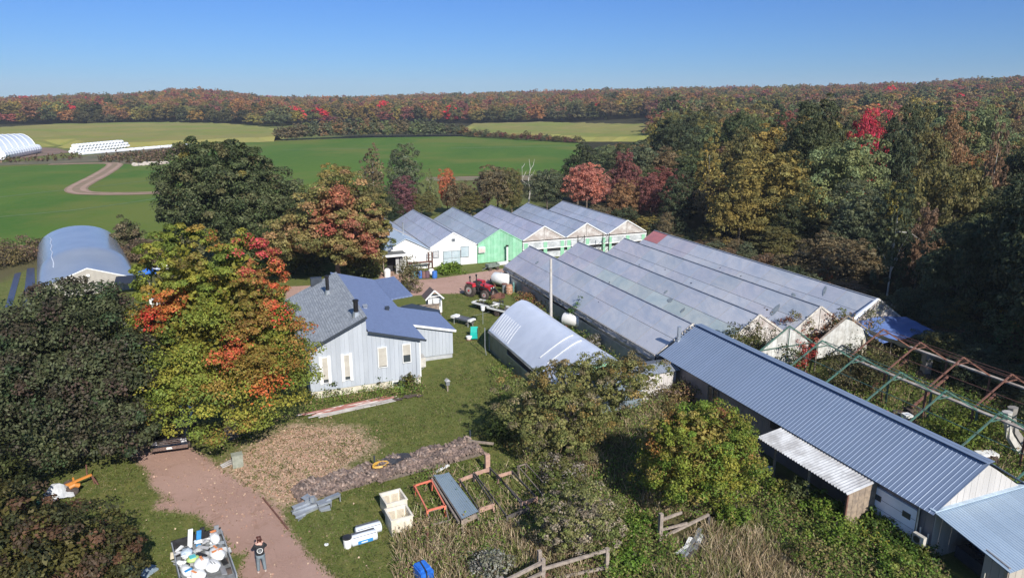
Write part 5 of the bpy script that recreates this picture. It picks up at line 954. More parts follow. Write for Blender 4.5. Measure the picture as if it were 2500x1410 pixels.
t, P_ = frame('raised timber bed covered with a sagging corrugated steel sheet', [(1058, 1160), (1095, 1154), (1168, 1250), (1128, 1268)], .62, wood, [.22, .10, .25, .12], .06)
q0, q1, q2, q3 = P_; cm_ = MB(); n1_, n2_ = 34, 12
for i in range(n1_ + 1):
    for j in range(n2_ + 1):
        u, v = i / n1_, j / n2_; p_ = (q0.lerp(q1, u)).lerp(q3.lerp(q2, u), v); z = .66 + (.028 if (i % 4) in (1, 2) else 0) - .10 * math.sin(math.pi * u) * math.sin(math.pi * v) - (.05 * math.sin(math.pi * u) if j == 0 else 0); cm_.v.append((p_.x, p_.y, z))
for i in range(n1_):
    for j in range(n2_): k_ = i * (n2_ + 1) + j; cm_.f.append((k_, k_ + n2_ + 1, k_ + n2_ + 2, k_ + 1))
t.part('steel_sheet', cm_, M('blue_steel_sheet', (.33, .40, .44), .4, (.29, .36, .40), 1, metal=.3), True); t.part('edge_rail', MB().bar(q0 + Vector((-.12, -.1, -.1)), q3 + Vector((-.16, 0, -.1)), .09, .12), wood, True)
pinkw = M('pinkish_plank', (.46, .29, .22), .85, (.36, .22, .17), 4)
darkw = M('dark_weathered', (.105, .09, .085), .9, (.06, .052, .05), 4)
frame('first open timber bed right of the steel-covered one', [(1122, 1168), (1155, 1155), (1205, 1228), (1168, 1240)], .5, wood, [.2, .1, .24, .1], .05, mats=[pinkw, darkw, pinkw, darkw])
frame('second open timber bed with leaning inner rails and tall corner post', [(1158, 1152), (1196, 1140), (1290, 1238), (1238, 1258)], .5, wood, [.22, .1, .2, .1], .05, mats=[pinkw, darkw, darkw, darkw])
frame('third open timber bed, partly broken, shaded by the fruit tree', [(1215, 1158), (1250, 1148), (1310, 1212), (1272, 1226)], .5, wood, [.18, .1, .2, .1], .05, mats=[pinkw, darkw, pinkw, darkw])
frame('fourth rail-like frame nearly swallowed by weeds', [(1265, 1136), (1284, 1130), (1345, 1195), (1325, 1205)], .55, wood, .06, .04)
t = px_thing('post', 'stout reddish post behind the second timber bed', 'post', 1190, 1150); t.part('post', MB().box(-.13, -.1, 0, .13, .1, 1.05), pinkw)
t = px_thing('broken_stake', 'broken red stake in the dry grass under the coral frame', 'stake', 1042, 1330, .2); t.part('stake', MB().bar((0, 0, 0), (.1, .05, .6), .06), rust)
# --- fences
def gate(label, px, py, pxs, name='timber_fence'):
    t = px_thing(name, label, 'fence', px, py); return t
fw = M('fence_wood', (.34, .28, .23), .85, (.22, .18, .15), 5, .3)
p0 = GL(1610, 1322); p1 = GL(1728, 1290); t = T('timber_gate', 'leaning weathered rail gate below the orange-tinged tree', 'gate', *p0); v0 = Vector((*p0, 0)); v1 = Vector((*p1, 0))
t.part('post', MB().bar(v0, v0 + Vector((0, 0, 1.5)), .17), fw, True); t.part('post', MB().bar(v1, v1 + Vector((0, 0, .7)), .12), darkw, True)
t.part('rail', MB().bar(v0 + Vector((.1, 0, .2)), v1 + Vector((0, 0, .78)), .1, .11), fw, True); t.part('rail', MB().bar(v0 + Vector((.05, 0, .62)), v0.lerp(v1, .55) + Vector((0, 0, .62)), .08, .11), fw, True); t.part('rail', MB().bar(v0 + Vector((.05, 0, 1.15)), v0.lerp(v1, .42) + Vector((0, 0, 1.28)), .08, .12), fw, True)
a = Vector((*GL(1480, 1398), 0)); b = Vector((*GL(1325, 1425), 0)); c = Vector((*GL(1225, 1470), 0)); t = T('timber_fence', 'broken grey post-and-rail fence along the bottom of the weeds', 'fence', b.x, b.y)
for p_, hh in ((a, 1.25), (b, 1.25), (c, 1.2), (b + Vector((.15, .7, 0)), 1.15)): t.part('post', MB().bar(p_, p_ + Vector((0, 0, hh)), .16), fw, True)
t.part('rail', MB().bar(a + Vector((0, 0, 1.15)), b + Vector((0, 0, .75)), .09, .13), fw, True); t.part('rail', MB().bar(a + Vector((-.1, 0, .3)), b + Vector((.5, -.1, .2)), .09, .11), fw, True)
t.part('rail', MB().bar(b + Vector((0, 0, 1.1)), c + Vector((0, 0, .95)), .1, .14), fw, True); t.part('rail', MB().bar(b + Vector((.1, 0, .6)), c + Vector((0, 0, .5)), .09, .13), fw, True); t.part('rail', MB().bar(b + Vector((.3, .1, .35)), c + Vector((.1, 0, .15)), .09, .11), rust, True)
t = px_thing('metal_sheets', 'crumpled white and grey metal sheets in tall dry grass', 'scrap metal', 1690, 1340, .5)
for k_ in range(9): t.part('metal_sheet', MB().obox((rn.uniform(-.9, .9), rn.uniform(-.2, .2), .28 + rn.uniform(-.04, .1)), (rn.uniform(.4, 1.1), rn.uniform(.12, .3), .015), rz=rn.uniform(-.3, .3), rx=rn.uniform(-.5, .5)), white if k_ % 3 == 0 else galv)
t.part('base_pallet', MB().box(-1.1, -.3, 0, 1.1, .3, .25), darkw)
x, y = GL(1548, 992); t = T('step_ladder', 'yellow wooden ladder leaning at the small grey shed', 'ladder', x, y + .3); t.part('rail', MB().bar((-.25, 0, 0), (0, .35, 1.9), .07), M('yellow_wood', (.58, .34, .09), .7)); t.part('rail', MB().bar((.15, 0, 0), (.22, .35, 1.9), .07), MATS['yellow_wood'])
for q in range(5): f_ = .15 + q * .17; t.part('rung', MB().bar((-.25 + .25 * f_, .35 * f_, 1.9 * f_), (.15 + .07 * f_, .35 * f_, 1.9 * f_), .04), MATS['yellow_wood'])
# pipe on the ground
a = Vector((*GL(642, 1216), 0)); b = Vector((*GL(703, 1292), 0)); t = T('rusty_pipe', 'long rusty pipe lying along the edge of the driveway', 'pipe', *((a + b) / 2).xy); t.part('pipe', MB().tube([a + Vector((0, 0, .05)), b + Vector((0, 0, .05))], .045, 8), rust, True)
t = px_thing('concrete_post', 'short square concrete post under the multicoloured maple', 'post', 581, 1137, .1); t.part('post', MB().box(-.28, -.22, 0, .28, .22, .72), M('post_concrete', (.30, .31, .25), .9, (.22, .23, .18), 4)); t.part('cap', MB().box(-.3, -.24, .72, .3, .24, .76), MATS['post_concrete'])
t = px_thing('plank_bundle', 'small bundle of grey boards by the concrete post', 'boards', 556, 1135, .55)
for q in range(3): t.part('board', MB().obox((0, q * .1 - .1, .06 + q * .05), (.8, .1, .03), rz=q * .06), greyw)
# --- person
x, y = G(640, 1396); pr_ = bpy.data.objects.new('person', None); COL.objects.link(pr_); pr_.location = (x, y, 0); props(pr_, 'person seen from behind in black t-shirt with a round white emblem, grey trousers', 'person')
pr_.rotation_euler = (0, 0, math.radians(22))
def skinned(name, verts, edges, radii, mat, root=0, sub=2, parent=pr_):
    me_ = bpy.data.meshes.new(name); me_.from_pydata(verts, edges, []); o = ob(name, me_, parent); me_.materials.append(mat); sk = o.modifiers.new('Skin', 'SKIN'); sk.use_smooth_shade = True; o.modifiers.new('Subdivision', 'SUBSURF').levels = sub; o.modifiers[-1].render_levels = sub
    for i, r_ in enumerate(radii): me_.skin_vertices[0].data[i].radius = r_ if isinstance(r_, tuple) else (r_, r_); me_.skin_vertices[0].data[i].use_root = (i == root)
    return o
bv = [(0, 0, .92), (0, 0, 1.10), (0, .01, 1.30), (0, .02, 1.42), (0, .02, 1.48), (0, .05, 1.56), (0, .06, 1.64),
      (-.10, 0, .88), (-.12, .01, .50), (-.14, -.02, .09), (-.15, .10, .05), (.10, 0, .88), (.12, .01, .50), (.14, -.02, .09), (.15, .10, .05),
      (-.17, .01, 1.39), (-.26, .10, 1.16), (-.14, .30, 1.30), (-.06, .36, 1.38), (.17, .01, 1.39), (.27, .10, 1.18), (.14, .30, 1.30), (.06, .36, 1.38)]
be = [(0, 1), (1, 2), (2, 3), (3, 4), (4, 5), (5, 6), (0, 7), (7, 8), (8, 9), (9, 10), (0, 11), (11, 12), (12, 13), (13, 14), (3, 15), (15, 16), (16, 17), (17, 18), (3, 19), (19, 20), (20, 21), (21, 22)]
br_ = [(.15, .10), (.13, .09), (.16, .10), (.12, .08), .05, .085, .08, .085, .06, .042, .035, .085, .06, .042, .035, .06, .045, .033, .028, .06, .045, .033, .028]
body = skinned('body', bv, be, br_, skin)
for s in (-1, 1):
    for q in range(5):
        L0 = (.05, .075, .085, .08, .06)[q]; bx = s * .06 + (q - 2) * .018 * -s; base = Vector((bx if q else s * .085, .375, 1.395)); e = base + Vector((-s * .012, .02, L0 * .6)); f_ = e + Vector((-s * .02, -.012, L0 * .4))
        skinned('finger', [tuple(base - Vector((0, .02, .03))), tuple(base), tuple(e), tuple(f_)], [(0, 1), (1, 2), (2, 3)], [.011, .010, .009, .007], skin, sub=1)
skinned('shirt', [(0, 0, .84), (0, 0, 1.0), (0, 0, 1.2), (0, .01, 1.34), (0, .015, 1.43), (-.17, .01, 1.37), (-.27, .07, 1.20), (.17, .01, 1.37), (.28, .07, 1.21)], [(0, 1), (1, 2), (2, 3), (3, 4), (3, 5), (5, 6), (3, 7), (7, 8)], [(.20, .135), (.195, .13), (.185, .13), (.19, .12), (.09, .07), .088, .075, .088, .075], shirt_m)
skinned('trousers', [(0, 0, .92), (-.10, 0, .84), (-.12, .01, .50), (-.14, -.02, .10), (.10, 0, .84), (.12, .01, .50), (.14, -.02, .10)], [(0, 1), (1, 2), (2, 3), (0, 4), (4, 5), (5, 6)], [(.16, .115), .105, .08, .068, .105, .08, .068], denim)
for s in (-1, 1): skinned('shoe', [(s * .14, -.05, .06), (s * .15, .05, .055), (s * .16, .15, .04)], [(0, 1), (1, 2)], [.055, .05, .038], M('pale_shoe', (.62, .58, .52), .6), sub=1)
skinned('hair', [(0, .035, 1.63), (0, .05, 1.70), (0, .0, 1.735), (.02, -.03, 1.60), (.05, -.02, 1.50)], [(0, 1), (1, 2), (0, 3), (3, 4)], [.098, .075, .045, .05, .022], hair_m)
for s in (-1, 1): ob('ear', MB().blob((s * .09, .05, 1.60), (.015, .025, .035), rn).mesh('ear', skin), pr_)
ob('nose', MB().blob((0, .145, 1.58), (.015, .02, .025), rn).mesh('nose', skin), pr_); ob('mouth', MB().blob((0, .135, 1.535), (.028, .008, .008), rn).mesh('mouth', coral), pr_)
for s in (-1, 1): ob('eye', MB().blob((s * .033, .132, 1.61), (.014, .01, .009), rn).mesh('eye', white_pl), pr_)
ring = MB(); n_ = 24
for q in range(n_):
    a = q / n_ * 6.283
    for r_ in (.10, .125): ring.v.append((math.cos(a) * r_, -.142 - .0 + abs(math.cos(a)) * .035, 1.16 + math.sin(a) * r_))
for q in range(n_): i = q * 2; j = (q * 2 + 2) % (2 * n_); ring.f.append((i, j, j + 1, i + 1)); ring.f.append((i + 1, j + 1, j, i))
ob('emblem_ring', ring.mesh('emblem_ring', white), pr_); ob('emblem_disc', MB().poly([(math.cos(q / 16 * 6.283) * .07, -.146 + abs(math.cos(q / 16 * 6.283)) * .02, 1.16 + math.sin(q / 16 * 6.283) * .07) for q in range(16)]).mesh('emblem_disc', grey_pl), pr_)
# --- rubbish trailer
A4 = [Vector((*G(*q), 0)) for q in ((568, 1440), (527, 1318), (430, 1345), (440, 1440))]
dt = bpy.data.objects.new('rubbish_trailer', None); COL.objects.link(dt); cc_ = Vector((*G(500, 1400), 0)); ax = (A4[1] - A4[0]).normalized(); dt.location = cc_; dt.rotation_euler = (0, 0, math.atan2(ax.y, ax.x)); props(dt, 'grey flatbed trailer heaped with rubbish at the edge of the driveway', 'trailer')
def dpart(name, mb, mat, **k): return ob(name, mb.mesh(name, mat, smooth=k.get('smooth', False)), dt)
dpart('bed', MB().box(-2.0, -1.0, .45, 1.75, 1.0, .52), grey_pl); dpart('side_panel', MB().box(-2.0, -1.05, .3, 1.75, -1.0, .9), M('panel_grey', (.30, .32, .34), .5)); dpart('side_panel', MB().box(-2.0, 1.0, .3, 1.75, 1.05, .9), MATS['panel_grey']); dpart('end_panel', MB().box(1.75, -1.05, .3, 1.8, 1.05, .95), black_pl)
for sx in (-.3, -1.1):
    for s in (-.85, .85): dpart('wheel', MB().tube([(sx, s - .1, .32), (sx, s + .1, .32)], .32, 14), rubber)
dpart('drawbar', MB().bar((1.8, 0, .4), (2.3, 0, .35), .1), rust)
orangep = M('orange_print', (.75, .27, .10), .5); teal2 = M('teal_print', (.12, .50, .52), .45)
junkm = [grey_pl, white_pl, M('light_grey_board', (.42, .42, .42), .7), black_pl, M('mid_grey_board', (.26, .26, .27), .7), galv]
def jt(i, lab, cat, name): o = bpy.data.objects.new(name, None); COL.objects.link(o); props(o, lab, cat, 'rubbish on the grey trailer'); return o
def place(o, x, y, z, e=(0, 0, 0)): o.matrix_world = dt.matrix_basis @ Matrix.Translation((x, y, z)) @ Matrix.Rotation(e[2], 4, 'Z') @ Matrix.Rotation(e[0], 4, 'X')
# filled sacks
def sack(lab, x, y, z, sz, e, pr=None, prm=None, mat=white_pl):
    o = jt(0, lab, 'sack', 'rubbish_sack'); place(o, x, y, z, e); mb = MB().blob((0, 0, 0), (sz[0], sz[1], sz[2]), rn, 12, 8, .09); ob('sack', mb.mesh('sack', mat, smooth=True), o)
    for (a, b, c, d) in (pr or []): ob('print', MB().obox((a, b, sz[2] * .93), (c, d, .03), rz=.15).mesh('print', prm), o)
    ob('tied_end', MB().obox((sz[0] * .95, 0, 0), (.12, .25, .05)).mesh('tied_end', mat), o)
sack('white sack with orange lettering patch across its middle, on the load', -.7, .1, 1.0, (.42, .34, .2), (0, 0, 0), [(.1, 0, .35, .1)], orangep)
sack('white sack with a broad orange band near the right side panel', -.35, -.55, 1.02, (.5, .3, .18), (.1, 0, .15), [(0, 0, .12, .45), (.3, -.02, .3, .08)], orangep)
sack('upright white sack with an orange top at the right of the load', .85, -.65, 1.05, (.42, .22, .2), (.05, 0, .05), [(.3, 0, .12, .25)], orangep)
sack('white sack with grey lettering near the bottom edge', -1.1, -.25, 1.02, (.45, .3, .16), (0, 0, .1), [(0, .04, .28, .03), (-.08, -.06, .2, .03)], grey_pl)
sack('white and blue sack at the left side of the load', -.75, .72, .92, (.45, .22, .18), (0, 0, .2), [(-.25, 0, .12, .3)], bluep)
sack('turquoise and yellow patterned sack in the middle of the load', -.15, .4, 1.0, (.22, .26, .12), (0, 0, 0), [(0, 0, .25, .25)], teal2, M('lime_pl', (.45, .6, .2), .5))
sack('white sack with orange stripe at the lower left', -1.3, .35, .95, (.4, .28, .15), (0, 0, .4), [(.1, .1, .3, .07)], orangep)
sack('crumpled clear plastic bag at the upper left of the load', .65, .55, .88, (.28, .26, .14), (0, 0, 0), None, None, M('clear_crumple', (.55, .62, .68), .3, (.40, .48, .56), 5))
jl = ['grey', 'white', 'pale grey', 'black', 'dark grey', 'galvanised']
for q in range(46):
    m_ = rn.randrange(6); o = jt(q, f'{jl[m_]} board scrap {rn.choice(("near the front", "in the middle", "at the left side", "near the black end panel", "at the right side"))} of the trailer load', 'scrap', 'board_scrap'); x_ = rn.uniform(-1.3, 1.55); y_ = rn.uniform(-.85, .9)
    place(o, x_, y_, .62 + rn.uniform(0, .3) * (1 - abs(y_) * .4), (rn.uniform(-.5, .5), 0, rn.uniform(-1.5, 1.5))); ob('board', MB().box(-rn.uniform(.15, .45), -.12, 0, rn.uniform(.1, .4), rn.uniform(.02, .14), rn.uniform(.015, .07)).mesh('board', junkm[m_]), o)
for q in range(20):
    o = jt(q, rn.choice(('white crumpled film scrap on the trailer load', 'grey crumpled film scrap on the trailer load')), 'scrap', 'film_scrap'); place(o, rn.uniform(-1.2, 1.3), rn.uniform(-.8, .9), .85 + rn.uniform(0, .12), (0, 0, rn.uniform(0, 3))); ob('film', MB().blob((0, 0, 0), (rn.uniform(.1, .25), rn.uniform(.06, .16), .06), rn, 7, 5, .45).mesh('film', rn.choice([white_pl, MATS['light_grey_board'], MATS['clear_crumple']])), o)
for q, (x_, y_, hh, m_) in enumerate(((1.55, .35, .9, white_pl), (1.5, 0, .75, MATS['bag_blue']), (1.6, -.15, .8, black_pl), (1.6, -.75, .7, galv), (1.1, 1.1, .3, M('bare_timber', (.62, .55, .42), .8)))):
    o = jt(q, ('white upright panel at the far end of the load', 'blue and white carton at the far end of the load', 'black upright strut beyond the load', 'bent grey metal strut at the far right corner', 'short bare timber poking out at the left')[q], 'scrap', 'upright_scrap'); place(o, x_, y_, .5, (.15, 0, .2)); ob('piece', MB().box(-.03, -.1, 0, .03, .1, hh).mesh('piece', m_), o)
# --- small things bottom-left
t = px_thing('orange_tiller', 'orange farm implement under a pale tarp at the edge of the dark tree', 'implement', 172, 1205, math.radians(20)); orp = M('orange_paint', (.62, .24, .05), .5)
t.part('frame', MB().bar((-.6, 0, .5), (1.1, .15, .65), .1).bar((.2, -.3, .4), (.3, .5, .6), .09), orp); t.part('mudguard', MB().tube([(-.05, -.35, .55), (.2, -.35, .62), (.4, -.35, .5)], .12, 8), orp); t.part('wheel', MB().tube([(.05, -.35, .3), (.05, -.2, .3)], .3, 14), rubber); t.part('wheel', MB().tube([(.05, .35, .3), (.05, .45, .3)], .3, 14), rubber)
t.part('tine', MB().bar((1.1, .15, .6), (1.2, .3, 0), .06), rust); t.part('tine', MB().bar((1.1, .15, .6), (1.3, .0, .05), .06), rust); t.part('lever', MB().bar((.9, .2, .6), (.95, .25, 1.25), .05), rust)
tm = MB()
for j in range(8):
    for i in range(9): u, v = i / 8 - .5, j / 7 - .5; tm.v.append((-.55 + u * 1.3, v * 1.2, max(.12, .85 * math.exp(-(u * u * 4 + v * v * 5)) + rn.uniform(-.05, .05))))
for j in range(7):
    for i in range(8): q = j * 9 + i; tm.f.append((q, q + 1, q + 10, q + 9))
t.part('tarp', tm, M('pale_tarp', (.52, .53, .53), .5, (.42, .43, .44), 3)); t.part('green_sheet', MB().obox((-1.2, -.2, .12), (.5, .7, .03), rz=.5), M('dull_green', (.06, .20, .12), .6))
for px, py, lab in ((318, 1392, 'crumpled white bag left of the folded tarp on the grass'),): t = px_thing('crumpled_bag', lab, 'bag', px, py); t.part('bag', MB().blob((0, 0, .18), (.3, .22, .2), rn, 9, 6, .3), white_pl)
t = px_thing('folded_tarp', 'folded blue-grey tarp lying on the grass at the bottom', 'tarp', 360, 1398, .5); t.part('sheet', MB().obox((0, 0, .06), (.7, .55, .08), rz=.3).obox((.1, .1, .13), (.5, .4, .04), rz=.5), M('grey_blue_tarp', (.33, .40, .45), .5, (.26, .33, .38), 3))
for px, py in ((66, 1130), (70, 1125)): 
    t = px_thing('boulder', 'reddish boulder on the grass left of the dark tree' if px == 66 else 'small grey boulder beside the reddish one', 'boulder', px, py); t.part('rock', MB().blob((0, 0, .15), (.35 if px == 66 else .2, .25, .2), rn, 8, 5, .25), M('red_stone', (.36, .22, .18), .9))
# --- pickup truck under the trees
x, y = G(417, 1110); tk = bpy.data.objects.new('pickup_truck', None); COL.objects.link(tk); tk.location = (x, y, 0); tk.rotation_euler = (0, 0, math.radians(-72)); props(tk, 'black pickup truck with chrome bumper parked in the shade between the two big trees', 'truck')
chrome = M('chrome', (.8, .8, .82), .12, metal=1); blk = M('black_car_paint', (.015, .015, .018), .18, spec=.8)
def tp(name, mb, mat, smooth=False): return ob(name, mb.mesh(name, mat, smooth=smooth), tk)
# local +x = front of the truck, toward the camera
bm = MB(); bm.box(-4.6, -.95, .55, 0, .95, 1.05); bm.v += [(-1.2, -.95, 1.05), (0, -.90, 1.02), (0, .90, 1.02), (-1.2, .95, 1.05), (-1.2, -.85, 1.16), (-.1, -.8, 1.08), (-.1, .8, 1.08), (-1.2, .85, 1.16)]; i = len(bm.v) - 8; bm.f += [(i + 4, i + 5, i + 6, i + 7), (i, i + 1, i + 5, i + 4), (i + 1, i + 2, i + 6, i + 5), (i + 2, i + 3, i + 7, i + 6)]; tp('body', bm, blk)
cb_ = MB(); cb_.v = [(-1.25, -.85, 1.1), (-1.85, -.72, 1.7), (-2.9, -.72, 1.72), (-3.1, -.85, 1.1), (-1.25, .85, 1.1), (-1.85, .72, 1.7), (-2.9, .72, 1.72), (-3.1, .85, 1.1)]; cb_.f = [(0, 1, 2, 3), (7, 6, 5, 4), (1, 5, 6, 2), (0, 4, 5, 1), (3, 2, 6, 7)]; tp('cab', cb_, blk); tp('windscreen', MB().poly([(-1.29, -.75, 1.16), (-1.29, .75, 1.16), (-1.78, .66, 1.66), (-1.78, -.66, 1.66)]), glass)
tp('bumper', MB().box(0, -.98, .42, .16, .98, .62), chrome); tp('grille', MB().box(0, -.6, .68, .05, .6, .98), black_pl)
for z in (.74, .84, .94): tp('grille_bar', MB().box(.05, -.6, z, .08, .6, z + .03), chrome)
for s in (-.77, .77): tp('headlight', MB().box(0, s - .15, .75, .06, s + .15, .96), M('lamp_glass', (.75, .75, .75), .1, spec=1))
tp('number_plate', MB().box(.165, -.15, .46, .175, .15, .58), white)
for sx in (-.8, -3.8):
    for s in (-.9, .9): o = tp('wheel', MB().tube([(sx, s - .12, .38), (sx, s + .12, .38)], .38, 18), rubber); ob('rim', MB().tube([(sx, s - .13, .38), (sx, s + .13, .38)], .22, 12).mesh('rim', chrome), o)
# --- left: black mulch strips, blue tarp, white stuff by the hoop house
for k_, pts in enumerate(([(66, 655), (84, 654), (88, 742), (55, 750)], [(36, 668), (52, 665), (30, 745), (12, 752)])): 
    P_ = [GL(*q) for q in pts]; c_ = np.mean(P_, 0); t = T('mulch_strip', ('wide dark mulch film strip beside the hoop house', 'narrower torn dark mulch film strip farther left')[k_], 'mulch film', *c_); t.part('film', MB().poly([(x, y, .04) for x, y in P_]), mulch_film, True)
t = px_thing('blue_tarp_heap', 'bright blue tarp heap with white film at the right of the hoop house', 'tarp', 362, 666); 
tm = MB()
for j in range(7):
    for i in range(9): u, v = i / 8 - .5, j / 6 - .5; tm.v.append((u * 3.0, v * 1.8, max(.03, .55 * math.cos(u * 3) * math.cos(v * 3) + rn.uniform(-.1, .1))))
for j in range(6):
    for i in range(8): q = j * 9 + i; tm.f.append((q, q + 1, q + 10, q + 9))
t.part('tarp', tm, tarp_blue)
t = px_thing('white_film_heap', 'white film heap touching the blue tarp', 'film', 388, 660); t.part('film', MB().blob((0, 0, .3), (1.1, .8, .45), rn, 12, 6, .25), white_pl)
t = px_thing('black_shelter', 'black-roofed low shelter between the hoop house and the maple', 'shelter', 330, 715); t.part('roof', MB().obox((0, 0, 1.5), (3.4, 2.4, .08), rx=.12), black_pl)
for sx in (-1.6, 1.55):
    for s in (-1.1, 1.1): t.part('post', MB().box(sx, s - .04, 0, sx + .08, s + .04, 1.5), wood)
for q, (px, py, lab) in enumerate(((368, 742, 'white pipe leaning by the black shelter'), (374, 744, 'second white pipe leaning nearer the maple'))): t = px_thing('white_pipe', lab, 'pipe', px, py); t.part('pipe', MB().tube([(0, 0, 0), (-.1, .1, 1.3)], .07, 8), white_pl)
t = px_thing('white_crate', 'white and pink crates piled behind the orange maple branch', 'crate', 385, 745); t.part('crate', MB().obox((0, 0, .35), (1.0, .7, .7)), white_pl); t.part('crate', MB().obox((.6, -.5, .25), (.8, .6, .5), rz=.3), M('pinkish_pl', (.62, .42, .36), .6))
for q in range(7):
    px = 398 + q * 9; t = px_thing('fence_post', 'bleached fence post at the field edge between hoop house and dark tree', 'post', px, 618 - q * 2, group='fence posts at the field edge'); t.part('post', MB().box(-.08, -.08, 0, .08, .08, 1.5), M('bleached_wood', (.45, .40, .34), .9))
# field stones along the track
for q in range(26):
    px = 330 + q * 3.1 + rn.uniform(-1, 1); t = px_thing('field_stone', 'pale field stone in the row beside the dirt track', 'stone', px, 405 - (px - 330) * .06 + rn.uniform(-1.2, 1), group='field stones by the track'); s_ = rn.uniform(.5, 1.0); t.part('stone', MB().blob((0, 0, s_ * .35), (s_, s_ * .8, s_ * .6), rn, 7, 5, .2), M('pale_stone', (.48, .42, .36), .9))
t = px_thing('blue_tarp_scrap', 'scrap of blue tarp among bushes behind the big greenhouse', 'tarp', 1922, 624, z=1.2); t.o.location.z = 0; t.part('tarp', MB().blob((0, 0, 1.2), (.7, .5, .25), rn, 9, 5, .35), tarp_blue); t.part('pile', MB().blob((0, 0, .5), (.6, .5, .8), rn, 8, 5, .2), soil)
# --- derelict greenhouse frames
def gframe(label, lxr, lys, half, ridge, eave, mat, group, openl=True, extra=None):
    t = T('bare_greenhouse', label, 'greenhouse frame', lxr, (lys[0] + lys[-1]) / 2)
    for y_ in lys:
        t.part('truss', MB().bar((lxr - half, y_, eave), (lxr, y_, ridge), .075, .09), mat, True); t.part('truss', MB().bar((lxr, y_, ridge), (lxr + half, y_, eave), .075, .09), mat, True)
        t.part('tie', MB().bar((lxr - .55, y_, ridge - .42), (lxr + .55, y_, ridge - .42), .05, .06), mat, True)
        for s in (-1, 1): t.part('post', MB().box(lxr + s * half - .05, y_ - .05, 0, lxr + s * half + .05, y_ + .05, eave), mat, True)
    y0, y1 = lys[-1] - 3.5, lys[0]
    for s in (-1, 1):
        for f_ in (.08, .55): t.part('purlin', MB().bar((lxr + s * half * f_, y0, ridge - (ridge - eave) * f_ + .06), (lxr + s * half * f_, y1, ridge - (ridge - eave) * f_ + .06), .035), extra or mat, True)
    t.part('gutter', MB().bar((lxr + half, y0, eave), (lxr + half, y1, eave), .28, .09), M('gutter_pale', (.42, .38, .34), .8, (.24, .19, .16), 2), True)
    return t
g_ = gframe('bare green-painted greenhouse frame overgrown behind the metal shed', 36.6, [35, 31.9, 28.8, 25.8, 22.7, 19.6], 2.95, 4.0, 2.3, green_steel, '')
t = gframe('bare rusty greenhouse frame farther right beside the dark woods', 42.5, [35.3, 32.3, 29.2, 26.1, 23, 20], 2.9, 4.0, 2.3, rust, '')
for k_ in range(3): y_ = 33.6 - k_ * 3.3; t.part('fallen_beam', MB().bar((40.0, y_, .5), (44.6, y_ + 1.2, 1.5), .12), rust, True)
e_ = T('gable_remnant', 'white boarded gable remnant at the end of the green frame', 'wall', 36.6, 38.2)
boards(e_, 'wall_board', 34.0, 38.6, 38.2, lambda x: max(.6, min(2.0 + (x - 33.6) * .65, 3.95 - (x - 36.6) * .62)), lambda x: .4 if x < 36 else 1.2, .42, M('aged_white', (.56, .56, .53), .8, (.36, .35, .32), 2, obj=True), var=.12)
e_.part('post', MB().box(33.9, 38.2, 0, 34.0, 38.3, 2.2), wood, True); e_.part('post', MB().box(38.6, 38.2, 0, 38.7, 38.3, 2.6), wood, True); e_.part('gable_bar', MB().bar((33.4, 38.1, 2.1), (36.6, 38.1, 4.1), .08, .1).bar((36.6, 38.1, 4.1), (39.4, 38.1, 2.3), .08, .1).bar((34, 38.05, 2.6), (39, 38.05, 2.6), .05).bar((36.6, 38.05, 1), (36.6, 38.05, 4), .05), green_steel, True)
e_ = T('gable_remnant', 'white film-patched gable remnant at the end of the rusty frame', 'wall', 42.5, 38.6)
boards(e_, 'wall_board', 40.0, 44.9, 38.6, lambda x: max(.6, min(2.1 + (x - 39.7) * .62, 3.95 - (x - 42.5) * .62)), lambda x: 1.0, .6, MATS['aged_white'], var=.1); e_.part('post', MB().box(39.9, 38.6, 0, 40, 38.7, 2.0), wood, True); e_.part('post', MB().box(44.9, 38.6, 0, 45, 38.7, 2.0), wood, True); e_.part('gable_bar', MB().bar((39.4, 38.5, 2.1), (42.5, 38.5, 4.1), .07, .1).bar((42.5, 38.5, 4.1), (45.4, 38.5, 2.3), .07, .1), wood, True); e_.part('hanging_post', MB().box(44.3, 38.4, .6, 44.45, 38.5, 2.0), M('bare_timber', (.62, .55, .42), .8), True)
e_ = T('torn_film', 'torn grey film draped from the roof line of the rusty frame', 'film', 45.8, 36.8); tm = MB()
for j in range(5):
    for i in range(13): u = i / 12; tm.v.append((44.3 + 2.2 * u + j * .2, 38.4 - 4.4 * u, 2.9 - 1.0 * u - j * .16 + rn.uniform(-.06, .06)))
for j in range(4):
    for i in range(12): q = j * 13 + i; tm.f.append((q + 13, q + 14, q + 1, q))
e_.part('film', tm, M('torn_film', (.40, .41, .44), .5, (.30, .31, .34), 3), True); e_.part('support', MB().bar((45.6, 37, 0), (45.6, 37, 2.2), .08), wood, True)
for q, (lx, ly, lab) in enumerate(((40.3, 24.6, 'pale film hanging in a long strip from the green frame gutter'), (41.2, 24.9, 'darker film strip hanging beside the pale one'))):
    e_ = T('hanging_film', lab, 'film', lx, ly); pts = [(0, 0, 2.6), (.05, -.05, 1.9), (.2, -.25, 1.1), (.5, -.7, .35), (.8, -1.2, .12)]; e_.part('strip', MB().tube(pts, [.28, .2, .22, .26, .12], 7), M('hanging_pale', (.55, .53, .48), .6, (.40, .38, .34), 3) if q == 0 else M('hanging_dark', (.30, .28, .25), .6))
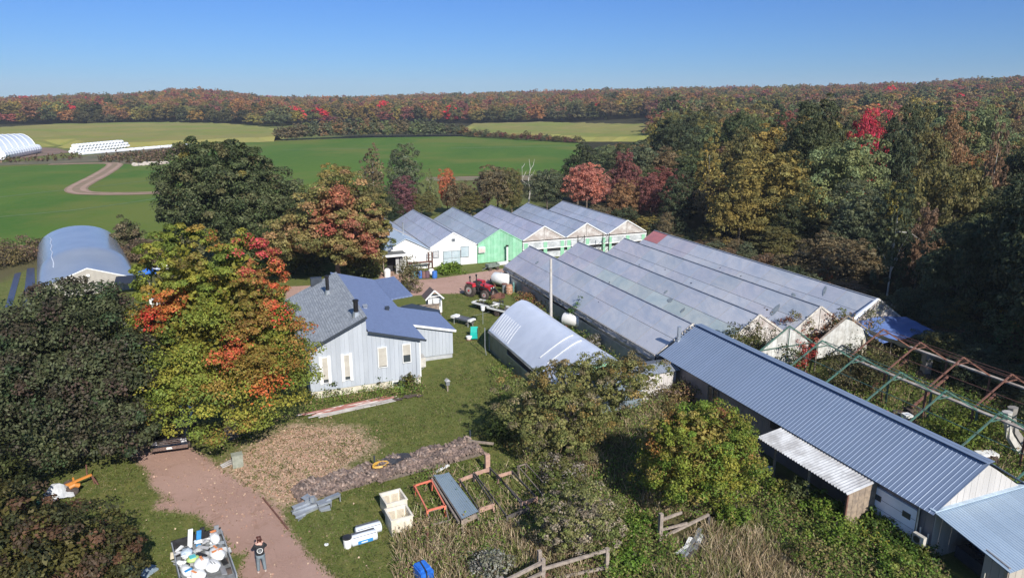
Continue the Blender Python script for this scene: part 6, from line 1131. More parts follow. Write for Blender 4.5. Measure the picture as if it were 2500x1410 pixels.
for q, (px, py, nm, lab, m_, sz) in enumerate(((2165, 1005, 'scrap_door', 'brown-red scrap panel among the clutter behind the shed roof', M('maroon_panel', (.24, .09, .08), .7), (1.1, .8, .06)), (2205, 1000, 'scrap_roofing', 'grey corrugated scrap leaning in the clutter', galv, (.9, .7, .05)), (2235, 990, 'wooden_chair_scrap', 'orange-brown timber scrap in the clutter', M('orange_timber', (.45, .22, .09), .7), (.7, .4, .06)), (2215, 1010, 'white_drum_scrap', 'white round scrap in the clutter', white_pl, (.5, .5, .3)), (2410, 1100, 'white_crumple', 'crumpled white sheet by the far frame posts', white_pl, (1.1, .6, .2)), (2260, 900, 'grey_cabinet', 'weathered grey cabinet between the two frames', M('cabinet_grey', (.30, .28, .26), .8), (.6, .5, 1.5)))):
    x, y = GL(px, py, .6); t = T(nm, lab, 'scrap', x, y, q * .5); t.part('piece', MB().obox((0, 0, sz[2] / 2 + .3), sz, rx=.3 if sz[2] < .1 else 0, rz=q), m_); t.part('rubble', MB().blob((0, 0, .15), (.8, .7, .3), rn, 8, 4, .3), soil)
# ------------------------------------------------------------------ trees
rg = np.random.default_rng(21)
def hero(name, label, base, ells, nc, nl, leaf, colf, tr, th, seed, flat=.5, rcs=(.17, .30), low=-.5, bk=None, group=None, lump=.14, inner=.12, ntg=9, tight=(.8, 1.03)):
    r = np.random.default_rng(seed); o = bpy.data.objects.new(name, None); COL.objects.link(o); o.location = (*base, 0); props(o, label, 'tree' if 'shrub' not in name else 'shrub', group)
    V, C, CC = crown(r, ells, nc, nl, leaf, colf, flat, rcs, inner, low, tight, lump); ob('crown', quads_mesh('crown', V, C, leafm), o)
    tg = [tuple(CC[i] * .9) for i in r.choice(len(CC), min(ntg, len(CC)), replace=False)]
    ob('trunk', trunk_mb(th, tr, random.Random(seed), tg).mesh('trunk', bk or bark), o); return o
def PR(base, px, py, wy=None):                                        # spot in the crown's own frame seen at px,py, at depth wy
    y = wy if wy is not None else base[1]; v = (705 - py) / CF; t_ = y / (math.cos(CP) + v * math.sin(CP)); return ((px - 1250) / CF * t_ - base[0], y - base[1], CH + t_ * (-math.sin(CP) + v * math.cos(CP)))
# dark tree, left
b1 = G(178, 1128); b1 = (b1[0] - .1, b1[1] + .9)
dk = mixcol((.084, .096, .044), [((.105, .118, .055), .22), ((.084, .072, .046), .18), ((.060, .090, .038), .2), ((.095, .065, .048), .05)], var=.5, clumpvar=.2)
hero('dark_maple', 'huge dense dark green tree with a burgundy cast left of the driveway', b1, [(0, 0, 4.6, 5.5, 5.3, 4.2, 3), (.4, 0, 6.2, 4.4, 4.4, 3.7, 2), (-2.6, -.6, 3.9, 3.2, 3.2, 3.0, 1), (2.6, -1.0, 3.6, 3.0, 3.0, 2.7, 1)], 700, 78000, .175, dk, .38, 5, 1, flat=.7, rcs=(.12, .20), low=-.75, tight=(.9, 1.05), lump=.07)
# multicoloured maple, two leaders
b2 = G(565, 1066); oy = b2[1] - 3.2
red, orr, pnk, brn_ = (.62, .070, .045), (.60, .16, .05), (.62, .09, .10), (.36, .15, .05)
pt = [(PR(b2, 650, 650, oy + .6), 1.8, (.48, .19, .08)), (PR(b2, 630, 720, oy + .3), 1.6, (.46, .20, .07)), (PR(b2, 595, 620, oy + .6), 1.2, pnk), (PR(b2, 690, 715, oy + .1), 1.6, (.64, .13, .06)), (PR(b2, 670, 745, oy), 1.0, (.60, .12, .055)), (PR(b2, 665, 800, oy - .2), .85, red), (PR(b2, 560, 858, oy), .8, (.60, .13, .06)),
      (PR(b2, 740, 790, oy + .2), .6, orr), (PR(b2, 755, 855, oy + .4), 1.2, (.55, .14, .045)), (PR(b2, 735, 890, oy), .8, orr), (PR(b2, 640, 955, oy - .6), .8, orr), (PR(b2, 672, 975, oy - .7), .5, red), (PR(b2, 384, 755, oy + .6), .9, orr), (PR(b2, 360, 790, oy + .6), .6, red), (PR(b2, 405, 740, oy + .6), .6, (.55, .2, .06)),
      (PR(b2, 500, 575, oy + 1.5), .9, (.45, .17, .055)), (PR(b2, 690, 840, oy - .4), .9, brn_), (PR(b2, 600, 800, oy), .9, (.30, .17, .045)), (PR(b2, 700, 900, oy - .4), 1.0, (.33, .17, .04)), (PR(b2, 610, 900, oy - .5), .9, (.28, .18, .04)), (PR(b2, 450, 640, oy + 1), .8, (.22, .17, .045)), (PR(b2, 570, 740, oy), 1.0, (.24, .18, .04))]
pt = [(c_, r_ * 1.2, k_) for c_, r_, k_ in pt]
mp = mixcol((.235, .27, .045), [((.31, .29, .048), .24), ((.18, .235, .042), .22), ((.36, .24, .055), .14)], pt, var=.28, clumpvar=.22)
hero('maple', 'broad green maple flaming orange and red in patches, at the head of the driveway', b2, [(-.1, 0, 3.9, 4.95, 4.6, 3.1, 4), (-1.8, .2, 8.1, 2.3, 2.6, 5.0, 3.6), (1.6, 0, 7.6, 2.3, 2.6, 4.8, 3.4), (0, -.2, 5.9, 4.6, 4.0, 3.3, 2.6)], 680, 88000, .15, mp, .36, 6, 2, flat=.5, rcs=(.12, .22), low=-.6, tight=(.84, 1.05), lump=.09)
# big dark green tree behind
b3 = G(566, 622)
bgc = mixcol((.095, .118, .046), [((.135, .152, .065), .3), ((.075, .098, .038), .25), ((.14, .13, .055), .12), ((.19, .16, .04), .03)], var=.45, clumpvar=.22)
hero('dark_green_tree', 'very large rounded dark green tree standing behind the multicoloured maple', b3, [(.2, 0, 7.0, 7.9, 8, 5.8, 3), (-.1, 0, 10.2, 5.4, 6, 4.6, 2), (-3.6, -1, 4.6, 4.4, 5, 4.4, 1.3), (3.8, -1, 5.6, 4.4, 5, 4.8, 1.3), (0, -3, 3.4, 6, 4, 3.4, 1)], 560, 64000, .30, bgc, .5, 8, 3, flat=.6, rcs=(.10, .19), low=-.6)
# pinkish maple
b4 = G(826, 690)
pkc = mixcol((.28, .225, .08), [((.20, .19, .06), .28), ((.40, .24, .11), .2), ((.14, .16, .045), .14)], [(PR(b4, 830, 480, b4[1] - 2), 1.37, (.46, .17, .10)), (PR(b4, 790, 520, b4[1] - 3), 1.08, (.44, .16, .09)), (PR(b4, 850, 560, b4[1] - 4), 1.3, (.46, .17, .11)), (PR(b4, 800, 560, b4[1] - 4), 1.0, (.48, .13, .09)), (PR(b4, 890, 590, b4[1] - 4), 0.94, (.46, .16, .10)), (PR(b4, 905, 610, b4[1] - 3), .9, (.45, .15, .10)), (PR(b4, 870, 650, b4[1] - 4), .7, (.45, .10, .07))], var=.3, clumpvar=.25)
hero('pink_maple', 'tall maple with salmon pink upper crown and gold lower leaves behind the house', b4, [(0, 0, 8.0, 3.6, 3.8, 3.6, 2), (-3.2, -.5, 5.4, 3.7, 3.4, 2.9, 1.6), (2.8, -.5, 5.0, 3.0, 3.2, 3.4, 1.5), (0, 1, 5.8, 5, 4.4, 3, 1.2), (4.2, 0, 7, 1.8, 2, 2.6, .7)], 340, 42000, .26, pkc, .32, 7, 4, flat=.5, rcs=(.15, .30), low=-.75, lump=.2)
# apple tree
b5 = G(1392, 1118)
apc = mixcol((.245, .235, .08), [((.18, .195, .06), .35), ((.27, .19, .06), .14), ((.24, .20, .11), .16)], var=.4, clumpvar=.3)
hero('apple_tree', 'wide spreading olive fruit tree in front of the white tunnel', b5, [(-1.1, .4, 2.7, 2.7, 2.7, 1.9, 2), (1.6, 1.4, 3.7, 2.4, 2.4, 1.5, 1.5), (3.4, 2.4, 3.9, 1.7, 1.6, 1.1, .8), (.4, .8, 3.9, 2.0, 2.0, 1.4, 1.0), (-.2, -.6, 1.9, 2.0, 1.6, 1.3, .8)], 560, 40000, .125, apc, .22, 3, 5, flat=.6, rcs=(.09, .22), low=-.85, lump=.3, ntg=26, inner=.03, tight=(.6, 1.2))
# orange tinged tree by the shed
b6 = G(1697, 1246)
oc_ = mixcol((.22, .26, .04), [((.26, .25, .04), .25), ((.16, .24, .035), .25), ((.32, .26, .07), .10)], [(PR(b6, 1640, 1020, b6[1]), .45, (.30, .17, .05)), (PR(b6, 1760, 1000, b6[1] + 1), .45, (.36, .16, .075)), (PR(b6, 1820, 1100, b6[1]), .45, (.30, .15, .06)), (PR(b6, 1590, 1090, b6[1]), .5, (.34, .17, .05)), (PR(b6, 1720, 1080, b6[1] + .5), .4, (.30, .19, .05))], var=.35, clumpvar=.25)
hero('small_maple', 'rounded yellow-green tree tinged orange beside the long metal shed', b6, [(0, .2, 3.2, 2.6, 2.5, 2.1, 3), (-.3, 0, 2.2, 2.5, 2.2, 1.5, 1.6), (.8, .6, 4.0, 1.6, 1.6, 1.3, 1), (-1.0, .4, 3.9, 1.2, 1.2, 1.2, .7), (1.3, .2, 2.9, 1.6, 1.6, 1.5, .8)], 380, 36000, .125, oc_, .16, 3, 6, flat=.6, rcs=(.11, .25), low=-.8, lump=.2, tight=(.72, 1.1))
# low apple with bare grey limbs
b7 = G(1415, 1362)
lac = mixcol((.20, .21, .07), [((.26, .25, .10), .3), ((.15, .18, .05), .25), ((.34, .28, .20), .18)], var=.4, clumpvar=.3)
hero('bare_limbed_apple', 'low half-bare fruit tree with grey twisted limbs above the broken fence', b7, [(.1, .5, 2.0, 1.5, 1.4, 1.2, 2), (.7, .1, 1.5, 1.1, 1.1, 1.0, 1), (-.7, 0, 1.5, 1.0, 1.0, .9, 1)], 230, 10500, .105, lac, .14, 1.9, 7, flat=.6, rcs=(.14, .3), low=-.8, lump=.25, ntg=20, bk=M('grey_bark', (.27, .24, .22), .9, (.18, .16, .15), 8), inner=.03)
# bushes bottom-left corner
b8 = G(140, 1490)
bc_ = mixcol((.085, .058, .034), [((.11, .10, .03), .3), ((.06, .065, .025), .25), ((.13, .07, .04), .2)], var=.4, clumpvar=.25)
hero('purple_brown_shrub', 'purplish brown shrub filling the bottom corner below the wagon', b8, [(0, 0, 2.4, 3.1, 2.3, 2.1, 2), (-2.2, .6, 3.0, 2.4, 2.2, 2.4, 1.4), (1.6, .3, 1.7, 1.9, 1.6, 1.4, 1)], 240, 17000, .16, bc_, .14, 2.4, 8, rcs=(.14, .26), low=-.8)
b9 = G(-60, 1330)
hero('shadowed_shrub', 'dark shrub leaning in from the edge above the purplish one', b9, [(0, 0, 2.4, 2.6, 2.4, 2.4, 1)], 110, 8000, .18, mixcol((.050, .06, .022), [((.075, .085, .025), .3)], var=.4), .14, 2.4, 9, rcs=(.16, .28), low=-.8)
# vines and shrubs at the greenhouse ends and walls
def shrub(label, base, R, H_, nl, leaf, base_c, alts, seed, cat='shrub', stems=True):
    r = np.random.default_rng(seed); o = bpy.data.objects.new('shrub', None); COL.objects.link(o); o.location = (*base, 0); props(o, label, 'shrub')
    V, C, CC = crown(r, [(0, 0, H_ * .5, R, R * .9, H_ * .52, 1)], 60, nl, leaf, mixcol(base_c, alts, var=.4, clumpvar=.3), .7, (.2, .4), .1, -.9, (.6, 1.1), .25); ob('foliage', quads_mesh('foliage', V, C, leafm), o)
    if stems:
        mb = MB(); rr = random.Random(seed)
        for k in range(5): a = rr.uniform(0, 6.28); mb.tube([(0, 0, 0), (math.cos(a) * R * .3, math.sin(a) * R * .3, H_ * .4), (math.cos(a) * R * .6, math.sin(a) * R * .6, H_ * .85)], [.04, .025, .01], 5)
        ob('stems', mb.mesh('stems', bark), o)
    return o
SH = [('reddish green shrub climbing the second greenhouse gable end', (1945, 862), 1.9, 3.5, 2600, .16, (.13, .12, .035), [((.30, .11, .055), .3), ((.22, .14, .05), .2)]),
      ('bushy green shrub before the third greenhouse gable', (2055, 868), 2.0, 3.6, 3000, .16, (.10, .12, .032), [((.22, .12, .05), .25), ((.16, .15, .04), .2)]),
      ('pale-leaved shrub against the blue tarp roof', (2120, 850), 1.6, 3.6, 1500, .15, (.14, .15, .10), [((.20, .20, .15), .4)]),
      ('dark green shrub between metal shed ridge and greenhouse gables', (1800, 905), 2.3, 3.2, 3000, .16, (.07, .08, .025), [((.12, .12, .035), .4)]),
      ('bright red vine shrub behind the metal shed ridge', (1952, 915), .9, 3.4, 1300, .13, (.42, .06, .05), [((.35, .10, .06), .3)]),
      ('green shrub left of the bright red vine', (1885, 918), 1.7, 3.3, 2200, .15, (.08, .095, .03), [((.14, .12, .035), .3)]),
      ('slender dark vine up the first greenhouse gable', (1868, 866), .6, 3.3, 500, .14, (.09, .06, .03), [((.2, .08, .05), .3)]),
      ('tangle of grey-green brush inside the green frame', (2090, 955), 2.6, 2.4, 4200, .13, (.15, .13, .06), [((.09, .10, .03), .4)]),
      ('brown-green brush in front of the second frame gable', (2130, 930), 2.2, 2.6, 3600, .13, (.14, .12, .05), [((.08, .10, .03), .4)]),
      ('bright green bush under the green frame', (2330, 1085), 2.0, 1.7, 3400, .14, (.12, .17, .025), [((.16, .19, .03), .4)]),
      ('green bush with white film beside it under the frame', (2370, 1045), 1.4, 1.5, 2000, .14, (.10, .14, .025), [((.16, .17, .03), .4)]),
      ('leafy bush at the rusty frame foot near dark woods', (2290, 905), 2.0, 1.8, 2800, .15, (.10, .13, .03), [((.15, .16, .03), .4)]),
      ('tall light-leaved young tree against black woods at right', (2470, 900), 2.2, 5.4, 4200, .17, (.12, .16, .06), [((.20, .22, .10), .35)]),
      ('olive shrub between the tunnel and long greenhouse', (1425, 762), .9, 1.5, 1200, .13, (.17, .15, .05), [((.28, .16, .06), .3)]),
      ('green climber at the side wall of the long greenhouse', (1408, 800), .9, 2.2, 1700, .14, (.08, .15, .03), [((.10, .18, .04), .4)]),
      ('orange-brown brush behind the tan barrel', (1300, 738), 1.3, .9, 1500, .12, (.38, .19, .09), [((.26, .16, .06), .4)]),
      ('rust-tinted brush behind the white tunnel ridge', (1340, 752), 1.1, .9, 1200, .12, (.34, .18, .08), [((.20, .16, .05), .4)]),
      ('pale grey flowering brush by the rusty-ended tank', (1450, 848), .7, 1.1, 700, .11, (.36, .33, .30), [((.16, .15, .07), .4)]),
      ('rhubarb-green plant patch before the white-fronted greenhouse', (1098, 664), 1.5, .9, 1700, .24, (.15, .24, .03), [((.19, .28, .04), .4)]),
      ('feathery grey-green bush behind the blue roof', (1000, 712), 1.3, 3.6, 2400, .15, (.19, .17, .075), [((.12, .13, .045), .4)]),
      ('dark leafy shrub at the base of the blue house wall', (848, 940), .8, 1.7, 1300, .14, (.06, .09, .025), [((.09, .12, .03), .4)]),
      ('low shrub line left below the narrow white windows', (805, 958), 1.0, 1.1, 1300, .14, (.075, .10, .028), [((.12, .13, .03), .4)]),
      ('green shrub under the middle of the blue wall', (915, 945), .6, 1.3, 800, .13, (.065, .10, .03), [((.11, .09, .04), .3)]),
      ('small shrub right of the basement window', (1000, 945), .5, 1.1, 600, .12, (.08, .10, .03), [((.14, .12, .03), .3)]),
      ('thin plant by the heat pump', (1043, 868), .25, 1.9, 220, .12, (.14, .15, .06), []),
      ('brown brush beyond the small grey shed', (1690, 985), 1.9, 1.5, 3000, .13, (.22, .17, .06), [((.30, .17, .10), .3), ((.13, .13, .04), .3)]),
      ('pinkish seed-head brush at the shed wall', (1640, 985), 1.2, 1.2, 1500, .12, (.28, .20, .15), [((.18, .14, .06), .4)]),
      ('green bush beside the steel shed corner', (1745, 985), 1.2, 1.7, 1800, .13, (.15, .15, .04), [((.28, .15, .06), .2)]),
      ('vigorous green shrub at the corner of the corrugated lean-to', (2130, 1285), 1.1, 1.1, 2400, .13, (.12, .18, .025), [((.08, .13, .025), .4)]),
      ('green brush below the garage door', (2200, 1335), 1.3, .75, 2400, .12, (.08, .14, .022), [((.14, .17, .03), .35)]),
      ('sapling with yellow tips against the lean-to wall', (2080, 1262), .3, 1.7, 300, .12, (.24, .22, .05), []),
      ('thin green bush in the open end of the lean-to', (1950, 1232), .6, 1.3, 700, .12, (.12, .14, .05), []),
      ('leafy bush reaching from the left foot of the maple', (395, 905), .5, .5, 100, .12, (.1, .12, .03), []),
      ('silvery shrub in the dry grass at the bottom edge', (1195, 1415), .95, 1.3, 1700, .10, (.30, .29, .24), [((.20, .20, .13), .4)]),
      ('green shrub at the right foot of the timber beds', (1380, 1235), 1.1, 1.5, 2600, .13, (.11, .14, .035), [((.17, .17, .05), .3)]),
      ('grey seed-head brush beneath the wide fruit tree', (1370, 1175), 1.3, 1.2, 2200, .11, (.28, .24, .20), [((.15, .15, .05), .45)]),
      ('dark bush in the shade left of the wide fruit tree', (1235, 1068), 1.5, 1.5, 2400, .14, (.07, .10, .025), [((.11, .13, .03), .3)]),
      ('brush at the hoop house side', (318, 610), 2.0, 4.4, 2600, .28, (.13, .13, .055), [((.20, .16, .09), .4)]),
      ('brown bramble patch beside the hoop house', (350, 632), 3.2, 1.6, 3200, .22, (.22, .15, .10), [((.14, .11, .06), .4)]),
      ('brown-purple bramble toward the field edge', (400, 612), 3.0, 1.5, 2600, .22, (.20, .14, .10), [((.13, .12, .05), .4)]),
      ('brown bramble left of the hoop house', (60, 625), 4.0, 1.5, 3000, .24, (.20, .12, .09), [((.15, .14, .05), .4)]),
      ('ochre bramble at the far left of the yard', (10, 645), 3.5, 1.4, 2600, .24, (.19, .15, .06), [((.13, .10, .06), .4)])]
SH += [('dense green thicket under the pink maple, behind the chimney', (720, 668), 3.4, 5.0, 6000, .28, (.085, .11, .035), [((.12, .13, .04), .3)]), ('green thicket between the pink maple trunk and the porch', (885, 672), 3.0, 4.6, 5200, .27, (.10, .125, .035), [((.17, .15, .05), .3)]), ('dark thicket joining the dark tree to the pink maple', (650, 640), 4.0, 5.5, 6500, .30, (.075, .10, .035), [((.11, .13, .045), .3)]), ('green and gold thicket at the left foot of the pink maple', (765, 640), 3.5, 5.0, 5600, .28, (.14, .15, .04), [((.24, .19, .06), .3)]),
 ('lush green bush nearest the corrugated lean-to wall', (2010, 1262), .9, 1.0, 1800, .12, (.15, .23, .03), [((.20, .24, .04), .3)]), ('lush green bush beside the shaded lean-to opening', (1905, 1215), .9, .9, 1600, .12, (.14, .21, .03), [((.22, .22, .05), .3)]),
 ('bright green weed clump below the lean-to', (2040, 1320), 1.1, .9, 2200, .12, (.17, .26, .035), [((.22, .26, .05), .3)]), ('brown-tipped weed clump in the middle of the green weeds', (1990, 1375), 1.0, .8, 1600, .11, (.24, .19, .08), [((.16, .22, .04), .4)]), ('green weed clump at the bottom edge below the garage door', (2190, 1400), 1.1, .8, 2000, .12, (.15, .24, .035), [((.20, .22, .05), .3)]),
 ('bright green clump right of the leaning gate', (1790, 1275), .9, .9, 1500, .12, (.16, .24, .035), [((.24, .22, .06), .3)]), ('green clump left of the leaning gate', (1560, 1300), .8, .8, 1400, .11, (.13, .22, .03), [((.18, .24, .04), .3)]), ('green clump by the end post of the broken fence', (1530, 1385), .9, .7, 1400, .11, (.15, .25, .035), [((.2, .24, .04), .3)]),
 ('yellow-flowered weed clump before the garage door', (2130, 1350), .7, .8, 1000, .11, (.30, .28, .05), [((.16, .24, .035), .4)]), ('tawny seed-head clump behind the cream bins', (1035, 1300), .5, .7, 800, .09, (.40, .30, .18), [((.28, .22, .10), .4)])]
for k_, (lab, pp, R, H_, nl, lf, bcx, alts) in enumerate(SH): shrub(lab, G(*pp), R, H_, nl, lf, bcx, alts, 40 + k_)
# --- shared crowns for the middle distance (unit: radius 1, height about 2.4 with trunk)
def neutral(p, cc, idx, rng):
    n = len(p); kv = rng.random(4096)[idx % 4096]; g_ = (1 + (kv - .5) * .5) * (1 + (rng.random(n) - .5) * .6); w_ = 1 + (rng.random(4096)[idx % 4096] - .5) * .22; return np.stack([g_ * w_, g_, g_ * (2 - w_)], 1)
def shape_ells(k, r):
    if k == 0: return [(0, 0, 1.35, 1, 1, .85, 2), (.25, 0, 1.75, .65, .65, .6, 1), (-.35, .1, 1.1, .6, .6, .55, 1)]
    if k == 1: return [(0, 0, 1.2, .95, .95, .8, 2), (-.2, .1, 1.75, .6, .6, .75, 1.3), (.45, -.2, 1.2, .55, .55, .6, 1)]
    if k == 2: return [(0, 0, 1.55, .8, .8, 1.05, 2), (.2, .1, .9, .75, .75, .5, 1)]
    if k == 3: return [(0, 0, 1.1, 1.05, 1, .7, 2), (.4, .3, 1.5, .55, .55, .55, 1), (-.45, -.2, 1.55, .5, .5, .6, 1)]
    if k == 4: return [(0, .05, 1.7, .55, .55, .75, 1.4), (.15, -.1, 1.1, .6, .6, .7, 1.2), (-.3, .1, 1.3, .35, .35, .5, .5)]   # tall, narrow, loose
    return [(0, 0, .7, .75, .75, .55, 1.5), (0, 0, 1.25, .5, .5, .6, 1.2), (0, 0, 1.9, .25, .25, .6, .8)]                        # conifer
MIDM = []; FARM = []
for k_ in range(6):
    V, C, CC = crown(np.random.default_rng(60 + k_), shape_ells(k_, None), 190 if k_ != 4 else 80, 12500 if k_ != 4 else 5200, .058, neutral, .55, (.14, .27), .10, -.8, (.8, 1.08), .16); cm_ = quads_mesh('crown', V, C, leafo)
    tm_ = trunk_mb(1.5, .055 if k_ != 4 else .04, random.Random(k_), [tuple(c * .92) for c in CC[:8]]).mesh('trunk', bark); MIDM.append((cm_, tm_))
pale_tm = trunk_mb(1.9, .035, random.Random(4), [tuple(c * .92) for c in np.random.default_rng(3).normal(size=(8, 3)) * .3 + np.array([0, 0, 1.6])]).mesh('trunk', pale_bark)
for k_ in range(6):
    V, C, CC = crown(np.random.default_rng(80 + k_), shape_ells(k_ if k_ < 4 else k_ % 4, None) if k_ < 5 else shape_ells(5, None), 60, 1500, .16, neutral, .6, (.16, .30), .1, -.7, (.8, 1.08), .18); FARM.append((V, C))
FARO = [quads_mesh('crown', V, C, leafo) for V, C in FARM]
farsrc = []
for k_, (V, C) in enumerate(FARM): me_ = quads_mesh('far_crown', V, C, leafi); farsrc.append(bpy.data.objects.new('far_crown_source', me_))
far_trunk = MB().tube([(0, 0, -.3), (0, 0, 1.2)], [.05, .03], 5).mesh('trunk', bark)
PAL = {'dark green': (.062, .078, .032), 'grey-green': (.095, .110, .052), 'olive': (.135, .120, .035), 'golden olive': (.21, .165, .035), 'rusty brown': (.175, .108, .062), 'muted orange': (.25, .135, .055), 'dull red': (.20, .070, .058), 'crimson': (.38, .040, .060), 'salmon': (.44, .155, .10), 'maroon': (.155, .060, .064), 'bright orange': (.52, .12, .04), 'pale green': (.15, .175, .06), 'yellow': (.30, .24, .04), 'brown-olive': (.15, .115, .055)}
PAL = {k_: tuple(min(v * (1.35 if k_ != 'dark green' else 1.15), .6) * .88 + .12 * sum(c_ * 1.3 for c_ in vv) / 3 for v in vv) for k_, vv in PAL.items()}
PAL['crimson'] = (.55, .05, .08); EX = []; HR = []
def mtree(label, px, pb, pt, w, colname, k, name='broadleaf_tree', pale=False, group=None, col=None):
    x, y = G(px, pb); h_ = HG(pt, y); D = math.hypot(y, CH) ; R = w / 2 * (y * math.cos(CP) + CH * math.sin(CP)) / CF
    top = {0: 2.35, 1: 2.45, 2: 2.6, 3: 2.15, 4: 2.45, 5: 2.5}[k]
    o = bpy.data.objects.new(name, None); COL.objects.link(o); o.location = (x, y, onz(x, y)); props(o, label, 'tree', group)
    c = col or PAL[colname]; s = ob('crown', MIDM[k][0], o, (0, 0, 0), rg.uniform(0, 6.28), c); t_ = ob('trunk', pale_tm if pale else MIDM[k][1], o, (0, 0, 0), rg.uniform(0, 6.28)); 
    for q in (s, t_): q.scale = (R * 1.02, R * 1.02, h_ / top)
    EX.append((x, y, R)); HR.append((px, w, math.hypot(x, y), pt * .55 + pb * .45, label)); return o
MT = [('loose birch-like tree with white trunk and thin brownish crown, against the field', 915, 520, 358, 92, 'brown-olive', 4, True), ('tall grey-green tree next to the white-trunked one', 990, 515, 352, 92, 'grey-green', 2, False),
 ('maroon-leaved tree standing before the tall grey-green one', 985, 535, 430, 70, 'maroon', 2, False), ('yellow-green rounded tree behind the pink maple', 835, 560, 398, 110, 'golden olive', 0, False), ('dark shrubby tree between big dark tree and pink maple', 735, 570, 440, 80, 'grey-green', 1, False), ('olive tree filling behind the pink maple', 900, 565, 440, 90, 'olive', 3, False),
 ('green tree behind the ridge of the first greenhouse', 945, 545, 460, 70, 'dark green', 1, False), ('slim bright orange-red tree in the treeline', 1093, 520, 412, 50, 'bright orange', 2, False), ('thin grey-green sapling left of the orange-red tree', 1052, 520, 418, 44, 'pale green', 4, True), ('brownish tree right of the orange-red one', 1122, 525, 440, 62, 'brown-olive', 3, False),
 ('dull maroon tree before the brown-topped one', 1180, 520, 428, 52, 'maroon', 2, False), ('brown-topped olive tree left of the dead white tree', 1215, 525, 402, 96, 'brown-olive', 0, False), ('yellow-green tree right beside the brown-topped one', 1250, 528, 410, 60, 'olive', 2, False), ('small olive tree behind the third greenhouse', 1150, 530, 465, 60, 'olive', 1, False),
 ('green undergrowth tree behind the second greenhouse', 1030, 530, 470, 70, 'olive', 3, False), ('grey-green tree right of the dead white tree', 1335, 525, 410, 90, 'grey-green', 0, False), ('salmon pink maple glowing over the last greenhouse', 1432, 530, 395, 96, 'salmon', 0, False), ('brown-green tree behind the salmon maple', 1410, 500, 352, 90, 'dark green', 1, False),
 ('dark red-crowned tree right of the salmon maple', 1525, 520, 372, 78, 'dull red', 1, False), ('grey-green tree behind the dark red one', 1560, 480, 352, 110, 'grey-green', 3, False), ('muted orange tree at the corner beyond the last greenhouse', 1530, 540, 440, 80, 'muted orange', 3, False), ('dull red small tree at the shaded wood edge', 1590, 545, 430, 72, 'dull red', 1, False),
 ('very dark tall evergreen-looking tree at the field corner', 1645, 460, 284, 118, 'dark green', 0, False), ('loose yellow-olive tree with pale stems', 1722, 540, 330, 92, 'golden olive', 4, True), ('dark shaded tree below the evergreen-looking one', 1650, 560, 420, 90, 'dark green', 2, False), ('grey-olive tree behind the big golden one', 1800, 520, 320, 110, 'olive', 3, False),
 ('big spreading golden olive tree above the greenhouse roofs', 1862, 600, 360, 235, 'golden olive', 3, False), ('second golden crown merging into the big golden tree', 1800, 620, 425, 130, 'golden olive', 1, False), ('big rounded grey-green tree beside the golden one', 2035, 610, 328, 190, 'pale green', 0, False), ('tall grey-green shoulder of foliage below the rounded tree', 2075, 660, 440, 150, 'grey-green', 2, False),
 ('crimson maple blazing above the shaded woods', 2092, 565, 268, 104, 'crimson', 2, False), ('tall dark tree right of the crimson maple', 2165, 600, 258, 110, 'dark green', 2, False), ('dark olive crown behind the dark tall tree', 2230, 560, 272, 120, 'olive', 1, False), ('orange-topped tree in the right-hand woods', 2290, 560, 278, 100, 'muted orange', 2, False), ('pale green crown behind the orange-topped tree', 2350, 500, 255, 150, 'pale green', 0, False),
 ('brownish thin tree with bare grey trunk at right', 2390, 640, 290, 80, 'rusty brown', 4, True), ('big dark green tree at the right edge', 2480, 640, 300, 150, 'dark green', 1, False), ('shaded dark tree with a pale leaning trunk', 2160, 760, 440, 130, 'dark green', 4, True), ('yellow-tinted tree low in the shade', 2290, 700, 380, 150, 'olive', 3, False), ('pinkish-grey shrub tree behind the greenhouse right side', 2040, 700, 575, 170, 'brown-olive', 3, False),
 ('low olive thicket behind the greenhouse', 1900, 640, 555, 120, 'olive', 1, False), ('yellow bush beyond the last grimy gable', 1580, 575, 528, 60, 'golden olive', 3, False), ('dim shrub in the shaded wood edge', 2140, 690, 560, 110, 'dark green', 0, False), ('reddish shrub in the darkness at right', 2230, 720, 510, 80, 'rusty brown', 1, False), ('dark tree deep in shade behind tarp roof', 2330, 820, 520, 170, 'dark green', 0, False), ('tall shaded edge tree at far right', 2460, 860, 440, 190, 'dark green', 1, False), ('small orange-leaved bush at the greenhouse edge', 2010, 690, 650, 40, 'bright orange', 1, False)]
for (lab, px, pb, pt_, w, cn, k, pale) in MT: mtree(lab, px, pb, pt_, w, cn, k, pale=pale)
for (lx_, ly_, R_, h_) in ((52.5, 22, 5, 15), (55, 30, 5, 16), (56, 12, 6, 16), (50, 13, 4.5, 13)):
    w_ = W(lx_, ly_); o = bpy.data.objects.new('broadleaf_tree', None); COL.objects.link(o); o.location = (w_.x, w_.y, 0); props(o, 'tall dark tree at the near corner of the woods beside the rusty frame', 'tree', 'trees of the near wood corner'); EX.append((w_.x, w_.y, R_))
    for nm_, q in (('crown', MIDM[0][0]), ('trunk', MIDM[0][1])): c_ = ob(nm_, q, o, (0, 0, 0), 0, PAL['dark green']); c_.scale = (R_, R_, h_ / 2.35)
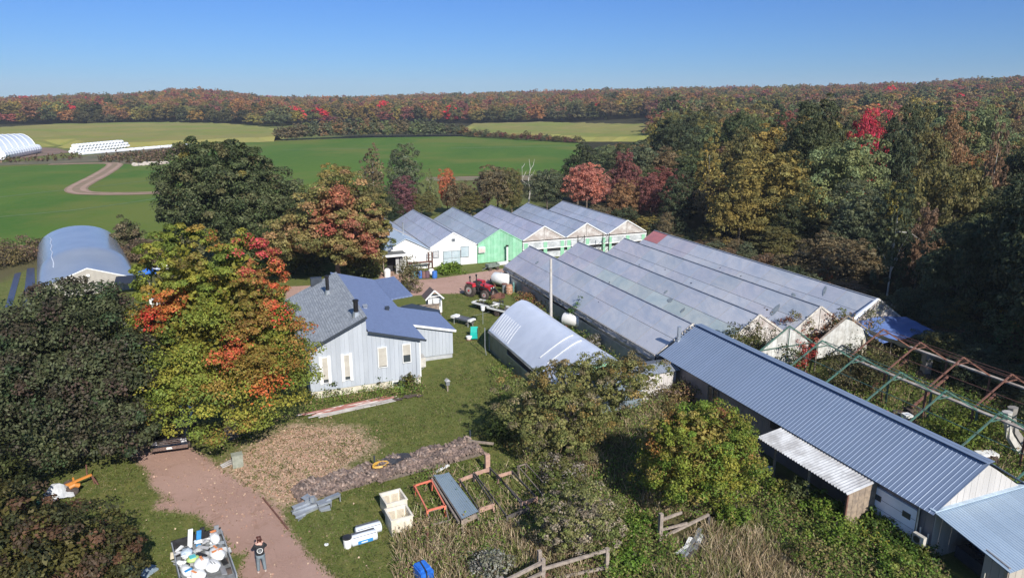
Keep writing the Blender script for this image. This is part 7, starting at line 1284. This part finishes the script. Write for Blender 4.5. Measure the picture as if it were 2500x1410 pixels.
# dead white tree
x, y = G(1287, 505); o = bpy.data.objects.new('dead_tree', None); COL.objects.link(o); o.location = (x, y, 0); props(o, 'leafless bone-white dead tree standing in the treeline', 'tree')
k_ = HG(388, y) / 8.0; mb = MB(); mb.tube([(.2, 0, 0), (.5, 0, 2.5 * k_), (.2, 0, 4.5 * k_), (.55, 0, 6.3 * k_), (.3, 0, 8 * k_)], [.15, .12, .085, .05, .02], 7)
for a_, b_, c_ in (((.35, 0, 3.6), (-.9, 0, 4.4), (-1.0, .1, 6.9)), ((.55, 0, 6.2), (1.1, 0, 7.0), (1.3, 0, 8.0)), ((.3, 0, 5.0), (1.0, .2, 5.5), (1.4, 0, 6.2)), ((.5, 0, 2.6), (1.1, 0, 3.4), (1.4, .1, 4.4)), ((-.9, 0, 4.8), (-.4, 0, 5.6), (-.2, .1, 6.0)), ((-1, .1, 6.5), (-.6, 0, 7), (-.5, 0, 7.3))): mb.tube([(p[0], p[1], p[2] * k_) for p in (a_, b_, c_)], [.05, .04, .015], 5)
ob('trunk', mb.mesh('trunk', M('bone_wood', (.52, .49, .44), .8)), o)
# --- forest: nearest trees as things, the rest one mass
treeline = [G(-900, 320), G(-300, 311), G(0, 305), G(300, 303), G(420, 301), G(560, 304), G(680, 311), G(760, 303), G(900, 300), G(1140, 303), G(1330, 299), G(1450, 304), G(1592, 316)]
rb = [(82, 420), (62, 372), (52, 335), (42, 290), (32, 240), (24, 190), (18, 160), (14, 140), (16, 124), (21.5, 113), (26.5, 104), (32, 90), (34.5, 73), (39.5, 58.5), (46.5, 40.5), (53, 21), (75, -35)]
FP = treeline + rb + [(1500, -60), (1500, 1400), (0, 1750), (-1500, 1400)]
cand = []
def grid(x0, x1, y0, y1, st):
    X, Y = np.meshgrid(np.arange(x0, x1, st), np.arange(y0, y1, st)); X = X + rg.uniform(-.42, .42, X.shape) * st; Y = Y + rg.uniform(-.42, .42, X.shape) * st; return X.ravel(), Y.ravel()
X1, Y1_ = grid(-300, 330, -60, 330, 7.2); X2, Y2 = grid(-1100, 1150, 150, 1400, 10.0)
R1 = np.hypot(X1, Y1_); R2 = np.hypot(X2, Y2); k1 = R1 < 300; k2 = (R2 >= 300) & (R2 < 1330); X = np.concatenate([X1[k1], X2[k2]]); Y = np.concatenate([Y1_[k1], Y2[k2]]); R = np.hypot(X, Y)
az = np.degrees(np.arctan2(X, Y)); s = sdist(X, Y, FP); ok = (s > 2.0) & (((np.abs(az) < 42)) | ((R < 110) & (az > 0) & (az < 100)))
for ex, ey, er_ in EX: ok &= np.hypot(X - ex, Y - ey) > er_ * .8 + 1.0
X, Y, R, az, s = X[ok], Y[ok], R[ok], az[ok], s[ok]; n = len(X)
pxs = 1250 + 1750 * X / (Y * .966 + 6)
# colour zones: redder in the centre, browner far, darker close by at the right
names = ['dark green', 'grey-green', 'olive', 'golden olive', 'rusty brown', 'muted orange', 'dull red', 'crimson', 'maroon', 'brown-olive', 'pale green']
cl = rg.random(n); nzr = np.sin(X * .021 + 1) * np.cos(Y * .017) + .6 * np.sin(X * .05 - Y * .043)
Pm = np.zeros((n, len(names)))
far_ = R > 640
Pm[:] = [.16, .15, .17, .08, .14, .09, .08, .008, .05, .10, .03]
Pm[(pxs < 720) & (s < 70)] = [.28, .28, .18, .07, .06, .05, .02, .006, .01, .05, .04]
Pm[(pxs < 720) & (s >= 70)] = [.08, .10, .16, .06, .24, .18, .08, .01, .02, .09, .01]
Pm[(pxs >= 720) & (s < 60) & far_[:] ] = [.14, .13, .14, .05, .15, .09, .13, .035, .09, .08, .03]
m_ = (pxs >= 700) & (pxs < 1650) & (s < 70); Pm[m_] = [.13, .12, .14, .05, .15, .10, .13, .06, .09, .10, .03]
m_ = (R > 800) & (pxs > 720); Pm[m_] = [.08, .10, .18, .10, .25, .13, .05, .0, .03, .10, .01]
m_ = (R < 220); Pm[m_] = [.24, .20, .21, .08, .06, .03, .02, .0, .02, .12, .05]
Pm[:, 6:9] *= (1 + .9 * np.clip(nzr, -1, 1))[:, None]; Pm[:, 0:2] *= (1 - .5 * np.clip(nzr, -1, 1))[:, None]
Pm /= Pm.sum(1, keepdims=True); ci = (Pm.cumsum(1) < cl[:, None]).sum(1); ci = np.clip(ci, 0, len(names) - 1)
hz = terrain(X, Y); hh_ = np.clip(rg.normal(12.2, 2.2, n), 7, 18); hh_ = np.where((R < 150), hh_ + 3.5, hh_); hh_ = np.where(s < 9, hh_ * rg.uniform(.6, .95, n), hh_)
rr_ = np.clip(rg.normal(5.4, 1.0, n), 3.2, 8.5) * np.where(R < 300, .88, 1.15) * np.where(s < 9, .9, 1)
row_top = 235 + (20 - (hz + hh_)) * 1750 / (Y * .966 + .01); keep = np.ones(n, bool)
col_w = None
HR.append((1484, 190, 560, 350, ''))
for (hp, hw, hd, hrow, hl) in HR:
    m_ = (np.abs(pxs - hp) < hw / 2 + 1750 * rr_ / (Y * .966 + 6) * .7) & (R < hd - 1) & (row_top < hrow) & (Y > 20) & (R > 40)
    nh = 20 - (hrow - 235) * (Y * .966) / 1750 - hz; hh_ = np.where(m_, nh, hh_); keep &= ~(m_ & (nh < 4.5)); row_top = 235 + (20 - (hz + hh_)) * 1750 / (Y * .966 + .01); rr_ = np.where(m_, np.minimum(rr_, np.maximum(nh, 3) * .5), rr_)
X, Y, R, az, s, pxs, ci, hz, hh_, rr_ = (q[keep] for q in (X, Y, R, az, s, pxs, ci, hz, hh_, rr_)); n = len(X)
vis = (np.abs(az) < 36.5) & (Y > 25) & (pxs < 2560) & (pxs > -60)
near_order = np.argsort(np.where(vis, R - np.where((R > 400) & (s < 14), 260, 0), 1e9)); NOBJ = 250
LMF = [(0, 'the hoop barn'), (120, 'the dirt farm yard'), (245, 'the bale stack'), (400, 'the silage tube'), (560, 'the rounded dark tree'), (690, 'the hedgerow start'), (800, 'the pink maple'), (915, 'the white-trunked tree'), (1000, 'the first greenhouse ridge'), (1140, 'the hedgerow end'), (1290, 'the dead white tree'), (1430, 'the salmon maple'), (1560, 'the corn field corner'), (1700, 'the golden tree'), (1900, 'the rounded grey-green tree'), (2090, 'the crimson maple'), (2290, 'the orange-topped tree'), (2480, 'the right edge tree')]
def zone(x, y, r_, p, s_):
    far = r_ > 330 and p < 1650; lm = min(LMF, key=lambda q: abs(q[0] - p)); side = 'behind' if abs(p - lm[0]) < 25 else 'left of' if p < lm[0] else 'right of'
    rank = 'front' if s_ < 9 else 'second' if s_ < 18 else 'rear'
    return (('far treeline' if far else 'woods'), f'in {rank} rank of {"far treeline" if far else "near woods"}, {side} {lm[1]}')
isobj = np.zeros(n, bool); isobj[near_order[:NOBJ]] = True; isobj |= (R < 120)
col_base = np.array([PAL[q] for q in names])[ci] * rg.uniform(.8, 1.2, (n, 1)) * rg.uniform(.92, 1.08, (n, 3))
col_base = col_base * np.where(R[:, None] > 560, np.array([1.22, 1.04, .84]), np.array([1.2, 1.17, 1.0])); tops = [2.35, 2.45, 2.6, 2.15, 2.45, 2.5]
for i in np.nonzero(isobj)[0]:
    k = int(rg.choice([0, 1, 2, 3, 3, 0, 4 if R[i] < 200 else 1, 5 if ci[i] == 0 else 2])); near = R[i] < 330
    big = 'tall' if hh_[i] > 13.5 else 'low' if hh_[i] < 9.5 else 'mid-height'; wdt = 'broad' if rr_[i] > 5.6 else 'slim' if rr_[i] < 4.3 else 'rounded'
    o = bpy.data.objects.new('conifer' if k == 5 else 'forest_tree', None); COL.objects.link(o); o.location = (X[i], Y[i], hz[i]); zg, zn = zone(X[i], Y[i], R[i], pxs[i], s[i])
    lb = f'{big} {wdt} {names[ci[i]]} tree {zn}'.replace('mid-height ', 'medium '); lb = lb if len(lb.replace('-', ' ').split()) < 16 else lb.replace(f' {wdt}', '', 1); lb = lb if len(lb.replace('-', ' ').split()) < 16 else lb.replace(' near ', ' ', 1); props(o, lb, 'tree', 'trees of the ' + zg)
    c = ob('crown', MIDM[k][0] if near else FARO[min(k, 5)], o, (0, 0, 0), rg.uniform(0, 6.28), tuple(col_base[i])); t_ = ob('trunk', MIDM[k][1] if near else far_trunk, o, (0, 0, 0), 0)
    for q in (c, t_): q.scale = (rr_[i], rr_[i], hh_[i] / tops[k])
rest = np.nonzero(~isobj)[0]; me_ = bpy.data.meshes.new('forest'); me_.vertices.add(len(rest)); me_.vertices.foreach_set('co', np.stack([X[rest], Y[rest], hz[rest]], -1).reshape(-1).astype(np.float32))
def addattr(nm, typ, arr, key='value'): a_ = me_.attributes.new(nm, typ, 'POINT'); a_.data.foreach_set(key, arr.reshape(-1))
kk = rg.integers(0, 5, len(rest)); kk = np.where((ci[rest] == 0) & (rg.random(len(rest)) < .5), 5, kk).astype(np.int32)
c4 = np.ones((len(rest), 4), np.float32); c4[:, :3] = col_base[rest]; addattr('tint', 'FLOAT_COLOR', c4, 'color'); addattr('kindex', 'INT', kk); addattr('spin', 'FLOAT', rg.uniform(0, 6.28, len(rest)).astype(np.float32))
addattr('size', 'FLOAT_VECTOR', np.stack([rr_[rest], rr_[rest], hh_[rest] / np.array(tops)[np.minimum(kk, 5)]], -1).astype(np.float32), 'vector')
fo = ob('forest', me_); props(fo, 'autumn forest canopy rolling back to the skyline', 'forest', kind='stuff')
ng = bpy.data.node_groups.new('scatter', 'GeometryNodeTree'); ng.interface.new_socket('Geometry', in_out='INPUT', socket_type='NodeSocketGeometry'); ng.interface.new_socket('Geometry', in_out='OUTPUT', socket_type='NodeSocketGeometry')
N = ng.nodes; Lk = ng.links; gi = N.new('NodeGroupInput'); go = N.new('NodeGroupOutput'); iop = N.new('GeometryNodeInstanceOnPoints'); iop.inputs['Pick Instance'].default_value = True
jg = N.new('GeometryNodeGeometryToInstance')
for src in farsrc[::-1]:
    oi = N.new('GeometryNodeObjectInfo'); oi.inputs['Object'].default_value = src; oi.inputs['As Instance'].default_value = False; Lk.new(oi.outputs['Geometry'], jg.inputs['Geometry'])
def nattr(nm, typ): a_ = N.new('GeometryNodeInputNamedAttribute'); a_.data_type = typ; a_.inputs['Name'].default_value = nm; return a_.outputs['Attribute']
cx = N.new('ShaderNodeCombineXYZ'); Lk.new(nattr('spin', 'FLOAT'), cx.inputs['Z']); Lk.new(cx.outputs[0], iop.inputs['Rotation']); Lk.new(nattr('size', 'FLOAT_VECTOR'), iop.inputs['Scale']); Lk.new(nattr('kindex', 'INT'), iop.inputs['Instance Index'])
Lk.new(gi.outputs[0], iop.inputs['Points']); Lk.new(jg.outputs[0], iop.inputs['Instance']); Lk.new(iop.outputs[0], go.inputs[0]); md = fo.modifiers.new('scatter', 'NODES'); md.node_group = ng
for q in range(58):
    ly_ = 12 + q * 1.6 + rg.uniform(-.6, .6); lx_ = 54.2 + rg.uniform(-.9, 2.4) + (3 if 72 < ly_ < 100 else 0); w_ = W(lx_, ly_); R_ = rg.uniform(1.3, 2.6); h_ = rg.uniform(1.6, 3.6); nm_ = ['olive', 'dark green', 'brown-olive', 'grey-green', 'rusty brown'][rg.integers(0, 5)]
    o = bpy.data.objects.new('understory_bush', None); COL.objects.link(o); o.location = (w_.x, w_.y, 0); props(o, f'{"low" if h_ < 2.5 else "chest-high"} {nm_} bush {"behind the tarp roof" if ly_ < 41 else "along the greenhouse side, near half" if ly_ < 58 else "along the greenhouse side, far half" if ly_ < 75 else "beside the row of back greenhouses"} at the wood edge', 'bush', 'bushes at the wood edge')
    c_ = ob('crown', MIDM[q % 4][0], o, (0, 0, -.35 * h_), rg.uniform(0, 6.28), PAL[nm_]); c_.scale = (R_, R_, h_ / 1.7)
for q in range(34):
    lx_ = rg.uniform(46.5, 54); ly_ = rg.uniform(16, 37); w_ = W(lx_, ly_); R_ = rg.uniform(1.2, 2.2); h_ = rg.uniform(1.0, 2.6); nm_ = ['olive', 'dark green', 'dark green', 'grey-green'][rg.integers(0, 4)]
    o = bpy.data.objects.new('understory_bush', None); COL.objects.link(o); o.location = (w_.x, w_.y, 0); props(o, f'{"low" if h_ < 1.8 else "tall"} {nm_} bush between rusty frame and dark woods, {"near half" if ly_ < 26 else "far half"}, {"frame side" if lx_ < 50 else "woods side"}', 'bush', 'bushes between frame and woods')
    c_ = ob('crown', MIDM[q % 4][0], o, (0, 0, -.35 * h_), rg.uniform(0, 6.28), PAL[nm_]); c_.scale = (R_, R_, h_ / 1.7)
# --- hedgerows in the fields (each bush a thing)
for q in range(44):
    px = 688 + q * 10.4 + rg.uniform(-3, 3); pb = np.interp(px, [680, 900, 1140], [343, 336, 332]); top = np.interp(px, [680, 760, 900, 1060, 1140], [318, 300, 296, 300, 312]) + rg.uniform(-3, 6); nm_ = ['grey-green', 'pale green', 'olive', 'grey-green', 'brown-olive', 'muted orange'][rg.integers(0, 6)] if q > 5 else 'brown-olive'
    x, y = G(px, pb); h_ = HG(top, y); o = bpy.data.objects.new('hedge_bush', None); COL.objects.link(o); o.location = (x, y, 0); where = 'left end' if px < 800 else 'middle' if px < 1000 else 'right end'
    props(o, f'{nm_} bush in the {where} of the tall hedgerow between the fields', 'bush', 'bushes of the tall hedgerow'); c = ob('crown', FARO[q % 4], o, (0, 0, -.5), rg.uniform(0, 6.28), tuple(v * .95 for v in PAL[nm_])); c.scale = (3.9, 3.6, h_ / 2.0)
for q in range(34):
    px = 1140 + q * 8.2 + rg.uniform(-3, 3); pb = np.interp(px, [1140, 1420], [334, 350]); nm_ = ['olive', 'dull red', 'grey-green', 'brown-olive', 'muted orange'][rg.integers(0, 5)]; x, y = G(px, pb); h_ = rg.uniform(1.8, 3.6); o = bpy.data.objects.new('hedge_bush', None); COL.objects.link(o); o.location = (x, y, 0)
    props(o, f'low {nm_} bush in the {"nearer" if px > 1280 else "farther"} stretch of the low hedgerow', 'bush', 'bushes of the low hedgerow'); c = ob('crown', FARO[q % 4], o, (0, 0, -.3), rg.uniform(0, 6.28), PAL[nm_]); c.scale = (2.2, 2.0, h_ / 2.0)
# --- weeds, grass, leaves on the ground
blm = leafm
def scatter(name, label, cat, polys, n, fn, seed):
    r = np.random.default_rng(seed); Vs = []; Cs = []
    for poly, dens in polys:
        P = np.array(poly); x0, y0 = P.min(0); x1, y1 = P.max(0); m = int((x1 - x0) * (y1 - y0) * dens); x = r.uniform(x0, x1, m); y = r.uniform(y0, y1, m); k = sdist(x, y, poly) > 0; V, C = fn(r, x[k], y[k]); Vs.append(V); Cs.append(C)
    o = ob(name, quads_mesh(name, np.concatenate(Vs), np.concatenate(Cs), blm)); props(o, label, cat, kind='stuff'); return o
def inside_build(x, y):
    lx = x * CB + y * SB; ly = -x * SB + y * CB; b = np.zeros(x.shape, bool)
    for x0, x1, y0, y1 in ((4, 11.8, 47.1, 65), (11, 15.5, 51.4, 56), (18.6, 24.5, 37.8, 52), (27.4, 52, 41.2, 74.6), (27.5, 34.2, 15.5, 41), (24.3, 27.5, 38.4, 41), (25.6, 27.6, 21.9, 28.2), (16, 52.5, 82, 102), (-.2, .2, 0, 0)): b |= (lx > x0) & (lx < x1) & (ly > y0) & (ly < y1)
    return b
def blades(cols, h0, h1, w, lean=.35, clump=5):
    def f(r, x, y):
        k = ~inside_build(x, y); x, y = x[k], y[k]; n = len(x) * clump; cx_ = np.repeat(x, clump) + r.normal(0, .07, n); cy_ = np.repeat(y, clump) + r.normal(0, .07, n); nz_ = np.sin(cx_ * 1.1) * np.cos(cy_ * .9 + cx_ * .3)
        h = r.uniform(h0, h1, n) * (1 + .35 * nz_); a = r.uniform(0, 6.28, n); ln = r.normal(0, lean, (n, 2)) * h[:, None]; b = np.stack([cx_, cy_, np.zeros(n)], 1); t = b + np.concatenate([ln, h[:, None]], 1); d = np.stack([np.cos(a), np.sin(a), np.zeros(n)], 1) * w * r.uniform(.6, 1.4, (n, 1))
        V = np.stack([b - d, b + d, t + d * .35, t - d * .35], 1); ci_ = (r.random(len(x)) * .7 + .3 * (np.sin(x * .8 + 2) * np.cos(y * .7) * .5 + .5)) ; ci_ = np.repeat(np.clip((ci_ * len(cols)).astype(int), 0, len(cols) - 1), clump); C = np.array(cols)[ci_] * r.uniform(.65, 1.35, (n, 1)); return V, C
    return f
def flat_leaves(cols, s0, s1, z=.03, tilt=.5):
    def f(r, x, y):
        k = ~inside_build(x, y); x, y = x[k], y[k]; n = len(x); c = np.stack([x, y, np.full(n, z) + r.uniform(0, .03, n)], 1); V = leaf_quads(r, c, np.array([0, 0, 1.]) + r.normal(0, tilt, (n, 3)), r.uniform(s0, s1, n), .8); C = np.array(cols)[r.integers(0, len(cols), n)] * r.uniform(.7, 1.3, (n, 1)); return V, C
    return f
def leafy(cols, h, leaf):
    def f(r, x, y):
        k = ~inside_build(x, y); x, y = x[k], y[k]; m = 7; n = len(x) * m; hs = h * r.uniform(.4, 1.2, len(x)) * (1 + .4 * np.sin(x * 1.3) * np.cos(y * 1.1)); c = np.stack([np.repeat(x, m) + r.normal(0, .14, n), np.repeat(y, m) + r.normal(0, .14, n), np.repeat(hs, m) * r.uniform(.25, 1, n)], 1)
        V = leaf_quads(r, c, np.array([0, 0, .8]) + r.normal(0, .6, (n, 3)), leaf * r.uniform(.6, 1.4, n)); ci_ = np.repeat(r.integers(0, len(cols), len(x)), m); C = np.array(cols)[ci_] * r.uniform(.7, 1.3, (n, 1)); return V, C
    return f
straw = [(.58, .45, .28), (.50, .37, .24), (.38, .28, .17), (.30, .27, .12), (.64, .52, .35), (.19, .23, .06), (.17, .22, .055)]; grn = [(.08, .14, .022), (.11, .16, .03), (.15, .17, .035), (.06, .11, .02)]
zA = PG((965, 1310), (1010, 1262), (1130, 1290), (1230, 1280), (1320, 1300), (1300, 1240), (1350, 1210), (1500, 1230), (1480, 1330), (1460, 1420), (1380, 1500), (960, 1500))
zB = PG((1640, 1330), (1700, 1290), (1860, 1260), (1900, 1330), (2000, 1400), (2100, 1500), (1620, 1500), (1600, 1400))
zC = PG((1480, 1240), (1540, 1200), (1640, 1330), (1700, 1420), (1700, 1500), (1500, 1500), (1440, 1330)); zD = PG((1860, 1130), (2000, 1230), (2130, 1290), (2290, 1365), (2330, 1500), (2050, 1500), (1900, 1330), (1840, 1240))
zE = PG((1200, 1010), (1560, 985), (1720, 955), (1800, 1010), (1850, 1100), (1850, 1240), (1600, 1290), (1480, 1240), (1350, 1210), (1250, 1100)); zF = PG((1240, 870), (1330, 930), (1420, 980), (1300, 1010), (1210, 990), (1195, 900)); zG = PG((780, 950), (1030, 935), (1040, 965), (860, 985), (745, 1010), (735, 985))
zH = PG((1250, 700), (1330, 745), (1480, 850), (1590, 900), (1560, 915), (1440, 850), (1290, 752), (1240, 720)); zJ = [tuple(W(a_, b_).xy) for a_, b_ in ((33.8, 14), (53, 14), (54, 37), (33.8, 38))]; zK = [tuple(W(a_, b_).xy) for a_, b_ in ((52, 38), (56, 38), (57, 80), (52, 80))]; zI = PG((1000, 1180), (1060, 1150), (1330, 1130), (1360, 1230), (1300, 1290), (1130, 1300), (1010, 1260))
scatter('dry_grass', 'tall straw-coloured grass and seed heads in the rough ground', 'grass', [(zA, 34), (zB, 34), (zE, 8), (zI, 4), (zD, 2), (zJ, 3)], 0, blades(straw, .18, .62, .018, .45), 31)
scatter('green_weeds', 'rank green weeds around the sheds and beds', 'weeds', [(zD, 46), (zC, 44), (zE, 16), (zA, 8), (zI, 5), (zF, 14), (zG, 26), (zH, 12), (zJ, 18), (zK, 9)], 0, leafy([(.15, .25, .04), (.21, .27, .05), (.12, .20, .035), (.26, .26, .085), (.30, .22, .11)], .65, .12), 32)
lawn = PG((0, 1110), (380, 1050), (720, 1000), (1200, 850), (1190, 780), (1020, 730), (1130, 700), (1240, 690), (1200, 830), (1250, 960), (1300, 1120), (1330, 1300), (1000, 1330), (900, 1500), (-250, 1500))
def not_drive(f):
    def g_(r, x, y):
        k = (sdist(x, y, drive) < .1) & (sdist(x, y, road) < .1); return f(r, x[k], y[k])
    return g_
lawn_near = PG((-120, 1110), (380, 1040), (740, 1020), (1180, 900), (1230, 960), (1290, 1120), (1330, 1300), (1000, 1330), (900, 1500), (-250, 1500)); lawn_far = PG((1060, 720), (1120, 712), (1240, 680), (1190, 800), (1200, 900), (1060, 960), (1040, 900), (1110, 860), (1080, 780), (1030, 740))
scatter('grass', 'mown lawn grass with worn patches around the house', 'grass', [(lawn_near, 42), (lawn_far, 16)], 0, not_drive(blades([(.085, .125, .024), (.12, .15, .032), (.16, .165, .05), (.20, .18, .08), (.10, .13, .028)], .03, .10, .03, .8, 2)), 33)
scatter('fallen_leaves', 'tan fallen leaves carpeting the grass under the maple', 'leaves', [(litter, 110), (PG((500, 1060), (760, 1000), (960, 1060), (900, 1180), (700, 1260), (560, 1300), (480, 1200)), 14), (drive, 3), (PG((0, 1150), (1000, 1150), (1000, 1480), (0, 1480)), 1.2)], 0, flat_leaves([(.60, .40, .29), (.64, .45, .33), (.48, .32, .21), (.66, .50, .34), (.55, .32, .22)], .06, .12), 34)
scatter('rough_verge_weeds', 'brown weedy growth along the field verges', 'weeds', [(PG((240, 396), (395, 402), (470, 372), (470, 362), (330, 378), (250, 388)), .5), (PG((0, 400), (200, 390), (200, 384), (0, 394)), .3)], 0, leafy([(.24, .15, .10), (.17, .12, .07), (.14, .13, .05)], 1.6, .8), 35)

# --- haze: the air of the whole scene
hb = MB().box(-2750, -450, -1.5, 2750, 3000, 75); hm_ = bpy.data.materials.new('haze'); hm_.use_nodes = True; nt = hm_.node_tree; nt.nodes.remove(nt.nodes['Principled BSDF']); pv = nt.nodes.new('ShaderNodeVolumePrincipled'); pv.inputs['Density'].default_value = .00016; pv.inputs['Color'].default_value = (.80, .88, 1, 1); pv.inputs['Anisotropy'].default_value = 0
nt.links.new(pv.outputs[0], nt.nodes['Material Output'].inputs['Volume']); ho = ob('haze', hb.mesh('haze', hm_)); ho['kind'] = 'stuff'; props(ho, 'thin autumn haze', 'haze')
